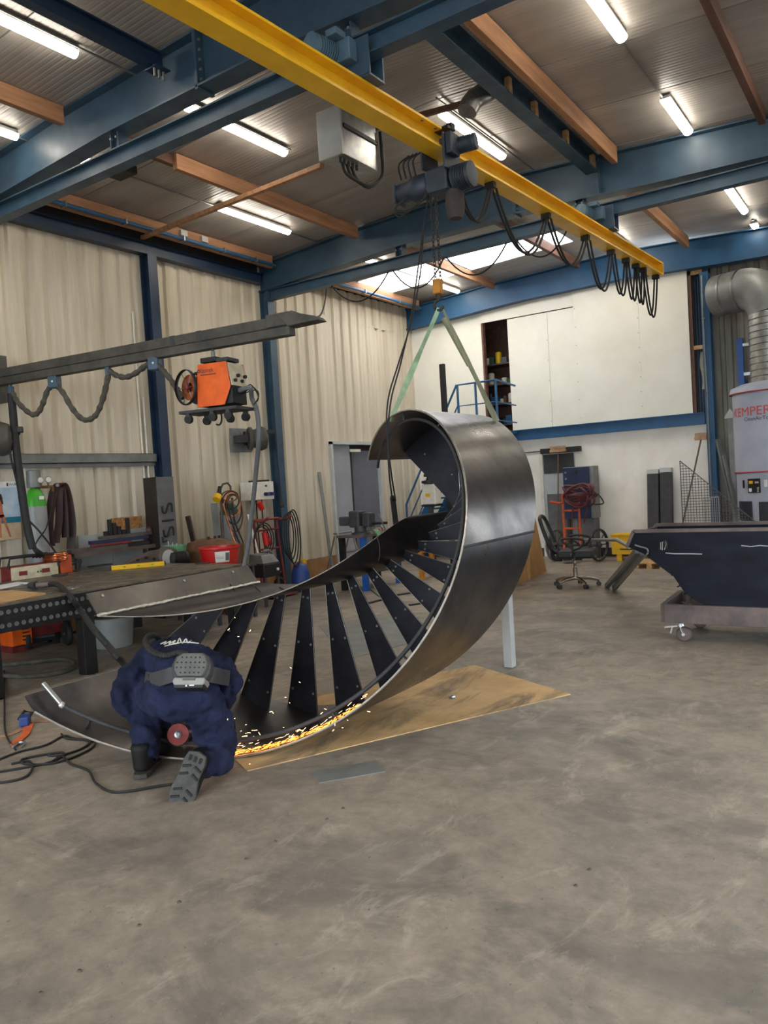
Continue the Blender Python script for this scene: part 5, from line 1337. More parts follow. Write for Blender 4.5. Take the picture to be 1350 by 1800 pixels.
L = [(20, 692), (24, 740), (30, 800), (38, 860), (46, 915), (54, 952), (58, 964)]
dj = (jib_pt(20)-V(CAM)).dot(V(FWD))
t = thing('hanging_sleeve', 'long dark cable sleeve hanging from the jib down to the welding machine', 'cable', dep(58, 970, dj))
obj('sleeve', MB().tube(smoothline([dep(x, y, dj) for x, y in L], 5), .045, n=10), 'black_rubber', t, smooth=True)
for k in range(4): obj('strand', MB().tube(smoothline([dep(56, 958, dj), dep(60+3*k, 968, dj), dep(66+4*k, 975, dj+.05), dep(58+6*k, 980, dj+.1)], 5), .011, n=6), 'black_rubber', t, smooth=True)
# wire feeder
FD = (jib_pt(378)-V(CAM)).dot(V(FWD))
fc = dep(383, 678, FD)
fr = math.radians(17); fxv = V((math.cos(fr), math.sin(fr), 0)); 
# local frame: long side runs to the right of the view, front panel turned to the right
ex = (V(RIGHT)*.92-V(FWD)*.38); ex.z = 0; ex.normalize(); ey = V((-ex.y, ex.x, 0)); ez = V((0, 0, 1))
def fp3(x, y, z): return fc+ex*x+ey*y+ez*z
def fbox(x0, x1, y0, y1, z0, z1):
    return MB().add([fp3(x, y, z) for z in (z0, z1) for x, y in ((x0, y0), (x1, y0), (x1, y1), (x0, y1))], [(0, 3, 2, 1), (4, 5, 6, 7), (0, 1, 5, 4), (1, 2, 6, 5), (2, 3, 7, 6), (3, 0, 4, 7)])
t = thing('wire_feeder', 'orange wire feeder with a copper spool hanging from the jib boom', 'wire feeder', fc-ez*.3)
side = [(-.15, -.21), (.16, -.21), (.24, -.04), (.21, .2), (-.12, .2)]
obj('side_cover', MB().prism([fp3(x, -.15, z) for x, z in side], ey*.012), 'orange', t, bevel=.004)
obj('side_cover', MB().prism([fp3(x, .14, z) for x, z in side], ey*.012), 'orange', t, bevel=.004)
obj('inner_case', MB().prism([fp3(x*.97, -.135, z*.97) for x, z in side], ey*.27), 'grey_dark', t)
fpn = obj('front_panel', MB().prism([fp3(.2, -.13, .19), fp3(.24, -.13, -.03), fp3(.255, -.13, -.03), fp3(.215, -.13, .19)], ey*.26), 'cream', t)
for i in range(4):
    c = fp3(.243, -.08+.06*i, .02+.05*(i % 2)); obj('knob', MB().cyl(c, c+ex*.025, .017, n=10), 'black', fpn)
obj('lower_front', fbox(.16, .24, -.12, .13, -.2, -.05), 'black', t, bevel=.006)
obj('platform', fbox(-.36, .3, -.17, .17, -.26, -.23), 'grey_dark', t, bevel=.005)
for x in (-.26, .02, .2):
    for y in (-.15, .15):
        obj('fork', fbox(x-.02, x+.02, y-.02, y+.02, -.29, -.26), 'grey_dark', t)
        obj('caster', MB().cyl(fp3(x, y-.018, -.315), fp3(x, y+.018, -.315), .042, n=14), 'black_rubber', t, smooth=True)
sc_ = fp3(-.27, -.12, -.0)
spool = obj('spool_rim', MB().lathe(sc_, [(.165, 0), (.175, .01), (.175, .03), (.165, .04)], n=30, axis=-ey-ex*.35, cap=False), 'black', t, smooth=True)
obj('spool_back', MB().lathe(sc_+ey*.12+ex*.03, [(.05, 0), (.16, 0), (.16, .01)], n=30, axis=-ey-ex*.35), 'black', t)
obj('wire_winding', MB().lathe(sc_+ey*.1+ex*.03, [(.05, 0), (.125, 0), (.125, .085), (.05, .085)], n=30, axis=-ey-ex*.35, cap=False), 'copper', spool, smooth=True)
sa, sb, sd_ = basis(-ey-ex*.35)
for k in range(6):
    a_ = PI*k/3; obj('spoke', MB().tube([sc_+(sa*math.cos(a_)+sb*math.sin(a_))*.02, sc_+(sa*math.cos(a_)+sb*math.sin(a_))*.168], .004, n=5), 'galvanised', spool)
obj('hub', MB().lathe(sc_, [(.03, -.01), (.03, .02), (.015, .03)], n=12, axis=-ey-ex*.35), 'red_dull', spool)
obj('top_frame', fbox(-.12, .06, -.1, .1, .22, .27), 'black', t, bevel=.008)
obj('top_frame', fbox(.06, .2, -.1, .1, .21, .25), 'grey_dark', t, bevel=.008)
obj('eye_bolt', MB().cyl(fp3(-.03, 0, .27), fp3(-.03, 0, .34), .02), 'galv_grey', t)
hk = jib_pt(380); obj('shackle', MB().tube([fp3(-.03, 0, .33), V((fp3(-.03, 0, 0).x, fp3(-.03, 0, 0).y, hk.z-.09))], .013, n=8), 'chain', t)
text_mesh('maker_name', 'lastek', 'text_dark', t, .062, fp3(-.08, -.1525, .115), ex, ez)
obj('maker_underline', MB().add([fp3(x, -.1525, z) for x, z in ((-.09, .09), (.09, .09), (.09, .097), (-.09, .097))], [(0, 1, 2, 3)]), 'text_dark', t)
obj('maker_mark', MB().lathe(fp3(-.105, -.151, .135), [(.010, 0), (.018, 0), (.018, .002), (.010, .002)], n=14, axis=-ey, cap=False), 'text_dark', t)
obj('hanging_hook', MB().tube(smoothline([fp3(.08, -.1, -.25), fp3(.085, -.1, -.34), fp3(.06, -.1, -.39), fp3(.02, -.1, -.385)], 6), .009, n=6), 'black', t, smooth=True)
hz = [fp3(.23, 0, -.07), fp3(.36, 0, -.06), dep(443, 700, FD), dep(452, 725, FD), dep(455, 770, FD), dep(450, 830, FD+.2), dep(443, 900, FD+.4), dep(436, 960, FD+.5), dep(428, 1000, FD+.5)]
obj('torch_hose', MB().tube(smoothline(hz, 8), .024, n=9), 'grey_mid', t, smooth=True)
for k in range(3): obj('cable', MB().tube(smoothline([fp3(.24, .05, -.1), fp3(.34+.03*k, .05, -.02-.03*k), fp3(.42, .05, -.15), fp3(.36, .05, -.22)], 6), .006, n=5), 'black_rubber', t, smooth=True)
# ---- hose reels
def reel(c, label, s=1.0):
    t = thing('hose_reel', label, 'hose reel', c, 0, 'hose reels on the left wall')
    obj('wall_plate', MB().box((c.x-.34*s, 8.98, c.z-.2*s), (c.x+.1, 9.02, c.z+.18*s)), 'galv_grey', t)
    obj('bracket', MB().box((c.x-.3*s, c.y-.02, c.z-.06), (c.x-.2*s, 9.0, c.z+.06)), 'grey_dark', t)
    ax = V((.8, -.6, 0)).normalized()
    obj('drum', MB().lathe(c-ax*.16*s, [(.03, 0), (.17*s, .01), (.19*s, .03), (.19*s, .07), (.15*s, .09), (.15*s, .14), (.19*s, .17), (.2*s, .22), (.17*s, .3), (.08*s, .33)], n=24, axis=ax), 'boom', t, smooth=True)
    obj('arm', MB().bar(c-ax*.2*s+V((0, 0, .12)), c-ax*.19*s-V((0, 0, .1)), .04, .02), 'black', t)
    g = c+ax*.16*s+V((0, 0, .1*s)); obj('hose_guide', MB().bar(g, g+V((.1, -.08, .0)), .08, .07), 'black', t, bevel=.01)
    return t
rc2 = ony(452, 771, 8.75); reel(rc2, 'grey hose reel on the wall below the wire feeder')
rc3 = ony(-6, 772, 8.75); reel(rc3, 'grey hose reel cut off at the left edge of the view')
tag(obj('reel_cable', MB().tube(smoothline([rc3+V((.2, -.15, .06)), ony(18, 790, 8.6), ony(30, 850, 8.6), ony(40, 900, 8.6), ony(70, 935, 8.5), ony(98, 972, 8.5), ony(103, 995, 8.45)], 7), .011, n=6), 'black_rubber', smooth=True), 'thin black cable from the left hose reel to the welding machine', 'cable')
pl_ = [rc2+V((.2, -.2, .08)), ony(487, 800, 8.6), ony(492, 850, 8.6), ony(495, 880, 8.6)]
t = thing('plug_cable', 'black cable with a plug dangling beside the blue column', 'cable', pl_[-1])
obj('cable', MB().tube(smoothline(pl_, 6), .009, n=6), 'black_rubber', t, smooth=True)
q = pl_[-1]; obj('plug', MB().lathe(q-V((0, 0, .11)), [(.025, 0), (.05, .02), (.045, .06), (.02, .11)], n=12), 'black', t, smooth=True)
# ---- socket box, red sack truck, second gas bottle
b0, b1 = ony(437, 848, 8.85), ony(480, 877, 8.85)
t = thing('socket_box', 'white electrical socket box on the wall by the blue column', 'socket box', (b0.x+.25, 8.9, b1.z))
obj('box', MB().box((b0.x, 8.8, b1.z), (b1.x-.02, 9.05, b0.z)), 'off_white', t, bevel=.01)
obj('top_hood', MB().box((b0.x+.15, 8.82, b0.z), (b1.x-.1, 9.0, b0.z+.03)), 'black', t)
for k in range(4):
    c = V((b0.x+.3+.06*k, 8.79, b1.z+.09)); obj('socket', MB().cyl(c, c+V((0, -.03, 0)), .03, n=10), 'plug_blue' if k % 2 else 'black', t)
c = V((b0.x+.34, 8.8, b0.z-.07)); obj('indicator', MB().cyl(c, c+V((0, -.01, 0)), .018, n=10), 'black', t)
pg = ony(458, 889, 8.75); obj('red_plug', MB().cyl(pg+V((-.03, 0, .06)), pg+V((.03, 0, -.06)), .045, n=12), 'red', t, smooth=True)
obj('cable', MB().tube(smoothline([pg+V((.03, 0, -.06)), ony(462, 915, 8.7), ony(466, 945, 8.65), ony(470, 975, 8.6)], 6), .012, n=6), 'black_rubber', t, smooth=True)
for k in range(3): obj('cable', MB().tube(smoothline([(b0.x+.12+.13*k, 8.95, b1.z), (b0.x+.1+.13*k, 8.93, b1.z-.4), (b0.x+.12+.12*k, 8.93, b1.z-.9)], 6), .012, n=6), 'black_rubber', t, smooth=True)
tc_ = ony(470, 1015, 8.45); zt = ony(465, 913, 8.45).z; xa, xb = ony(446, 915, 8.45).x, ony(486, 915, 8.45).x
t = thing('sack_truck', 'dark red sack truck hung with looped cables in front of the blue column', 'sack truck', (tc_.x, 8.45, 0))
for x in (xa, xb): obj('upright', MB().tube([(x, 8.35, .12), (x, 8.45, zt-.1), (x, 8.45, zt)], .022, n=10), 'red_dull', t, smooth=True)
for z in (.35, .75, 1.05, zt): obj('rung', MB().cyl((xa, 8.42, z), (xb, 8.42, z), .017, n=8), 'red_dull', t, smooth=True)
for x in (xa, xb): obj('handle', MB().tube([(x, 8.45, zt), (x+.03, 8.3, zt-.03), (x+.05, 8.18, zt+.03)], .024, n=8), 'red_dull', t, smooth=True)
obj('toe_plate', MB().box((xa-.03, 8.1, .02), (xb+.03, 8.36, .035)), 'red_dull', t)
for x in (xa-.05, xb+.05): obj('wheel', MB().lathe((x-.03, 8.5, .13), [(.03, 0), (.12, 0), (.13, .015), (.13, .045), (.12, .06), (.03, .06)], n=20, axis=(1, 0, 0)), 'black_rubber', t, smooth=True)
for k in range(4):
    c = V((xb+.08, 8.3, zt-.28-.02*k)); obj('cable_loop', MB().tube([c+V((.14*math.cos(a_)+.03*k, -.02*k, (.34+.04*k)*math.sin(a_))) for a_ in np.linspace(0, 2*PI, 21)[:-1]], .011, n=6, closed=True), 'black_rubber', t, smooth=True)
for k in range(3):
    c = V((xa+.02, 8.32, zt-.3)); obj('cable_loop', MB().tube([c+V(((.16+.03*k)*math.cos(a_), -.02*k, (.2+.03*k)*math.sin(a_))) for a_ in np.linspace(0, 2*PI, 21)[:-1]], .010, n=6, closed=True), 'black_rubber', t, smooth=True)
rd = ony(461, 947, 8.4)
t = thing('red_coupling', 'red cable couplings hanging on the sack truck', 'plug', rd)
for k in range(2): obj('coupling', MB().cyl(rd+V((.06*k, -.05, .1-.1*k)), rd+V((.09*k+.03, -.05, -.1)), .045, n=12), 'red', t, smooth=True)
cyl2 = V((8.6, 8.78, 0))
t = gas_bottle(cyl2, .15, 1.62, 'green_dark', 'gas_grey', 'dull gas bottle with hoses and a yellow plug on its trolley')
hp_ = ony(402, 862, 8.66)
obj('trolley_bow', MB().tube([ony(x, y, 8.66) for x, y in ((389, 878), (387, 860), (392, 851), (400, 849), (405, 855), (406, 872))], .015, n=8), 'boom', t, smooth=True)
for x in (388, 408): obj('trolley_post', MB().tube([ony(x, 875, 8.64), V((ony(x, 875, 8.64).x, 8.64, 0))], .018, n=8), 'rust_dark', t, smooth=True)
for k in range(5):
    c = ony(404, 872+2*k, 8.58); obj('hose_loop', MB().tube([c+V((.17*math.cos(a_)+.02*k, 0, (.08+.05*k)*math.sin(a_)-.05*k)) for a_ in np.linspace(0, 2*PI, 21)[:-1]], .011, n=6, closed=True), ('rust', 'black_rubber', 'copper', 'black_rubber', 'rust')[k], t, smooth=True)
for k in range(3): obj('hose', MB().tube(smoothline([ony(392+8*k, 885, 8.56), ony(402+6*k, 920, 8.5), ony(412+7*k, 950, 8.45), ony(424+2*k, 962, 8.4)], 6), .012, n=6), ('copper', 'black_rubber', 'black_rubber')[k], t, smooth=True)
yp = ony(381, 875, 8.55); obj('yellow_plug', MB().cyl(yp+V((-.03, -.02, -.03)), yp+V((.03, 0, .03)), .06, n=14), 'yellow', t, smooth=True)
obj('plug_tail', MB().tube([yp+V((.03, 0, .03)), yp+V((.1, .02, .16))], .03, n=10), 'black', t, smooth=True)
a, b = ony(385, 958, 8.6), ony(376, 885, 8.9)
tag(obj('grey_plank', MB().bar(V((a.x, 8.55, 0)), b, .1, .03), 'galv_grey'), 'grey steel strip leaning on the wall left of the dull gas bottle', 'strip')
a = ony(425, 985, 8.0)
tag(obj('brick_post', MB().box((a.x-.06, 8.0, 0), (a.x+.06, 8.12, ony(425, 955, 8.0).z)), 'rust'), 'reddish brown timber post beside the black compressor', 'post')
# black compressor unit on a stand, white rod, blue sack, yellow bollard
cq = ony(458, 1005, 7.9); 
t = thing('wire_feed_unit', 'black feed unit with a wire guarded top beside the table end', 'machine', (cq.x, 7.9, 0))
zc = ony(455, 985, 7.9).z
obj('case', MB().box((cq.x-.16, 7.68, .42), (cq.x+.2, 8.0, zc-.04)), 'black', t, bevel=.02)
obj('cover', MB().add([V((cq.x-.15, 7.69, zc-.04)), V((cq.x+.19, 7.69, zc-.04)), V((cq.x+.19, 7.99, zc-.04)), V((cq.x-.15, 7.99, zc-.04)), V((cq.x-.12, 7.75, zc+.08)), V((cq.x+.12, 7.75, zc+.08)), V((cq.x+.12, 7.99, zc+.1)), V((cq.x-.12, 7.99, zc+.1))], [(0, 3, 2, 1), (4, 5, 6, 7), (0, 1, 5, 4), (1, 2, 6, 5), (2, 3, 7, 6), (3, 0, 4, 7)]), 'galv_grey', t, bevel=.01)
for x in (-.12, .16):
    for y in (7.7, 7.96): obj('leg', MB().box((cq.x+x-.02, y, 0), (cq.x+x+.02, y+.03, .42)), 'grey_dark', t)
obj('knob', MB().cyl((cq.x+.12, 7.68, zc-.14), (cq.x+.12, 7.66, zc-.14), .02, n=10), 'off_white', t)
obj('bow_handle', MB().tube(smoothline([(cq.x+.2, 7.9, zc-.1), (cq.x+.27, 7.9, zc+.04), (cq.x+.2, 7.9, zc+.12), (cq.x+.08, 7.9, zc+.12)], 6), .02, n=8), 'galv_grey', t, smooth=True)
a, b = ony(459, 985, 8.1), ony(436, 905, 8.5)
tag(obj('white_rod', MB().tube([V((a.x, 8.1, a.z-.1)), b], .018, n=8), 'off_white', smooth=True), 'white rod leaning upright in front of the sack truck', 'rod')
a = V((9.62, 8.3, 0))
t = thing('blue_sack', 'crumpled dark blue sack on the floor below the sack truck', 'sack', a)
obj('body', MB().lathe(a, [(.12, 0), (.16, .05), (.15, .3), (.11, .42), (.05, .46)], n=12), 'plug_blue', t, smooth=True)
a = ony(535, 1000, 8.95)
t = thing('yellow_guard_post', 'yellow guard post at the foot of the corrugated wall', 'post', (a.x, 8.95, 0))
obj('post', MB().cyl((a.x, 8.95, 0), (a.x, 8.95, .42), .045, n=14), 'yellow', t, smooth=True)
obj('foot', MB().box((a.x-.1, 8.87, 0), (a.x+.12, 9.0, .03)), 'yellow', t)
# ---- below and beside the table
g = onz(20, 1145)
t = thing('orange_unit', 'orange machine with cooling slots on the floor under the table', 'machine', (g.x, g.y, 0))
gx, gy = g.x+.05, g.y-.15
obj('body', MB().box((gx-.14, gy-.05, .08), (gx+.1, gy+.3, .34)), 'orange', t, bevel=.01)
for k in range(5): obj('slot', MB().box((gx-.02, gy-.054, .13+.04*k), (gx+.07, gy-.05, .145+.04*k)), 'black', t)
obj('foot', MB().box((gx-.12, gy, 0), (gx+.08, gy+.26, .08)), 'red_dull', t)
def cartwheel(px, py_, label, r=.13):
    g = onz(px, py_); t = thing('cart_wheel', label, 'wheel', (g.x, g.y, 0))
    obj('tyre', MB().lathe((g.x-.03, g.y, r), [(r*.6, 0), (r*.92, 0), (r, .015), (r, .045), (r*.92, .06), (r*.6, .06)], n=22, axis=(1, -.3, 0)), 'black_rubber', t, smooth=True)
    obj('rim', MB().lathe((g.x-.03, g.y, r), [(.02, .01), (r*.62, .012), (r*.62, .05), (.02, .055)], n=18, axis=(1, -.3, 0)), 'grey_mid', t, smooth=True)
    obj('axle', MB().cyl((g.x-.05, g.y, r), (g.x+.3, g.y-.1, r), .015, n=8), 'grey_dark', t)
cartwheel(46, 1142, 'black rubber wheel beside the orange unit under the table', .12); cartwheel(119, 1134, 'black cart wheel with a grey rim under the middle of the table', .14)
g = onz(140, 1130)
tag(obj('red_tin', MB().lathe((g.x+.2, g.y+.1, 0), [(.1, 0), (.105, .01), (.105, .22), (.1, .23)], n=18), 'red_dull', smooth=True), 'dark red tin behind the table leg', 'tin')
g = onz(210, 1136)
tag(obj('concrete_block', MB().lathe((g.x, g.y+.1, 0), [(.2, 0), (.21, .02), (.24, .32), (.23, .34), (.2, .34)], n=24), 'gas_grey', smooth=True), 'pale grey tub standing behind the table legs', 'tub')
g = [onz(x, y) for x, y in ((-30, 1172), (12, 1172), (55, 1168), (105, 1163), (128, 1167), (132, 1175), (115, 1184), (70, 1192), (20, 1193), (-30, 1188))]
tag(obj('floor_hose', MB().tube(smoothline([V((p.x, p.y, .024)) for p in g], 7), .024, n=9), 'hose_grey', smooth=True), 'thick grey hose looped on the floor under the table', 'hose')
def floor_cable(L, label, r=.0075, mat='black_rubber', name='floor_cable'):
    P_ = smoothline([V((onz(x, y).x, onz(x, y).y, r+.001)) for x, y in L], 7)
    return tag(obj(name, MB().tube(P_, r, n=6), mat, smooth=True), label, 'cable')
floor_cable([(-20, 1345), (30, 1325), (80, 1312), (112, 1296), (130, 1300), (165, 1305), (160, 1318), (125, 1335), (85, 1345), (45, 1345), (38, 1338), (60, 1332), (105, 1325), (112, 1330), (85, 1343), (40, 1352), (-20, 1362)], 'tangled black cable coil on the floor at the lower left')
floor_cable([(20, 1345), (50, 1340), (57, 1352), (45, 1368), (10, 1377), (-20, 1378)], 'black cable bend at the left edge of the floor')
floor_cable([(85, 1330), (110, 1332), (125, 1345), (155, 1357), (168, 1378), (195, 1394), (230, 1393), (270, 1386), (310, 1380)], 'single black cable curving across the floor to the kneeling person')
floor_cable([(108, 1292), (118, 1300), (150, 1303), (158, 1308), (140, 1320), (110, 1330), (90, 1342)], 'black cable coming out from under the staircase plate')
floor_cable([(7, 1180), (8, 1240), (10, 1290), (28, 1320)], 'black cable hanging straight down at the left edge', r=.007)
floor_cable([(640, 1025), (655, 1040), (675, 1052), (700, 1050)], 'green wire on the floor behind the treads', r=.008, mat='green_dark')
# ratchet strap
t = thing('ratchet_strap', 'orange ratchet strap with a blue buckle on the floor', 'strap', onz(45, 1280))
def flat(L, w, mat, nm, z=.004):
    P_ = smoothline([V((onz(x, y).x, onz(x, y).y, z)) for x, y in L], 5); A_, B_ = [], []
    for i, p in enumerate(P_):
        d = P_[min(i+1, len(P_)-1)]-P_[max(i-1, 0)]; n_ = V((-d.y, d.x, 0)).normalized(); A_.append(p-n_*w/2); B_.append(p+n_*w/2)
    return obj(nm, MB().strip(A_, B_, .004), mat, t, smooth=True)
flat([(-20, 1300), (10, 1294), (30, 1287), (45, 1276)], .05, 'strap_faded', 'webbing'); flat([(55, 1271), (70, 1268), (95, 1268)], .05, 'strap_faded', 'webbing', .006); flat([(52, 1275), (45, 1292), (30, 1306), (26, 1312)], .06, 'strap_orange', 'webbing', .012)
g = onz(45, 1276); obj('buckle', MB().cbox((g.x, g.y, .045), (.13, .07, .07), Matrix.Rotation(.9, 3, 'Z')), 'plug_blue', t, bevel=.012)
obj('ratchet_handle', MB().tube([(g.x-.02, g.y+.05, .05), (g.x+.07, g.y+.12, .08), (g.x+.09, g.y+.05, .07), (g.x+.0, g.y-.03, .05)], .012, n=6), 'chain', t)
g = onz(30, 1314); obj('hook', MB().tube(smoothline([(g.x-.03, g.y, .015), (g.x+.03, g.y+.03, .02), (g.x+.05, g.y-.02, .02), (g.x, g.y-.05, .015)], 5), .01, n=6), 'galvanised', t, smooth=True)
# ================================================================== far end and right side
# ---- steel hopper on its dolly
hop = thing('steel_hopper', 'dark navy steel hopper with a curved belly on a wheeled frame', 'hopper', (7.9, 1.2, .38))
HN, HF = 7.5, 8.28
prof = [(1115, 936), (1104, 961), (1131, 973), (1165, 999), (1184, 1013), (1193, 1026), (1203, 1040), (1218, 1052), (1240, 1064), (1262, 1071), (1290, 1074)]
yz = [(onx(x, y, HN).y, onx(x, y, HN).z) for x, y in prof]
top_z = yz[0][1]
yz_end = [(-.9, yz[-1][1]-.004), (-1.7, .62), (-2.1, .9), (-2.05, top_z)]
shape = yz+yz_end
t_ = .012
for X, nm in ((HN, 'near'), (HF, 'far')):
    obj('side_plate', MB().prism([V((X-.006, y, z)) for y, z in shape], (.012, 0, 0)), 'tank_navy', hop)
b = MB(); vs = []
S = shape[1:-1]
for y, z in S: vs += [V((HN+.006, y, z)), V((HF-.006, y, z)), V((HF-.006, y, z+.01)), V((HN+.006, y, z+.01))]
m = len(S); b.add(vs, [(i*4+k, i*4+(k+1) % 4, i*4+4+(k+1) % 4, i*4+4+k) for i in range(m-1) for k in range(4)])
obj('belly_plate', b, 'tank_navy', hop)
for X in (HN, HF):
    obj('rim_bar', MB().bar(V((X, shape[0][0]+.004, top_z+.012)), V((X, shape[-1][0], top_z+.012)), .05, .03), 'rust_dark', hop)
    obj('rim_bar', MB().bar(V((X, shape[0][0]+.004, top_z+.012)), V((X, shape[1][0]+.006, shape[1][1])), .05, .03), 'rust_dark', hop)
obj('spout_plate', MB().add([V((HN, yz[0][0], top_z)), V((HN, yz[1][0], yz[1][1])), V((HF, yz[1][0], yz[1][1])), V((HF, yz[0][0], top_z)), V((HN, yz[0][0]-.02, top_z)), V((HN, yz[1][0]-.02, yz[1][1])), V((HF, yz[1][0]-.02, yz[1][1])), V((HF, yz[0][0]-.02, top_z))],
    [(0, 1, 2, 3), (7, 6, 5, 4), (0, 4, 5, 1), (1, 5, 6, 2), (2, 6, 7, 3), (3, 7, 4, 0)]), 'rust_dark', hop)
# handwriting-like chalk marks on the plate
def chalk(L, r=.004): obj('chalk_mark', MB().tube([onx(x, y, HN-.009) for x, y in L], r, n=4), 'grey_light', hop)
chalk([(1170, 972), (1185, 973.5), (1210, 973.5), (1234, 974)], .005); chalk([(1303, 959), (1320, 961), (1335, 959), (1350, 960)], .004)
chalk([(1161, 953), (1161, 966)], .003); chalk([(1164, 967), (1164, 953), (1169, 951), (1171, 957), (1168, 966)], .004)
obj('lifting_lug', MB().tube(smoothline([onx(x, y, HN-.015) for x, y in ((1168, 962), (1167, 953), (1171, 950), (1173, 957), (1172, 964))], 5), .008, n=6), 'black', hop)
obj('bent_wire', MB().tube(smoothline([onx(x, y, HN-.05) for x, y in ((1116, 958), (1125, 961), (1136, 964), (1139, 970), (1134, 978))]+[dep(1110, 1003, 8.2), V(onz(1078, 1039))+V((0, 0, .01))], 6), .008, n=6), 'galv_grey', hop, smooth=True)
for (x, y) in ((1190, 1008), (1200, 1028), (1212, 1041)):
    p = onx(x, y, HN+.02); obj('stud', MB().cyl(p, p+V((0, .05, -.02)), .008, n=6), 'black', hop)
dol = thing('hopper_dolly', 'rusty steel channel frame on casters under the hopper', 'dolly', (7.9, 1.0, 0))
dz0, dz1 = .19, .365
def channel(a, c, nm='channel'): # C-section bar
    obj(nm, MB().bar(a, c, .05, dz1-dz0), 'rust_dark', dol, bevel=.004)
zc_ = (dz0+dz1)/2
channel(V((HN-.02, 1.99, zc_)), V((HN-.02, -1.9, zc_))); channel(V((HF+.04, 2.05, zc_)), V((HF+.04, -1.9, zc_)))
channel(V((HN-.02, 2.0, zc_)), V((HF+.06, 2.05, zc_)), 'cross_channel'); channel(V((HN, .5, zc_)), V((HF, .5, zc_)), 'cross_channel')
for (a, c) in (((HN+.06, 1.80, dz1), (HN+.02, 1.72, .52)), ((HN+.3, 1.86, dz1), (HN+.25, 1.74, .53)), ((HF-.1, 1.7, dz1), (HF-.1, 1.6, .5))):
    obj('strut', MB().bar(V(a), V(c), .03, .03), 'rust_dark', dol)
def caster(x, y, lab):
    c = V((x, y, .07))
    obj('caster_plate', MB().box((x-.06, y-.07, dz0-.012), (x+.06, y+.05, dz0)), 'steel_bright', dol)
    obj('caster_fork', MB().bar(c+V((-.035, .03, .1)), c+V((-.035, -.005, 0)), .006, .06, up=(1, 0, 0)), 'steel_bright', dol)
    obj('caster_fork', MB().bar(c+V((.035, .03, .1)), c+V((.035, -.005, 0)), .006, .06, up=(1, 0, 0)), 'steel_bright', dol)
    w = obj('caster_wheel', MB().lathe(c+V((-.025, 0, 0)), [(.02, 0), (.06, 0), (.07, .012), (.07, .038), (.06, .05), (.02, .05)], n=22, axis=(1, 0, 0)), 'rust_dark', dol, smooth=True)
    obj('axle_nut', MB().cyl(c+V((-.045, 0, 0)), c+V((.045, 0, 0)), .016, n=6), 'steel_bright', w)
    obj('brake_pedal', MB().bar(c+V((-.02, .05, .08)), c+V((-.02, .17, .06)), .035, .014), 'steel_bright', dol)
    obj('brake_pedal', MB().bar(c+V((0, .10, .075)), c+V((0, .12, .0)), .03, .014), 'steel_bright', dol)
    obj('direction_lock', MB().bar(c+V((0, .06, .16)), c+V((0, .18, .19)), .035, .012), 'steel_bright', dol)
cp = onx(1205, 1110, 7.55)
caster(7.58, cp.y+.02, ''); caster(HF-.02, 1.85, ''); caster(7.58, -1.4, ''); caster(HF-.02, -1.4, '')
# leaning square tubes and a steel pipe laid on the spout
for k, ((fx0, fy0), (tx0, ty0)) in enumerate((((1067, 1034), (1121, 968)), ((1080, 1037), (1131, 972)))):
    a = onz(fx0, fy0)+V((0, 0, .03)); b = onx(tx0, ty0, 8.0); b = onx(tx0, ty0, 8.4)
    t = thing('square_tube', ('left' if k == 0 else 'right')+' one of two grey square tubes leaning on the hopper spout', 'tube', a, 0, 'square tubes leaning on the hopper')
    obj('tube', MB().bar(a, b, .062, .06), 'galv_grey', t, bevel=.004)
    d_ = (a-b).normalized(); obj('open_end', MB().bar(a+d_*.001, a+d_*.003, .05, .044), 'black', t)
a, b = onx(1027, 949, 12.6), onx(1085, 949, 8.6); c = onx(1106, 961, 7.8)
tag(obj('steel_pipe', MB().tube([a, a.lerp(b, .5), b, c], .022, n=10), 'galvanised', smooth=True), 'shiny bent steel pipe resting on the hopper spout', 'pipe')

# ---- filter tower with its duct
KC = V((13.85, 1.72, 0)); KR = .62
# left tangent of the tower must fall on the sight line of its left edge
def left_px(c, r):
    best = 9999
    for i in range(90):
        a_ = 2*PI*i/90; p = V((c.x+r*math.cos(a_), c.y+r*math.sin(a_), 2.0))-V(CAM); best = min(best, 675+F_PX*p.dot(V(RIGHT))/p.dot(V(FWD)))
    return best
for _ in range(60): KC.y += (1290-left_px(KC, KR))*-.004
t = thing('filter_tower', 'tall pale grey round filter tower with red rims and red lettering', 'filter tower', KC)
def zat(px, py_): # height on the tower's near face
    d = ray(px, py_); s = (KC.x-KR*.7)/d[0]; return CAM[2]+d[2]*s
z_red0, z_red1 = zat(1300, 830), zat(1300, 686)
obj('lower_body', MB().lathe(KC, [(KR*.98, .0), (KR*.98, z_red0-.02)], n=48), 'kemper', t, smooth=True)
obj('upper_body', MB().lathe(KC+V((0, 0, z_red0-.02)), [(KR, 0), (KR, z_red1-z_red0-.02)], n=48), 'kemper', t, smooth=True)
obj('red_rim', MB().lathe(KC+V((0, 0, z_red0-.02)), [(KR+.01, 0), (KR+.02, .012), (KR+.01, .024)], n=48, cap=False), 'red_rim', t, smooth=True)
obj('red_rim', MB().lathe(KC+V((0, 0, z_red1-.06)), [(KR+.03, 0), (KR+.05, .015), (KR+.03, .03)], n=48, cap=False), 'red_rim', t, smooth=True)
obj('cap', MB().lathe(KC+V((0, 0, z_red1-.04)), [(KR+.04, 0), (KR+.02, .08), (KR*.8, .14), (KR*.6, .16)], n=48), 'kemper', t, smooth=True)
face = math.atan2(-KC.y, -KC.x)
def kp(ang, z, r=KR+.012): return V((KC.x+r*math.cos(face+ang), KC.y+r*math.sin(face+ang), z))
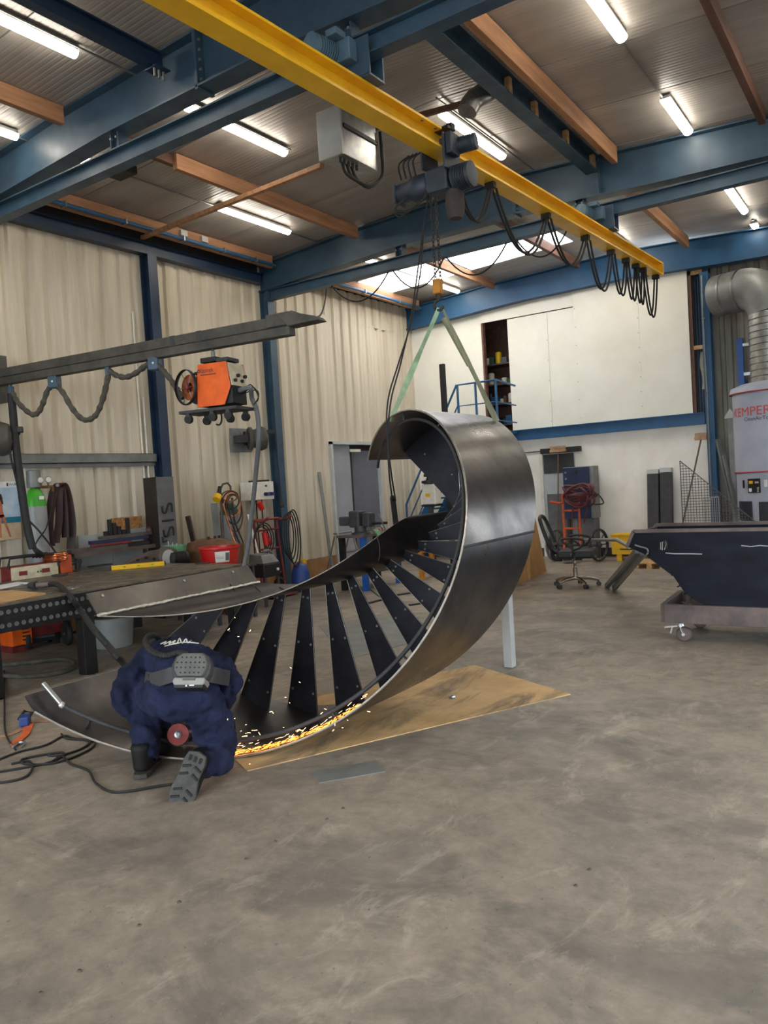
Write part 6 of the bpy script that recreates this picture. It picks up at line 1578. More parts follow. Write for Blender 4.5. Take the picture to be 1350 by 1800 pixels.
def k_ang(px, z):
    best = None
    for i in range(-157, 157):
        p = kp(i*.01, z)-V(CAM); e = abs(675+F_PX*p.dot(V(RIGHT))/p.dot(V(FWD))-px)
        if best is None or e < best[0]: best = (e, i*.01)
    return best[1]
zt = zat(1320, 731); a0 = k_ang(1290, zt)
text_mesh('tower_lettering', 'KEMPER', 'red_print', t, .2, (0, 0, 0), (1, 0, 0), (0, 0, 1), bend=lambda x, y: kp(a0+x/KR, zt+y))
zt2 = zat(1330, 739); a1 = k_ang(1308, zt2)
text_mesh('tower_lettering', 'CleanAirTower', 'text_dark', t, .082, (0, 0, 0), (1, 0, 0), (0, 0, 1), bend=lambda x, y: kp(a1+x/KR, zt2+y))
def curved(nm, px0, px1, zlo, zhi, mat, parent, r=KR+.004):
    aa, ab = k_ang(px0, zlo), k_ang(px1, zlo); n = 6
    return obj(nm, MB().strip([kp(aa+(ab-aa)*i/n, zlo, r) for i in range(n+1)], [kp(aa+(ab-aa)*i/n, zhi, r) for i in range(n+1)], .008), mat, parent)
cpn = curved('control_panel', 1315, 1337, zat(1326, 866), zat(1326, 841), 'black', t)
curved('display', 1317, 1323, zat(1320, 850), zat(1320, 845), 'yellow', cpn, KR+.012); curved('key', 1327, 1333, zat(1330, 849), zat(1330, 846), 'grey_light', cpn, KR+.012); curved('switch', 1317, 1321, zat(1320, 864), zat(1320, 858), 'white', cpn, KR+.012)
for k in range(3): curved('key', 1331, 1334, zat(1332, 858+3*k), zat(1332, 856+3*k), 'grey_light', cpn, KR+.012)
curved('warning_sticker', 1343, 1349, zat(1345, 855), zat(1345, 843), 'white', t)
curved('door_handle', 1307, 1310, zat(1308, 858), zat(1308, 844), 'black', t, KR+.02)
curved('outlet_opening', 1300, 1322, zat(1311, 915), zat(1311, 881), 'kemper_dark', t); curved('outlet_opening', 1335, 1356, zat(1345, 915), zat(1345, 881), 'kemper_dark', t)
DR = .34; dc = V((KC.x, KC.y, 0))
def dleft(c, r): return left_px(c, r)
zt3 = z_red1+.1; zd = zat(1330, 545)
t = thing('flexible_duct', 'shiny ribbed metal duct rising from the filter tower and bending to the wall', 'duct', dc+V((0, 0, zt3)))
n = 11
for k in range(n):
    za, zb = zt3+(zd-zt3)*k/n, zt3+(zd-zt3)*(k+1)/n
    obj('duct_ring', MB().lathe(dc+V((0, 0, za)), [(DR*.97, 0), (DR, .012), (DR, zb-za-.012), (DR*.97, zb-za)], n=32, cap=False), 'galvanised', t, smooth=True)
R_ = .46; pts = [dc+V((0, 0, zd))]
dirw = V((.35, .94, 0)).normalized()
for k in range(1, 8):
    a_ = PI/2*k/7; pts.append(dc+V((0, 0, zd+R_*math.sin(a_)))+dirw*(R_*(1-math.cos(a_))))
obj('elbow', MB().tube(pts, DR, n=28), 'galv_grey', t, smooth=True)
e_ = pts[-1]; obj('wall_run', MB().tube([e_, e_+dirw*.45], DR, n=28), 'galv_grey', t, smooth=True)
obj('joint_band', MB().lathe(e_, [(DR+.012, -.02), (DR+.012, .02)], n=28, axis=dirw, cap=False), 'galvanised', t, smooth=True)
obj('joint_band', MB().lathe(e_+dirw*.25, [(DR+.01, -.015), (DR+.01, .015)], n=28, axis=dirw, cap=False), 'galvanised', t, smooth=True)
# blue bracket post by the duct, leaning profiles
p0, p1 = onx(1304, 672, 14.5), onx(1301, 595, 14.5)
t = thing('blue_bracket', 'bright blue steel bracket beside the ribbed duct', 'bracket', p0)
pm('blue_bright', (24, 84, 160), (20, 70, 138), rough=.45)
obj('post', MB().box((14.45, p0.y-.05, p0.z-.1), (14.55, p0.y+.05, p1.z)), 'blue_bright', t, bevel=.004)
for z in (p0.z+.1, p1.z-.15): obj('clip', MB().box((14.42, p0.y-.16, z), (14.5, p0.y-.05, z+.05)), 'galvanised', t)
obj('wall_arm', MB().box((14.55, p0.y-.03, p0.z), (XF+.17, p0.y+.03, p0.z+.06)), 'blue_bright', t)
for k, (a, b, lab) in enumerate((((1300, 935), (1262, 772), 'grey steel profile leaning left beside the filter tower'), ((1294, 935), (1284, 735), 'upright grey steel profile with a hooked top beside the filter tower'), ((1303, 935), (1272, 800), 'thin grey profile leaning behind the upright one'))):
    A3 = onx(*a, 14.2-.15*k); B3 = onx(*b, 14.55-.12*k); 
    f_ = (A3.z)/(B3.z-A3.z); base = A3-(B3-A3)*f_
    t = thing('steel_profile', lab, 'profile', base)
    obj('profile', MB().bar(base, B3, .09 if k < 2 else .05, .05), 'galv_grey', t, bevel=.004)
    if k == 1: obj('hook_top', MB().prism([B3+V((-.03, -.1, 0)), B3+V((-.03, .1, 0)), B3+V((-.03, 0, .17))], (.05, 0, 0)), 'grey_light', t)
# ---- wire mesh offcut
MX = 13.3
tri = [onx(1195, 810, MX), onx(1197, 922, MX), onx(1324, 914, MX)]
t = thing('mesh_offcut', 'triangular wire mesh offcut leaning before the blue column', 'mesh', (MX, 2.8, 0))
zb = 0.0
top, lo, ri = tri; slope = (top.z-ri.z)/(top.y-ri.y)
yA, yB = top.y, ri.y-(ri.z-.0)/slope*0
b = MB(); n = 44
def ztop(y): return top.z+(y-top.y)*slope
y_end = top.y-(top.z-.02)/slope
y = top.y
while y > y_end+.03:
    b.cyl((MX, y, .02), (MX, y, ztop(y)), .0045, n=4, cap=False); y -= .045
z = .03
while z < top.z-.03:
    b.cyl((MX+.005, top.y, z), (MX+.005, top.y-(top.z-z)/slope, z), .0045, n=4, cap=False); z += .045
o = obj('mesh_wires', b, 'grey_mid', t); o['kind'] = 'stuff'
obj('edge_wire', MB().cyl((MX, top.y, .02), (MX, top.y, top.z), .008, n=6), 'grey_mid', t); obj('edge_wire', MB().cyl((MX, top.y, top.z), (MX, y_end, .02), .008, n=6), 'grey_mid', t)
t = thing('wire_crate', 'small pale wire crate behind the mesh offcut', 'crate', (13.9, 2.9, 0))
q0, q1 = onx(1237, 875, 13.9), onx(1265, 918, 13.9)
for yy in np.linspace(q0.y, q1.y, 8): obj('bar', MB().cyl((13.9, yy, 0), (13.9, yy, q0.z), .008, n=5), 'grey_light', t)
for zz in (.05, q0.z*.5, q0.z): obj('frame_bar', MB().cyl((13.9, q0.y, zz), (13.9, q1.y, zz), .012, n=5), 'grey_light', t)
# ---- two dark box tubes, brooms, cabinet, door
for k, (pa, pb, lab) in enumerate(((1137, 1157, 'shorter dark box tube leaning on the white far wall'), (1160, 1180, 'taller dark box tube leaning on the white far wall'))):
    ya, yb = onx(pa, 860, 14.5).y, onx(pb, 860, 14.5).y; zt = onx((pa+pb)/2, 826-3*k, 14.6).z
    t = thing('box_tube', lab, 'box tube', (14.5, (ya+yb)/2, 0), 0, 'box tubes on the far wall')
    A3, B3 = V((14.42, (ya+yb)/2, 0.0)), V((14.62, (ya+yb)/2, zt))
    obj('tube', MB().bar(A3, B3, ya-yb, .13, up=(1, 0, 0)), 'grey_dark', t, bevel=.006)
    obj('wrapped_end', MB().bar(A3.lerp(B3, .95), B3+(B3-A3).normalized()*.004, ya-yb+.006, .136, up=(1, 0, 0)), 'grey_light', t, bevel=.006)
def broom(hx, hy, bx, by_, w, lab, X):
    h = onx(hx, hy, X); f = onx(bx, by_, X-.05)
    t = thing('broom', lab, 'broom', V((X, f.y, 0)))
    obj('broom_head', MB().box((X-.04, h.y-w/2, h.z-.02), (X+.04, h.y+w/2, h.z+.03)), 'broom_wood', t, bevel=.005)
    m = 12
    for i in range(m): obj('bristle_tuft', MB().cyl((X, h.y-w/2+w*(i+.5)/m, h.z+.03), (X, h.y-w/2+w*(i+.5)/m, h.z+.10), w/m*.42, n=6), 'broom_wood', t)
    d_ = (f-h); k_ = (-h.z)/d_.z; obj('handle', MB().cyl(h-V((0, 0, .02)), h+d_*k_, .014, n=8), 'handle_wood', t, smooth=True)
broom(981, 793, 981, 922, .32, 'broom standing head up before the dark wall rail', 14.55)
broom(1232, 771, 1200, 920, .2, 'broom leaning head up against the blue column', 14.3)
d2 = sroot('door_2', (XF, 5.8, 0))
ya, yb = onx(955, 800, XF).y, onx(1010, 800, XF).y
obj('door_leaf', MB().box((XF-.05, yb, .02), (XF-.012, ya, 2.04)), 'grey_panel', d2)
obj('upper_panel', MB().box((XF-.06, yb, 1.66), (XF-.05, ya-.02, 2.04)), 'grey_dark', d2)
obj('lower_panel', MB().box((XF-.06, yb+.1, .1), (XF-.05, ya-.06, 1.25)), 'grey_mid', d2)
obj('jamb', MB().box((XF-.07, ya, 0), (XF-.0, ya+.06, 2.08)), 'off_white', d2)
r0, r1 = onx(950, 798, 14.62), onx(1018, 789, 14.62)
t = thing('sliding_rail', 'black sliding door rail on the white far wall', 'rail', (14.68, r0.y, 2.08))
obj('rail', MB().box((14.6, r1.y, 2.06), (XF-.0, r0.y, 2.16)), 'black', t, bevel=.006)
obj('cable', MB().cyl((XF-.02, r0.y, 2.12), (XF-.02, r0.y+1.0, 2.1), .012, n=6), 'grey_dark', t)
c0, c1 = onx(990, 822, 14.4), onx(1041, 911, 14.4)
t = thing('navy_cabinet', 'dark navy metal cabinet behind the coiled red hose', 'cabinet', (14.5, 5.3, 0))
obj('cabinet_body', MB().box((14.38, c1.y-.07, c1.z), (XF-.07, c0.y, c0.z)), 'galv_grey', t, bevel=.01)
obj('cabinet_door', MB().box((14.36, c1.y, c1.z+.01), (14.38, c0.y, c0.z-.01)), 'navy_cabinet', t, bevel=.004)
for z in (c0.z-.1, c0.z-.22): obj('knob', MB().cyl((14.34, c0.y-.06, z), (14.36, c0.y-.06, z), .02, n=10), 'galvanised', t)
obj('lock', MB().lathe((14.36, (c0.y+c1.y)/2, c0.z-.1), [(.02, 0), (.035, 0), (.035, .02), (.02, .02)], n=14, axis=(-1, 0, 0)), 'black', t)
for s in (c1.y, c0.y-.06): obj('cabinet_leg', MB().box((14.45, s, 0), (14.5, s+.06, c1.z)), 'grey_dark', t)
obj('lower_box', MB().box((14.4, c1.y-.05, 0), (XF-.1, c1.y+.3, c1.z)), 'grey_mid', t, bevel=.01)
# ---- orange cylinder trolley with hose
TXW = 13.85
la, lb = onx(990, 900, TXW), onx(1018, 900, TXW)
t = thing('orange_trolley', 'orange gas trolley with large spoked wheels and a hose coil', 'trolley', (TXW, (la.y+lb.y)/2, 0))
zt = onx(1000, 868, TXW).z
for y in (la.y, lb.y): obj('upright', MB().tube([(TXW-.1, y, .12), (TXW, y, .4), (TXW, y, zt)], .024, n=8), 'orange_dull', t, smooth=True)
for z in (.42, .62, .95, zt): obj('cross_bar', MB().cyl((TXW, lb.y, z), (TXW, la.y, z), .02, n=8), 'orange_dull', t, smooth=True)
for s in (0, 1):
    y = (la.y, lb.y)[s]; obj('brace', MB().bar(V((TXW-.02, y, .2)), V((TXW-.02, y-.04, .62)), .02, .02), 'orange_dull', t)
obj('handle', MB().tube([V((TXW, la.y, zt-.15)), onx(985, 885, TXW-.1), onx(966, 882, TXW-.25)], .022, n=8), 'orange_dull', t, smooth=True)
obj('toe_plate', MB().box((TXW-.35, lb.y, .1), (TXW-.05, la.y, .12)), 'orange_dull', t)
w_r = .3
for px in (978, 1053):
    wy = onx(px, 955, TXW+.1).y
    wh = obj('wheel', MB().lathe((TXW+.08, wy-.02, w_r), [(w_r-.03, 0), (w_r, 0), (w_r, .045), (w_r-.03, .045), (w_r-.03, 0)], n=32, axis=(.25, 1, 0), cap=False), 'grey_mid' if px < 1000 else 'grey_dark', t, smooth=True)
    ax_ = V((.25, 1, 0)).normalized(); sa, sb, _ = basis(ax_)
    for k in range(8):
        a_ = PI*k/4; obj('spoke', MB().cyl(V((TXW+.08, wy, w_r)), V((TXW+.08, wy, w_r))+(sa*math.cos(a_)+sb*math.sin(a_))*(w_r-.01), .01, n=5), 'grey_dark', wh)
    obj('hub', MB().cyl(V((TXW+.08, wy, w_r))-ax_*.05, V((TXW+.08, wy, w_r))+ax_*.05, .035, n=10), 'grey_dark', wh)
obj('axle', MB().cyl((TXW+.08, onx(978, 955, TXW+.1).y, w_r), (TXW+.08, onx(1053, 955, TXW+.1).y, w_r), .02, n=8), 'grey_dark', t)
hc_ = onx(1018, 868, TXW-.08)
t = thing('hose_coil', 'big dark red hose coil hung on the orange trolley', 'hose', hc_)
for k in range(9):
    rx, rz = .28-.02*(k % 4), (.085, .05, .11, .07, .13, .06, .1, .12, .075)[k]
    c = hc_+V((-.022*(k % 4), (.02, -.03, 0, .04, -.04, .02, -.02, .03, -.01)[k], .10-.028*k))
    obj('turn', MB().tube([c+V((.03*math.sin(3*a_+k), rx*math.cos(a_), rz*math.sin(a_)+.035*math.cos(2*a_+k))) for a_ in np.linspace(0, 2*PI, 29)[:-1]], .02, n=7, closed=True), 'hose_red', t, smooth=True)
obj('tail', MB().tube(smoothline([hc_+V((0, -.25, -.05)), onx(1050, 868, TXW), onx(1061, 884, TXW), onx(1045, 887, TXW)], 6), .013, n=6), 'grey_dark', t, smooth=True)
for px in (1030, 1008): obj('tail', MB().tube(smoothline([hc_+V((0, .0, -.1)), onx(px, 890, TXW-.05), onx(px-3, 920, TXW-.05)], 5), .013, n=6), 'hose_red', t, smooth=True)
# ---- yellow bin, pallet, fibreboard
c = onz(1097, 984)
t = thing('yellow_bin', 'yellow metal bin on feet behind the hopper spout', 'bin', (14.1, 4.4, 0))
ya, yb = onx(1075, 960, 14.0).y, onx(1122, 960, 14.0).y; z1 = onx(1090, 942, 14.0).z
obj('bin_body', MB().box((14.0, yb, .12), (14.4, ya, z1)), 'yellow', t, bevel=.008)
obj('lid', MB().box((13.98, yb-.01, z1), (14.42, ya+.01, z1+.03)), 'yellow', t, bevel=.006)
for y in (ya-.17, yb+.05): obj('foot', MB().box((14.02, y, 0), (14.1, y+.09, .12)), 'yellow', t)
obj('forklift_slot', MB().box((13.995, yb+.05, .2), (14.0, ya-.15, .23)), 'rust', t)
g = onz(1150, 996)
t = thing('small_pallet', 'small wooden pallet on the floor behind the hopper', 'pallet', (g.x, g.y, 0))
for k in range(4): obj('deck_board', MB().box((g.x-.3+.16*k, g.y-.25, .08), (g.x-.18+.16*k, g.y+.25, .1)), 'timber_pale', t)
for k in range(3): obj('bearer', MB().box((g.x-.3, g.y-.25+.21*k, 0), (g.x+.3, g.y-.17+.21*k, .08)), 'timber_pale', t)
a, b_ = onz(918, 1024), onz(961, 1004); a = b_+(a-b_)*1.9
topz = onx(944, 872, b_.x).z
t = thing('fibreboard_sheet', 'tan fibreboard sheet standing on edge behind the staircase', 'board', b_)
w_ = (a-b_); up_ = V((.10, .12, topz))
obj('sheet', MB().prism([b_, a, a+V((.25, .05, topz*1.02)), b_+w_*.30+V((.12, .02, topz))], w_.cross(V((0, 0, 1))).normalized()*.018), 'plywood', t)
obj('brace', MB().bar(a.lerp(b_, .4)+V((.5, .05, 0)), a.lerp(b_, .5)+V((.2, 0, topz*.8)), .05, .05), 'timber_pale', t)
# ---- office chair
cc = onz(1013, 1031)
ch = thing('office_chair', 'black swivel office chair with a mesh back and chrome star base', 'chair', cc)
az = 1.08 # the way the chair faces, seen from the side
cf = V((.18, -.98, 0)).normalized(); cs = V((-cf.y, cf.x, 0))
def cp3(f_, s, z): return cc+cf*f_+cs*s+V((0, 0, z))
for k in range(5):
    a_ = .3+2*PI*k/5; d_ = cf*math.cos(a_)+cs*math.sin(a_)
    arm = obj('base_arm', MB().tube([cc+V((0, 0, .13)), cc+d_*.2+V((0, 0, .115)), cc+d_*.32+V((0, 0, .085))], .022, n=8, radii=[.03, .024, .018]), 'chrome', ch, smooth=True)
    c = cc+d_*.32; e_ = V((-d_.y, d_.x, 0))
    for s in (-1, 1): obj('caster_wheel', MB().cyl(c+e_*(.008*s)+V((0, 0, .032)), c+e_*(.03*s)+V((0, 0, .032)), .032, n=14), 'grey_dark', arm, smooth=True)
    obj('caster_stem', MB().cyl(c+V((0, 0, .03)), c+V((0, 0, .09)), .01, n=6), 'grey_dark', arm)
obj('gas_lift', MB().lathe(cc+V((0, 0, .1)), [(.034, 0), (.034, .17), (.022, .175), (.022, .32)], n=16), 'chrome', ch, smooth=True)
obj('mechanism', MB().cbox(cp3(-.02, 0, .42), (.26, .22, .06), Matrix.Rotation(math.atan2(cf.y, cf.x), 3, 'Z')), 'black', ch, bevel=.012)
st_ = MB().cbox((0, 0, 0), (.50, .48, .115)); Mz = Matrix.Rotation(math.atan2(cf.y, cf.x), 3, 'Z')
st_.v = [Mz @ p + cp3(.04, 0, .485) for p in st_.v]
obj('seat', st_, 'black', ch, bevel=.035, seg=4)
fr_ = smoothline([cp3(-.18, .0, .40), cp3(-.30, 0, .42), cp3(-.33, 0, .56), cp3(-.36, 0, .7)], 5)
obj('back_spine', MB().tube(fr_, .03, n=8), 'black', ch, smooth=True)
ov = [cp3(-.29-.17*((z-.55)/.5), s, z) for s, z in ((-.14, .52), (-.2, .58), (-.22, .72), (-.2, .9), (-.14, 1.01), (0, 1.04), (.14, 1.01), (.2, .9), (.22, .72), (.2, .58), (.14, .52), (0, .50))]
ovs = smoothline(ov, 4, closed=True); br = obj('back_frame', MB().tube(ovs, .028, n=8, closed=True), 'black', ch, smooth=True)
cen = sum(ovs, V((0, 0, 0)))/len(ovs)
pm('mesh_fabric', (120, 120, 118), (96, 96, 96), scale=200, rough=.9, alpha=.45)
obj('mesh_back', MB().add(ovs+[cen-cf*.02], [(i, (i+1) % len(ovs), len(ovs)) for i in range(len(ovs))]), 'mesh_fabric', br)
obj('lumbar_pad', MB().tube(smoothline([cp3(-.31, -.19, .62), cp3(-.34, 0, .6), cp3(-.31, .19, .62)], 5), .05, n=8, squash=.4), 'black', br, smooth=True)
for s in (-1, 1):
    obj('armrest', MB().tube(smoothline([cp3(.02, s*.27, .44), cp3(.02, s*.29, .58), cp3(-.12, s*.28, .70), cp3(.03, s*.28, .725), cp3(.18, s*.27, .69), cp3(.14, s*.28, .6), cp3(.02, s*.28, .55)], 6), .017, n=8), 'black', ch, smooth=True)
    obj('arm_bracket', MB().bar(cp3(.02, s*.2, .42), cp3(.02, s*.28, .5), .05, .015), 'galv_grey', ch)
for y0 in (-.1, .12): obj('lever', MB().tube([cp3(.0, y0*2, .41), cp3(.05, y0*2.5, .34)], .01, n=6), 'grey_mid', ch)

# ---- mezzanine stair, landing and rail in front of the store
SB = 'blue_far'
t = thing('mezzanine_stair', 'blue steel stair and landing leading up to the store opening', 'stair', (14.2, 8.0, 0))
ly0, ly1 = 6.62, 7.5
obj('landing', MB().box((13.75, ly0, 2.5), (XF-.13, ly1, 2.56)), SB, t)
for y in (ly0+.03, ly1-.03): obj('landing_post', MB().box((13.76, y-.03, 0), (13.82, y+.03, 2.5)), SB, t)
sy0, sy1 = ly1, 8.95
for X in (13.8, 14.5): obj('string', MB().bar(V((X, sy0-.03, 2.45)), V((X, sy1, .1)), .03, .2), SB, t)
for k in range(11):
    f_ = (k+.5)/11; obj('step', MB().box((13.8, sy0+(sy1-sy0)*f_-.07, 2.45-2.35*f_), (14.5, sy0+(sy1-sy0)*f_+.07, 2.48-2.35*f_)), SB, t)
rp = [(13.78, ly0+.02), (13.78, (ly0+ly1)/2+.02), (13.78, ly1-.02)]
zr = 3.53
for X, y in rp: obj('rail_post', MB().cyl((X, y, 2.56), (X, y, zr), .024, n=10), SB, t, smooth=True)
obj('hand_rail', MB().tube([(XF-.1, ly0+.02, zr-.05), (13.78, ly0+.02, zr), (13.78, ly1, zr), (13.78, sy1-.1, 1.2)], .022, n=8), SB, t, smooth=True)
obj('mid_rail', MB().tube([(XF-.1, ly0+.02, zr-.45), (13.78, ly0+.02, zr-.42), (13.78, ly1, zr-.42), (13.78, sy1-.1, .78)], .014, n=8), SB, t, smooth=True)
obj('mid_rail', MB().tube([(XF-.1, ly0+.02, zr-.8), (13.78, ly0+.02, zr-.78), (13.78, ly1, zr-.78), (13.78, sy1-.1, .45)], .014, n=8), SB, t, smooth=True)
obj('newel_post', MB().cyl((13.78, sy1-.1, 0), (13.78, sy1-.1, 1.2), .024, n=10), SB, t, smooth=True)
bpX = 13.45; p = onx(777, 640, bpX)
tag(obj('black_post', MB().box((bpX-.04, p.y-.05, 0), (bpX+.04, p.y+.05, p.z)), 'black', bevel=.006), 'tall black square post standing behind the staircase top', 'post')
p = onx(757, 882, 13.2)
t = thing('pillar_drill', 'small white pillar machine with a black head behind the staircase', 'machine', (13.2, p.y, 0))
obj('column', MB().cyl((13.2, p.y, 0), (13.2, p.y, p.z-.05), .05, n=12), 'grey_dark', t, smooth=True)
obj('body', MB().box((13.1, p.y-.17, p.z-.05), (13.34, p.y+.13, p.z+.35)), 'off_white', t, bevel=.02)
obj('base_rim', MB().box((13.08, p.y-.19, p.z-.09), (13.36, p.y+.15, p.z-.05)), 'black', t, bevel=.01)
obj('head', MB().lathe((13.2, p.y, p.z+.35), [(.06, 0), (.16, .02), (.16, .07), (.06, .08), (.05, .14), (.11, .15), (.11, .2)], n=18), 'black', t, smooth=True)
obj('warning_plate', MB().box((13.095, p.y-.06, p.z+.1), (13.1, p.y+.05, p.z+.17)), 'yellow', t)
# ---- vise bench, step stool and leaning pipe by the grey door
bx0, bx1, byy0, byy1, bz = 9.75, 10.85, 7.1, 7.62, .88
t = thing('vise_bench', 'small steel bench with blue legs behind the staircase', 'bench', (10.3, 7.35, 0))
obj('bench_top', MB().box((bx0, byy0, bz-.04), (bx1, byy1, bz)), 'rust_dark', t, bevel=.005)
for x in (bx0+.08, bx1-.08):
    for y in (byy0+.05, byy1-.05): obj('leg', MB().box((x-.04, y-.04, 0), (x+.04, y+.04, bz-.04)), 'blue_bright' if y < 7.4 else 'black_table', t)
obj('shelf', MB().box((bx0+.05, byy0+.05, .25), (bx1-.05, byy1-.05, .27)), 'grey_dark', t)
vb = V((9.92, 7.25, bz))
t = thing('bench_vise', 'dark steel bench vise with a long screw on the bench', 'vise', vb)
obj('vise_base', MB().lathe(vb, [(.15, 0), (.15, .03), (.09, .05), (.09, .14)], n=18), 'grey_dark', t, smooth=True)
obj('fixed_jaw', MB().box(vb+V((-.06, -.02, .08))*1.45, vb+V((.09, .12, .26))*1.45), 'grey_dark', t, bevel=.03, seg=3)
obj('anvil', MB().box(vb+V((-.05, .1, .1))*1.45, vb+V((.08, .26, .2))*1.45), 'grey_dark', t, bevel=.02)
obj('moving_jaw', MB().box(vb+V((-.05, -.15, .08))*1.45, vb+V((.08, -.05, .24))*1.45), 'grey_dark', t, bevel=.03, seg=3)
obj('screw', MB().cyl(vb+V((.01, -.34, .12))*1.45, vb+V((.01, -.15, .12))*1.45, .022, n=10), 'black', t, smooth=True)
obj('handle', MB().cyl(vb+V((-.12, -.33, .22))*1.45, vb+V((.12, -.33, -.16))*1.45, .013, n=8), 'galvanised', t, smooth=True)
t = thing('green_rag', 'pale green rag hanging over the bench beside the vise', 'rag', V((10.15, 7.1, bz)))
A_ = [V((10.08, 7.32, bz+.03)), V((10.09, 7.2, bz+.06)), V((10.1, 7.1, bz+.03)), V((10.12, 7.06, bz-.12)), V((10.1, 7.05, bz-.24))]
obj('cloth', MB().strip(smoothline(A_, 4), smoothline([p+V((.12, .01, .015*(-1)**i)) for i, p in enumerate(A_)], 4), .008), 'green_cloth', t, smooth=True)
for k in range(4):
    tag(obj('bench_offcut', MB().cyl((10.5+.07*k, 7.3+.03*k, bz+.03), (10.53+.07*k, 7.42+.02*k, bz+.03), .026, n=10), ('copper', 'off_white', 'copper', 'grey_mid')[k], smooth=True), ('copper offcut at the near end of the bench heap', 'white plastic offcut on the bench', 'copper offcut between white and grey ones on the bench', 'grey offcut at the far end of the bench heap')[k], 'offcut')
sx_, sy_ = 10.35, 8.3
t = thing('step_stool', 'folding aluminium step ladder beside the vise bench', 'ladder', (sx_, sy_, 0))
ty = ony(590, 938, sy_); zt = ty.z; x0 = ty.x-.0
for X in (x0, x0+.42):
    obj('rail', MB().tube([(X-.06, sy_-.32, 0), (X, sy_-.04, zt), (X, sy_+.04, zt)], .018, n=8), 'galvanised', t, smooth=True)
    obj('rear_rail', MB().tube([(X, sy_+.03, zt-.05), (X+.02, sy_+.32, 0)], .014, n=8), 'galvanised', t, smooth=True)
for k in range(3): obj('step', MB().box((x0-.03, sy_-.3+.085*k, .25+.26*k), (x0+.42, sy_-.2+.085*k, .275+.26*k)), 'galvanised', t)
obj('grip_bar', MB().cyl((x0, sy_, zt), (x0+.42, sy_, zt), .02, n=10), 'galvanised', t, smooth=True)
a, b = V((ony(586, 950, 8.7).x, 8.75, 0)), ony(561, 830, YL-.03)
tag(obj('leaning_pipe', MB().tube([a, b], .03, n=8), 'galv_grey', smooth=True), 'grey pipe leaning on the corrugated wall left of the door', 'pipe')
for k, (p0_, p1_, lab) in enumerate((((646, 1062), (676, 1054), 'short dark bar on the floor behind the treads, nearest the bench'), ((698, 1047), (724, 1043), 'short dark bar on the floor behind the treads, in the middle'), ((720, 1065), (745, 1061), 'short dark bar on the floor behind the treads, at the right'))):
    a, b = onz(*p0_), onz(*p1_); tag(obj('floor_bar', MB().bar(a+V((0, 0, .01)), b+V((0, 0, .01)), .05, .02), 'black'), lab, 'bar')
a = [onz(x, y) for x, y in ((560, 1100), (700, 1080), (760, 1120), (610, 1160))]
tag(obj('floor_plate', MB().prism([V((p.x, p.y, 0)) for p in a], (0, 0, .005)), 'galv_grey'), 'large grey steel sheet on the floor seen between the treads', 'plate')
c = onz(700, 1020)
t = thing('yellow_stand', 'small yellow stand behind the inner stringer', 'stand', (11.2, 7.0, 0))
obj('leg', MB().box((11.15, 6.92, 0), (11.22, 6.99, .45)), 'hook_yellow', t); obj('leg', MB().box((11.5, 6.92, 0), (11.57, 6.99, .45)), 'hook_yellow', t); obj('top', MB().box((11.12, 6.9, .45), (11.6, 7.2, .5)), 'hook_yellow', t)

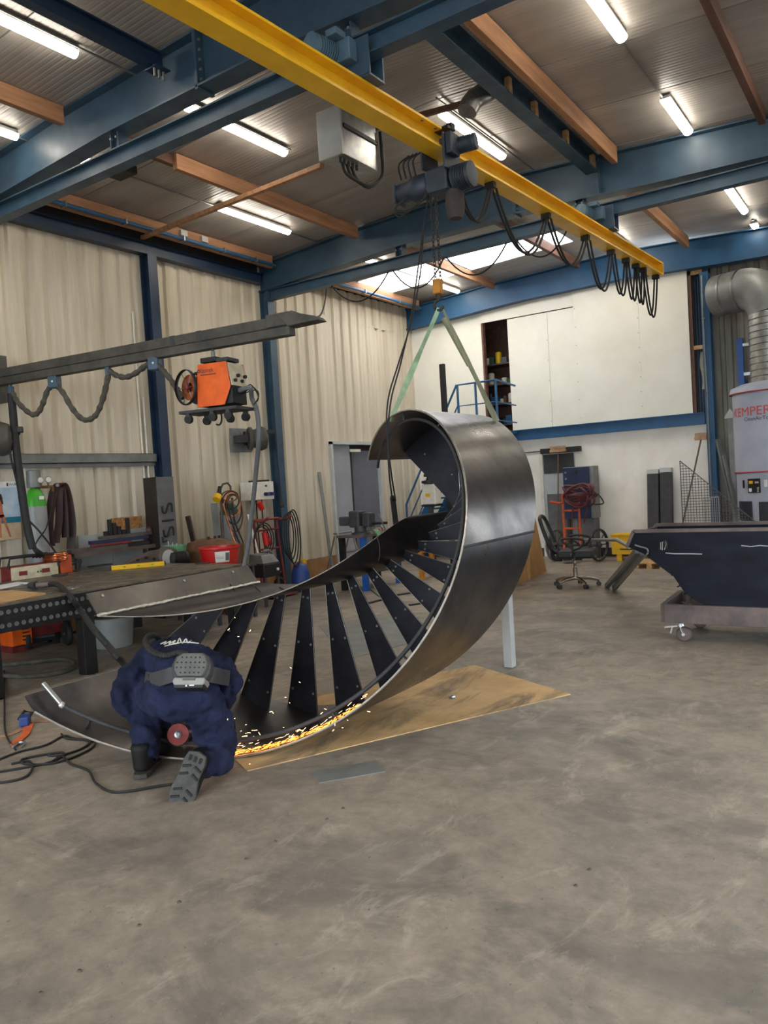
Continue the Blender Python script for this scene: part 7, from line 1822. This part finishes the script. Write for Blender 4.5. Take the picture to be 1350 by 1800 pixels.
# ---- shelves and goods in the store
sx = XF+.55
t = thing('store_shelf', 'dark steel shelving seen through the store opening', 'shelf', (sx, 7.1, 2.5))
for y in (6.45, 7.85): obj('upright', MB().box((sx, y-.02, 2.5), (sx+.5, y+.02, 5.0)), 'blue_dark', t)
shz = [2.75, 3.2, 3.62, 4.05]
for z in shz: obj('shelf_board', MB().box((sx, 6.45, z), (sx+.5, 7.85, z+.03)), 'rust_dark', t)
obj('back_panel', MB().box((sx+.5, 6.4, 2.5), (sx+.53, 7.9, 5.2)), 'timber_red', t)
random.seed(21)
cols = ['off_white', 'grey_mid', 'navy_cabinet', 'rust', 'yellow', 'black', 'cream', 'green_dark', 'red_dull', 'blue_far']
rows = ['lowest', 'second', 'third', 'top']
for r_, z in enumerate(shz):
    y = 6.75; k = 0
    while y < 7.6:
        w = random.uniform(.06, .15); h = random.uniform(.08, .28); m_ = cols[(k*3+r_*4) % len(cols)]
        words_ = {'off_white': 'off white', 'grey_mid': 'grey', 'navy_cabinet': 'navy', 'rust': 'brown', 'yellow': 'yellow', 'black': 'black', 'cream': 'cream', 'green_dark': 'dark green', 'red_dull': 'dull red', 'blue_far': 'blue'}[m_]
        ordn = ['first', 'second', 'third', 'fourth', 'fifth', 'sixth', 'seventh', 'eighth', 'ninth', 'tenth', 'eleventh', 'twelfth', 'thirteenth'][k]
        if k % 2: o = tag(obj('storage_box', MB().box((sx+.03, y, z+.03), (sx+.25, y+w, z+.03+h)), m_, bevel=.006), '%s box on the %s store shelf, %s from the right' % (words_, rows[r_], ordn), 'box', 'goods on the store shelves')
        else: o = tag(obj('storage_tin', MB().lathe((sx+.12, y+w/2, z+.03), [(w*.45, 0), (w*.48, .01), (w*.48, h*.9), (w*.4, h*.95), (w*.3, h)], n=14), m_, smooth=True), '%s tin on the %s store shelf, %s from the right' % (words_, rows[r_], ordn), 'tin', 'goods on the store shelves')
        y += w+.015; k += 1
# ---- litter on the floor
random.seed(5)
for k, (x, y) in enumerate(((603, 1421), (575, 1440), (484, 1479), (433, 1510), (315, 1586), (245, 1627), (140, 1707), (72, 1746), (1036, 1529), (1012, 1557))):
    p = onz(x, y); r = .007
    tag(obj('anchor_stub', MB().lathe((p.x, p.y, 0), [(r*1.4, 0), (r*1.3, .003), (r*.7, .006), (r*.6, .002)], n=8), 'rust_dark'), 'rusty cut bolt stub in the floor, %s along the line' % ['first', 'second', 'third', 'fourth', 'fifth', 'sixth', 'seventh', 'last', 'upper of two at right', 'lower of two at right'][k], 'stub', 'bolt stubs in the floor')
b = MB()
for _ in range(150):
    p = onz(random.uniform(-20, 1380), random.uniform(1150, 1800)); r = random.uniform(.002, .006)
    b.box(p+V((-r, -r*.6, 0)), p+V((r, r*.6, r*.8)))
tag(obj('floor_crumbs', b, 'galv_grey'), 'pale metal crumbs scattered over the concrete floor', 'crumbs', kind='stuff')
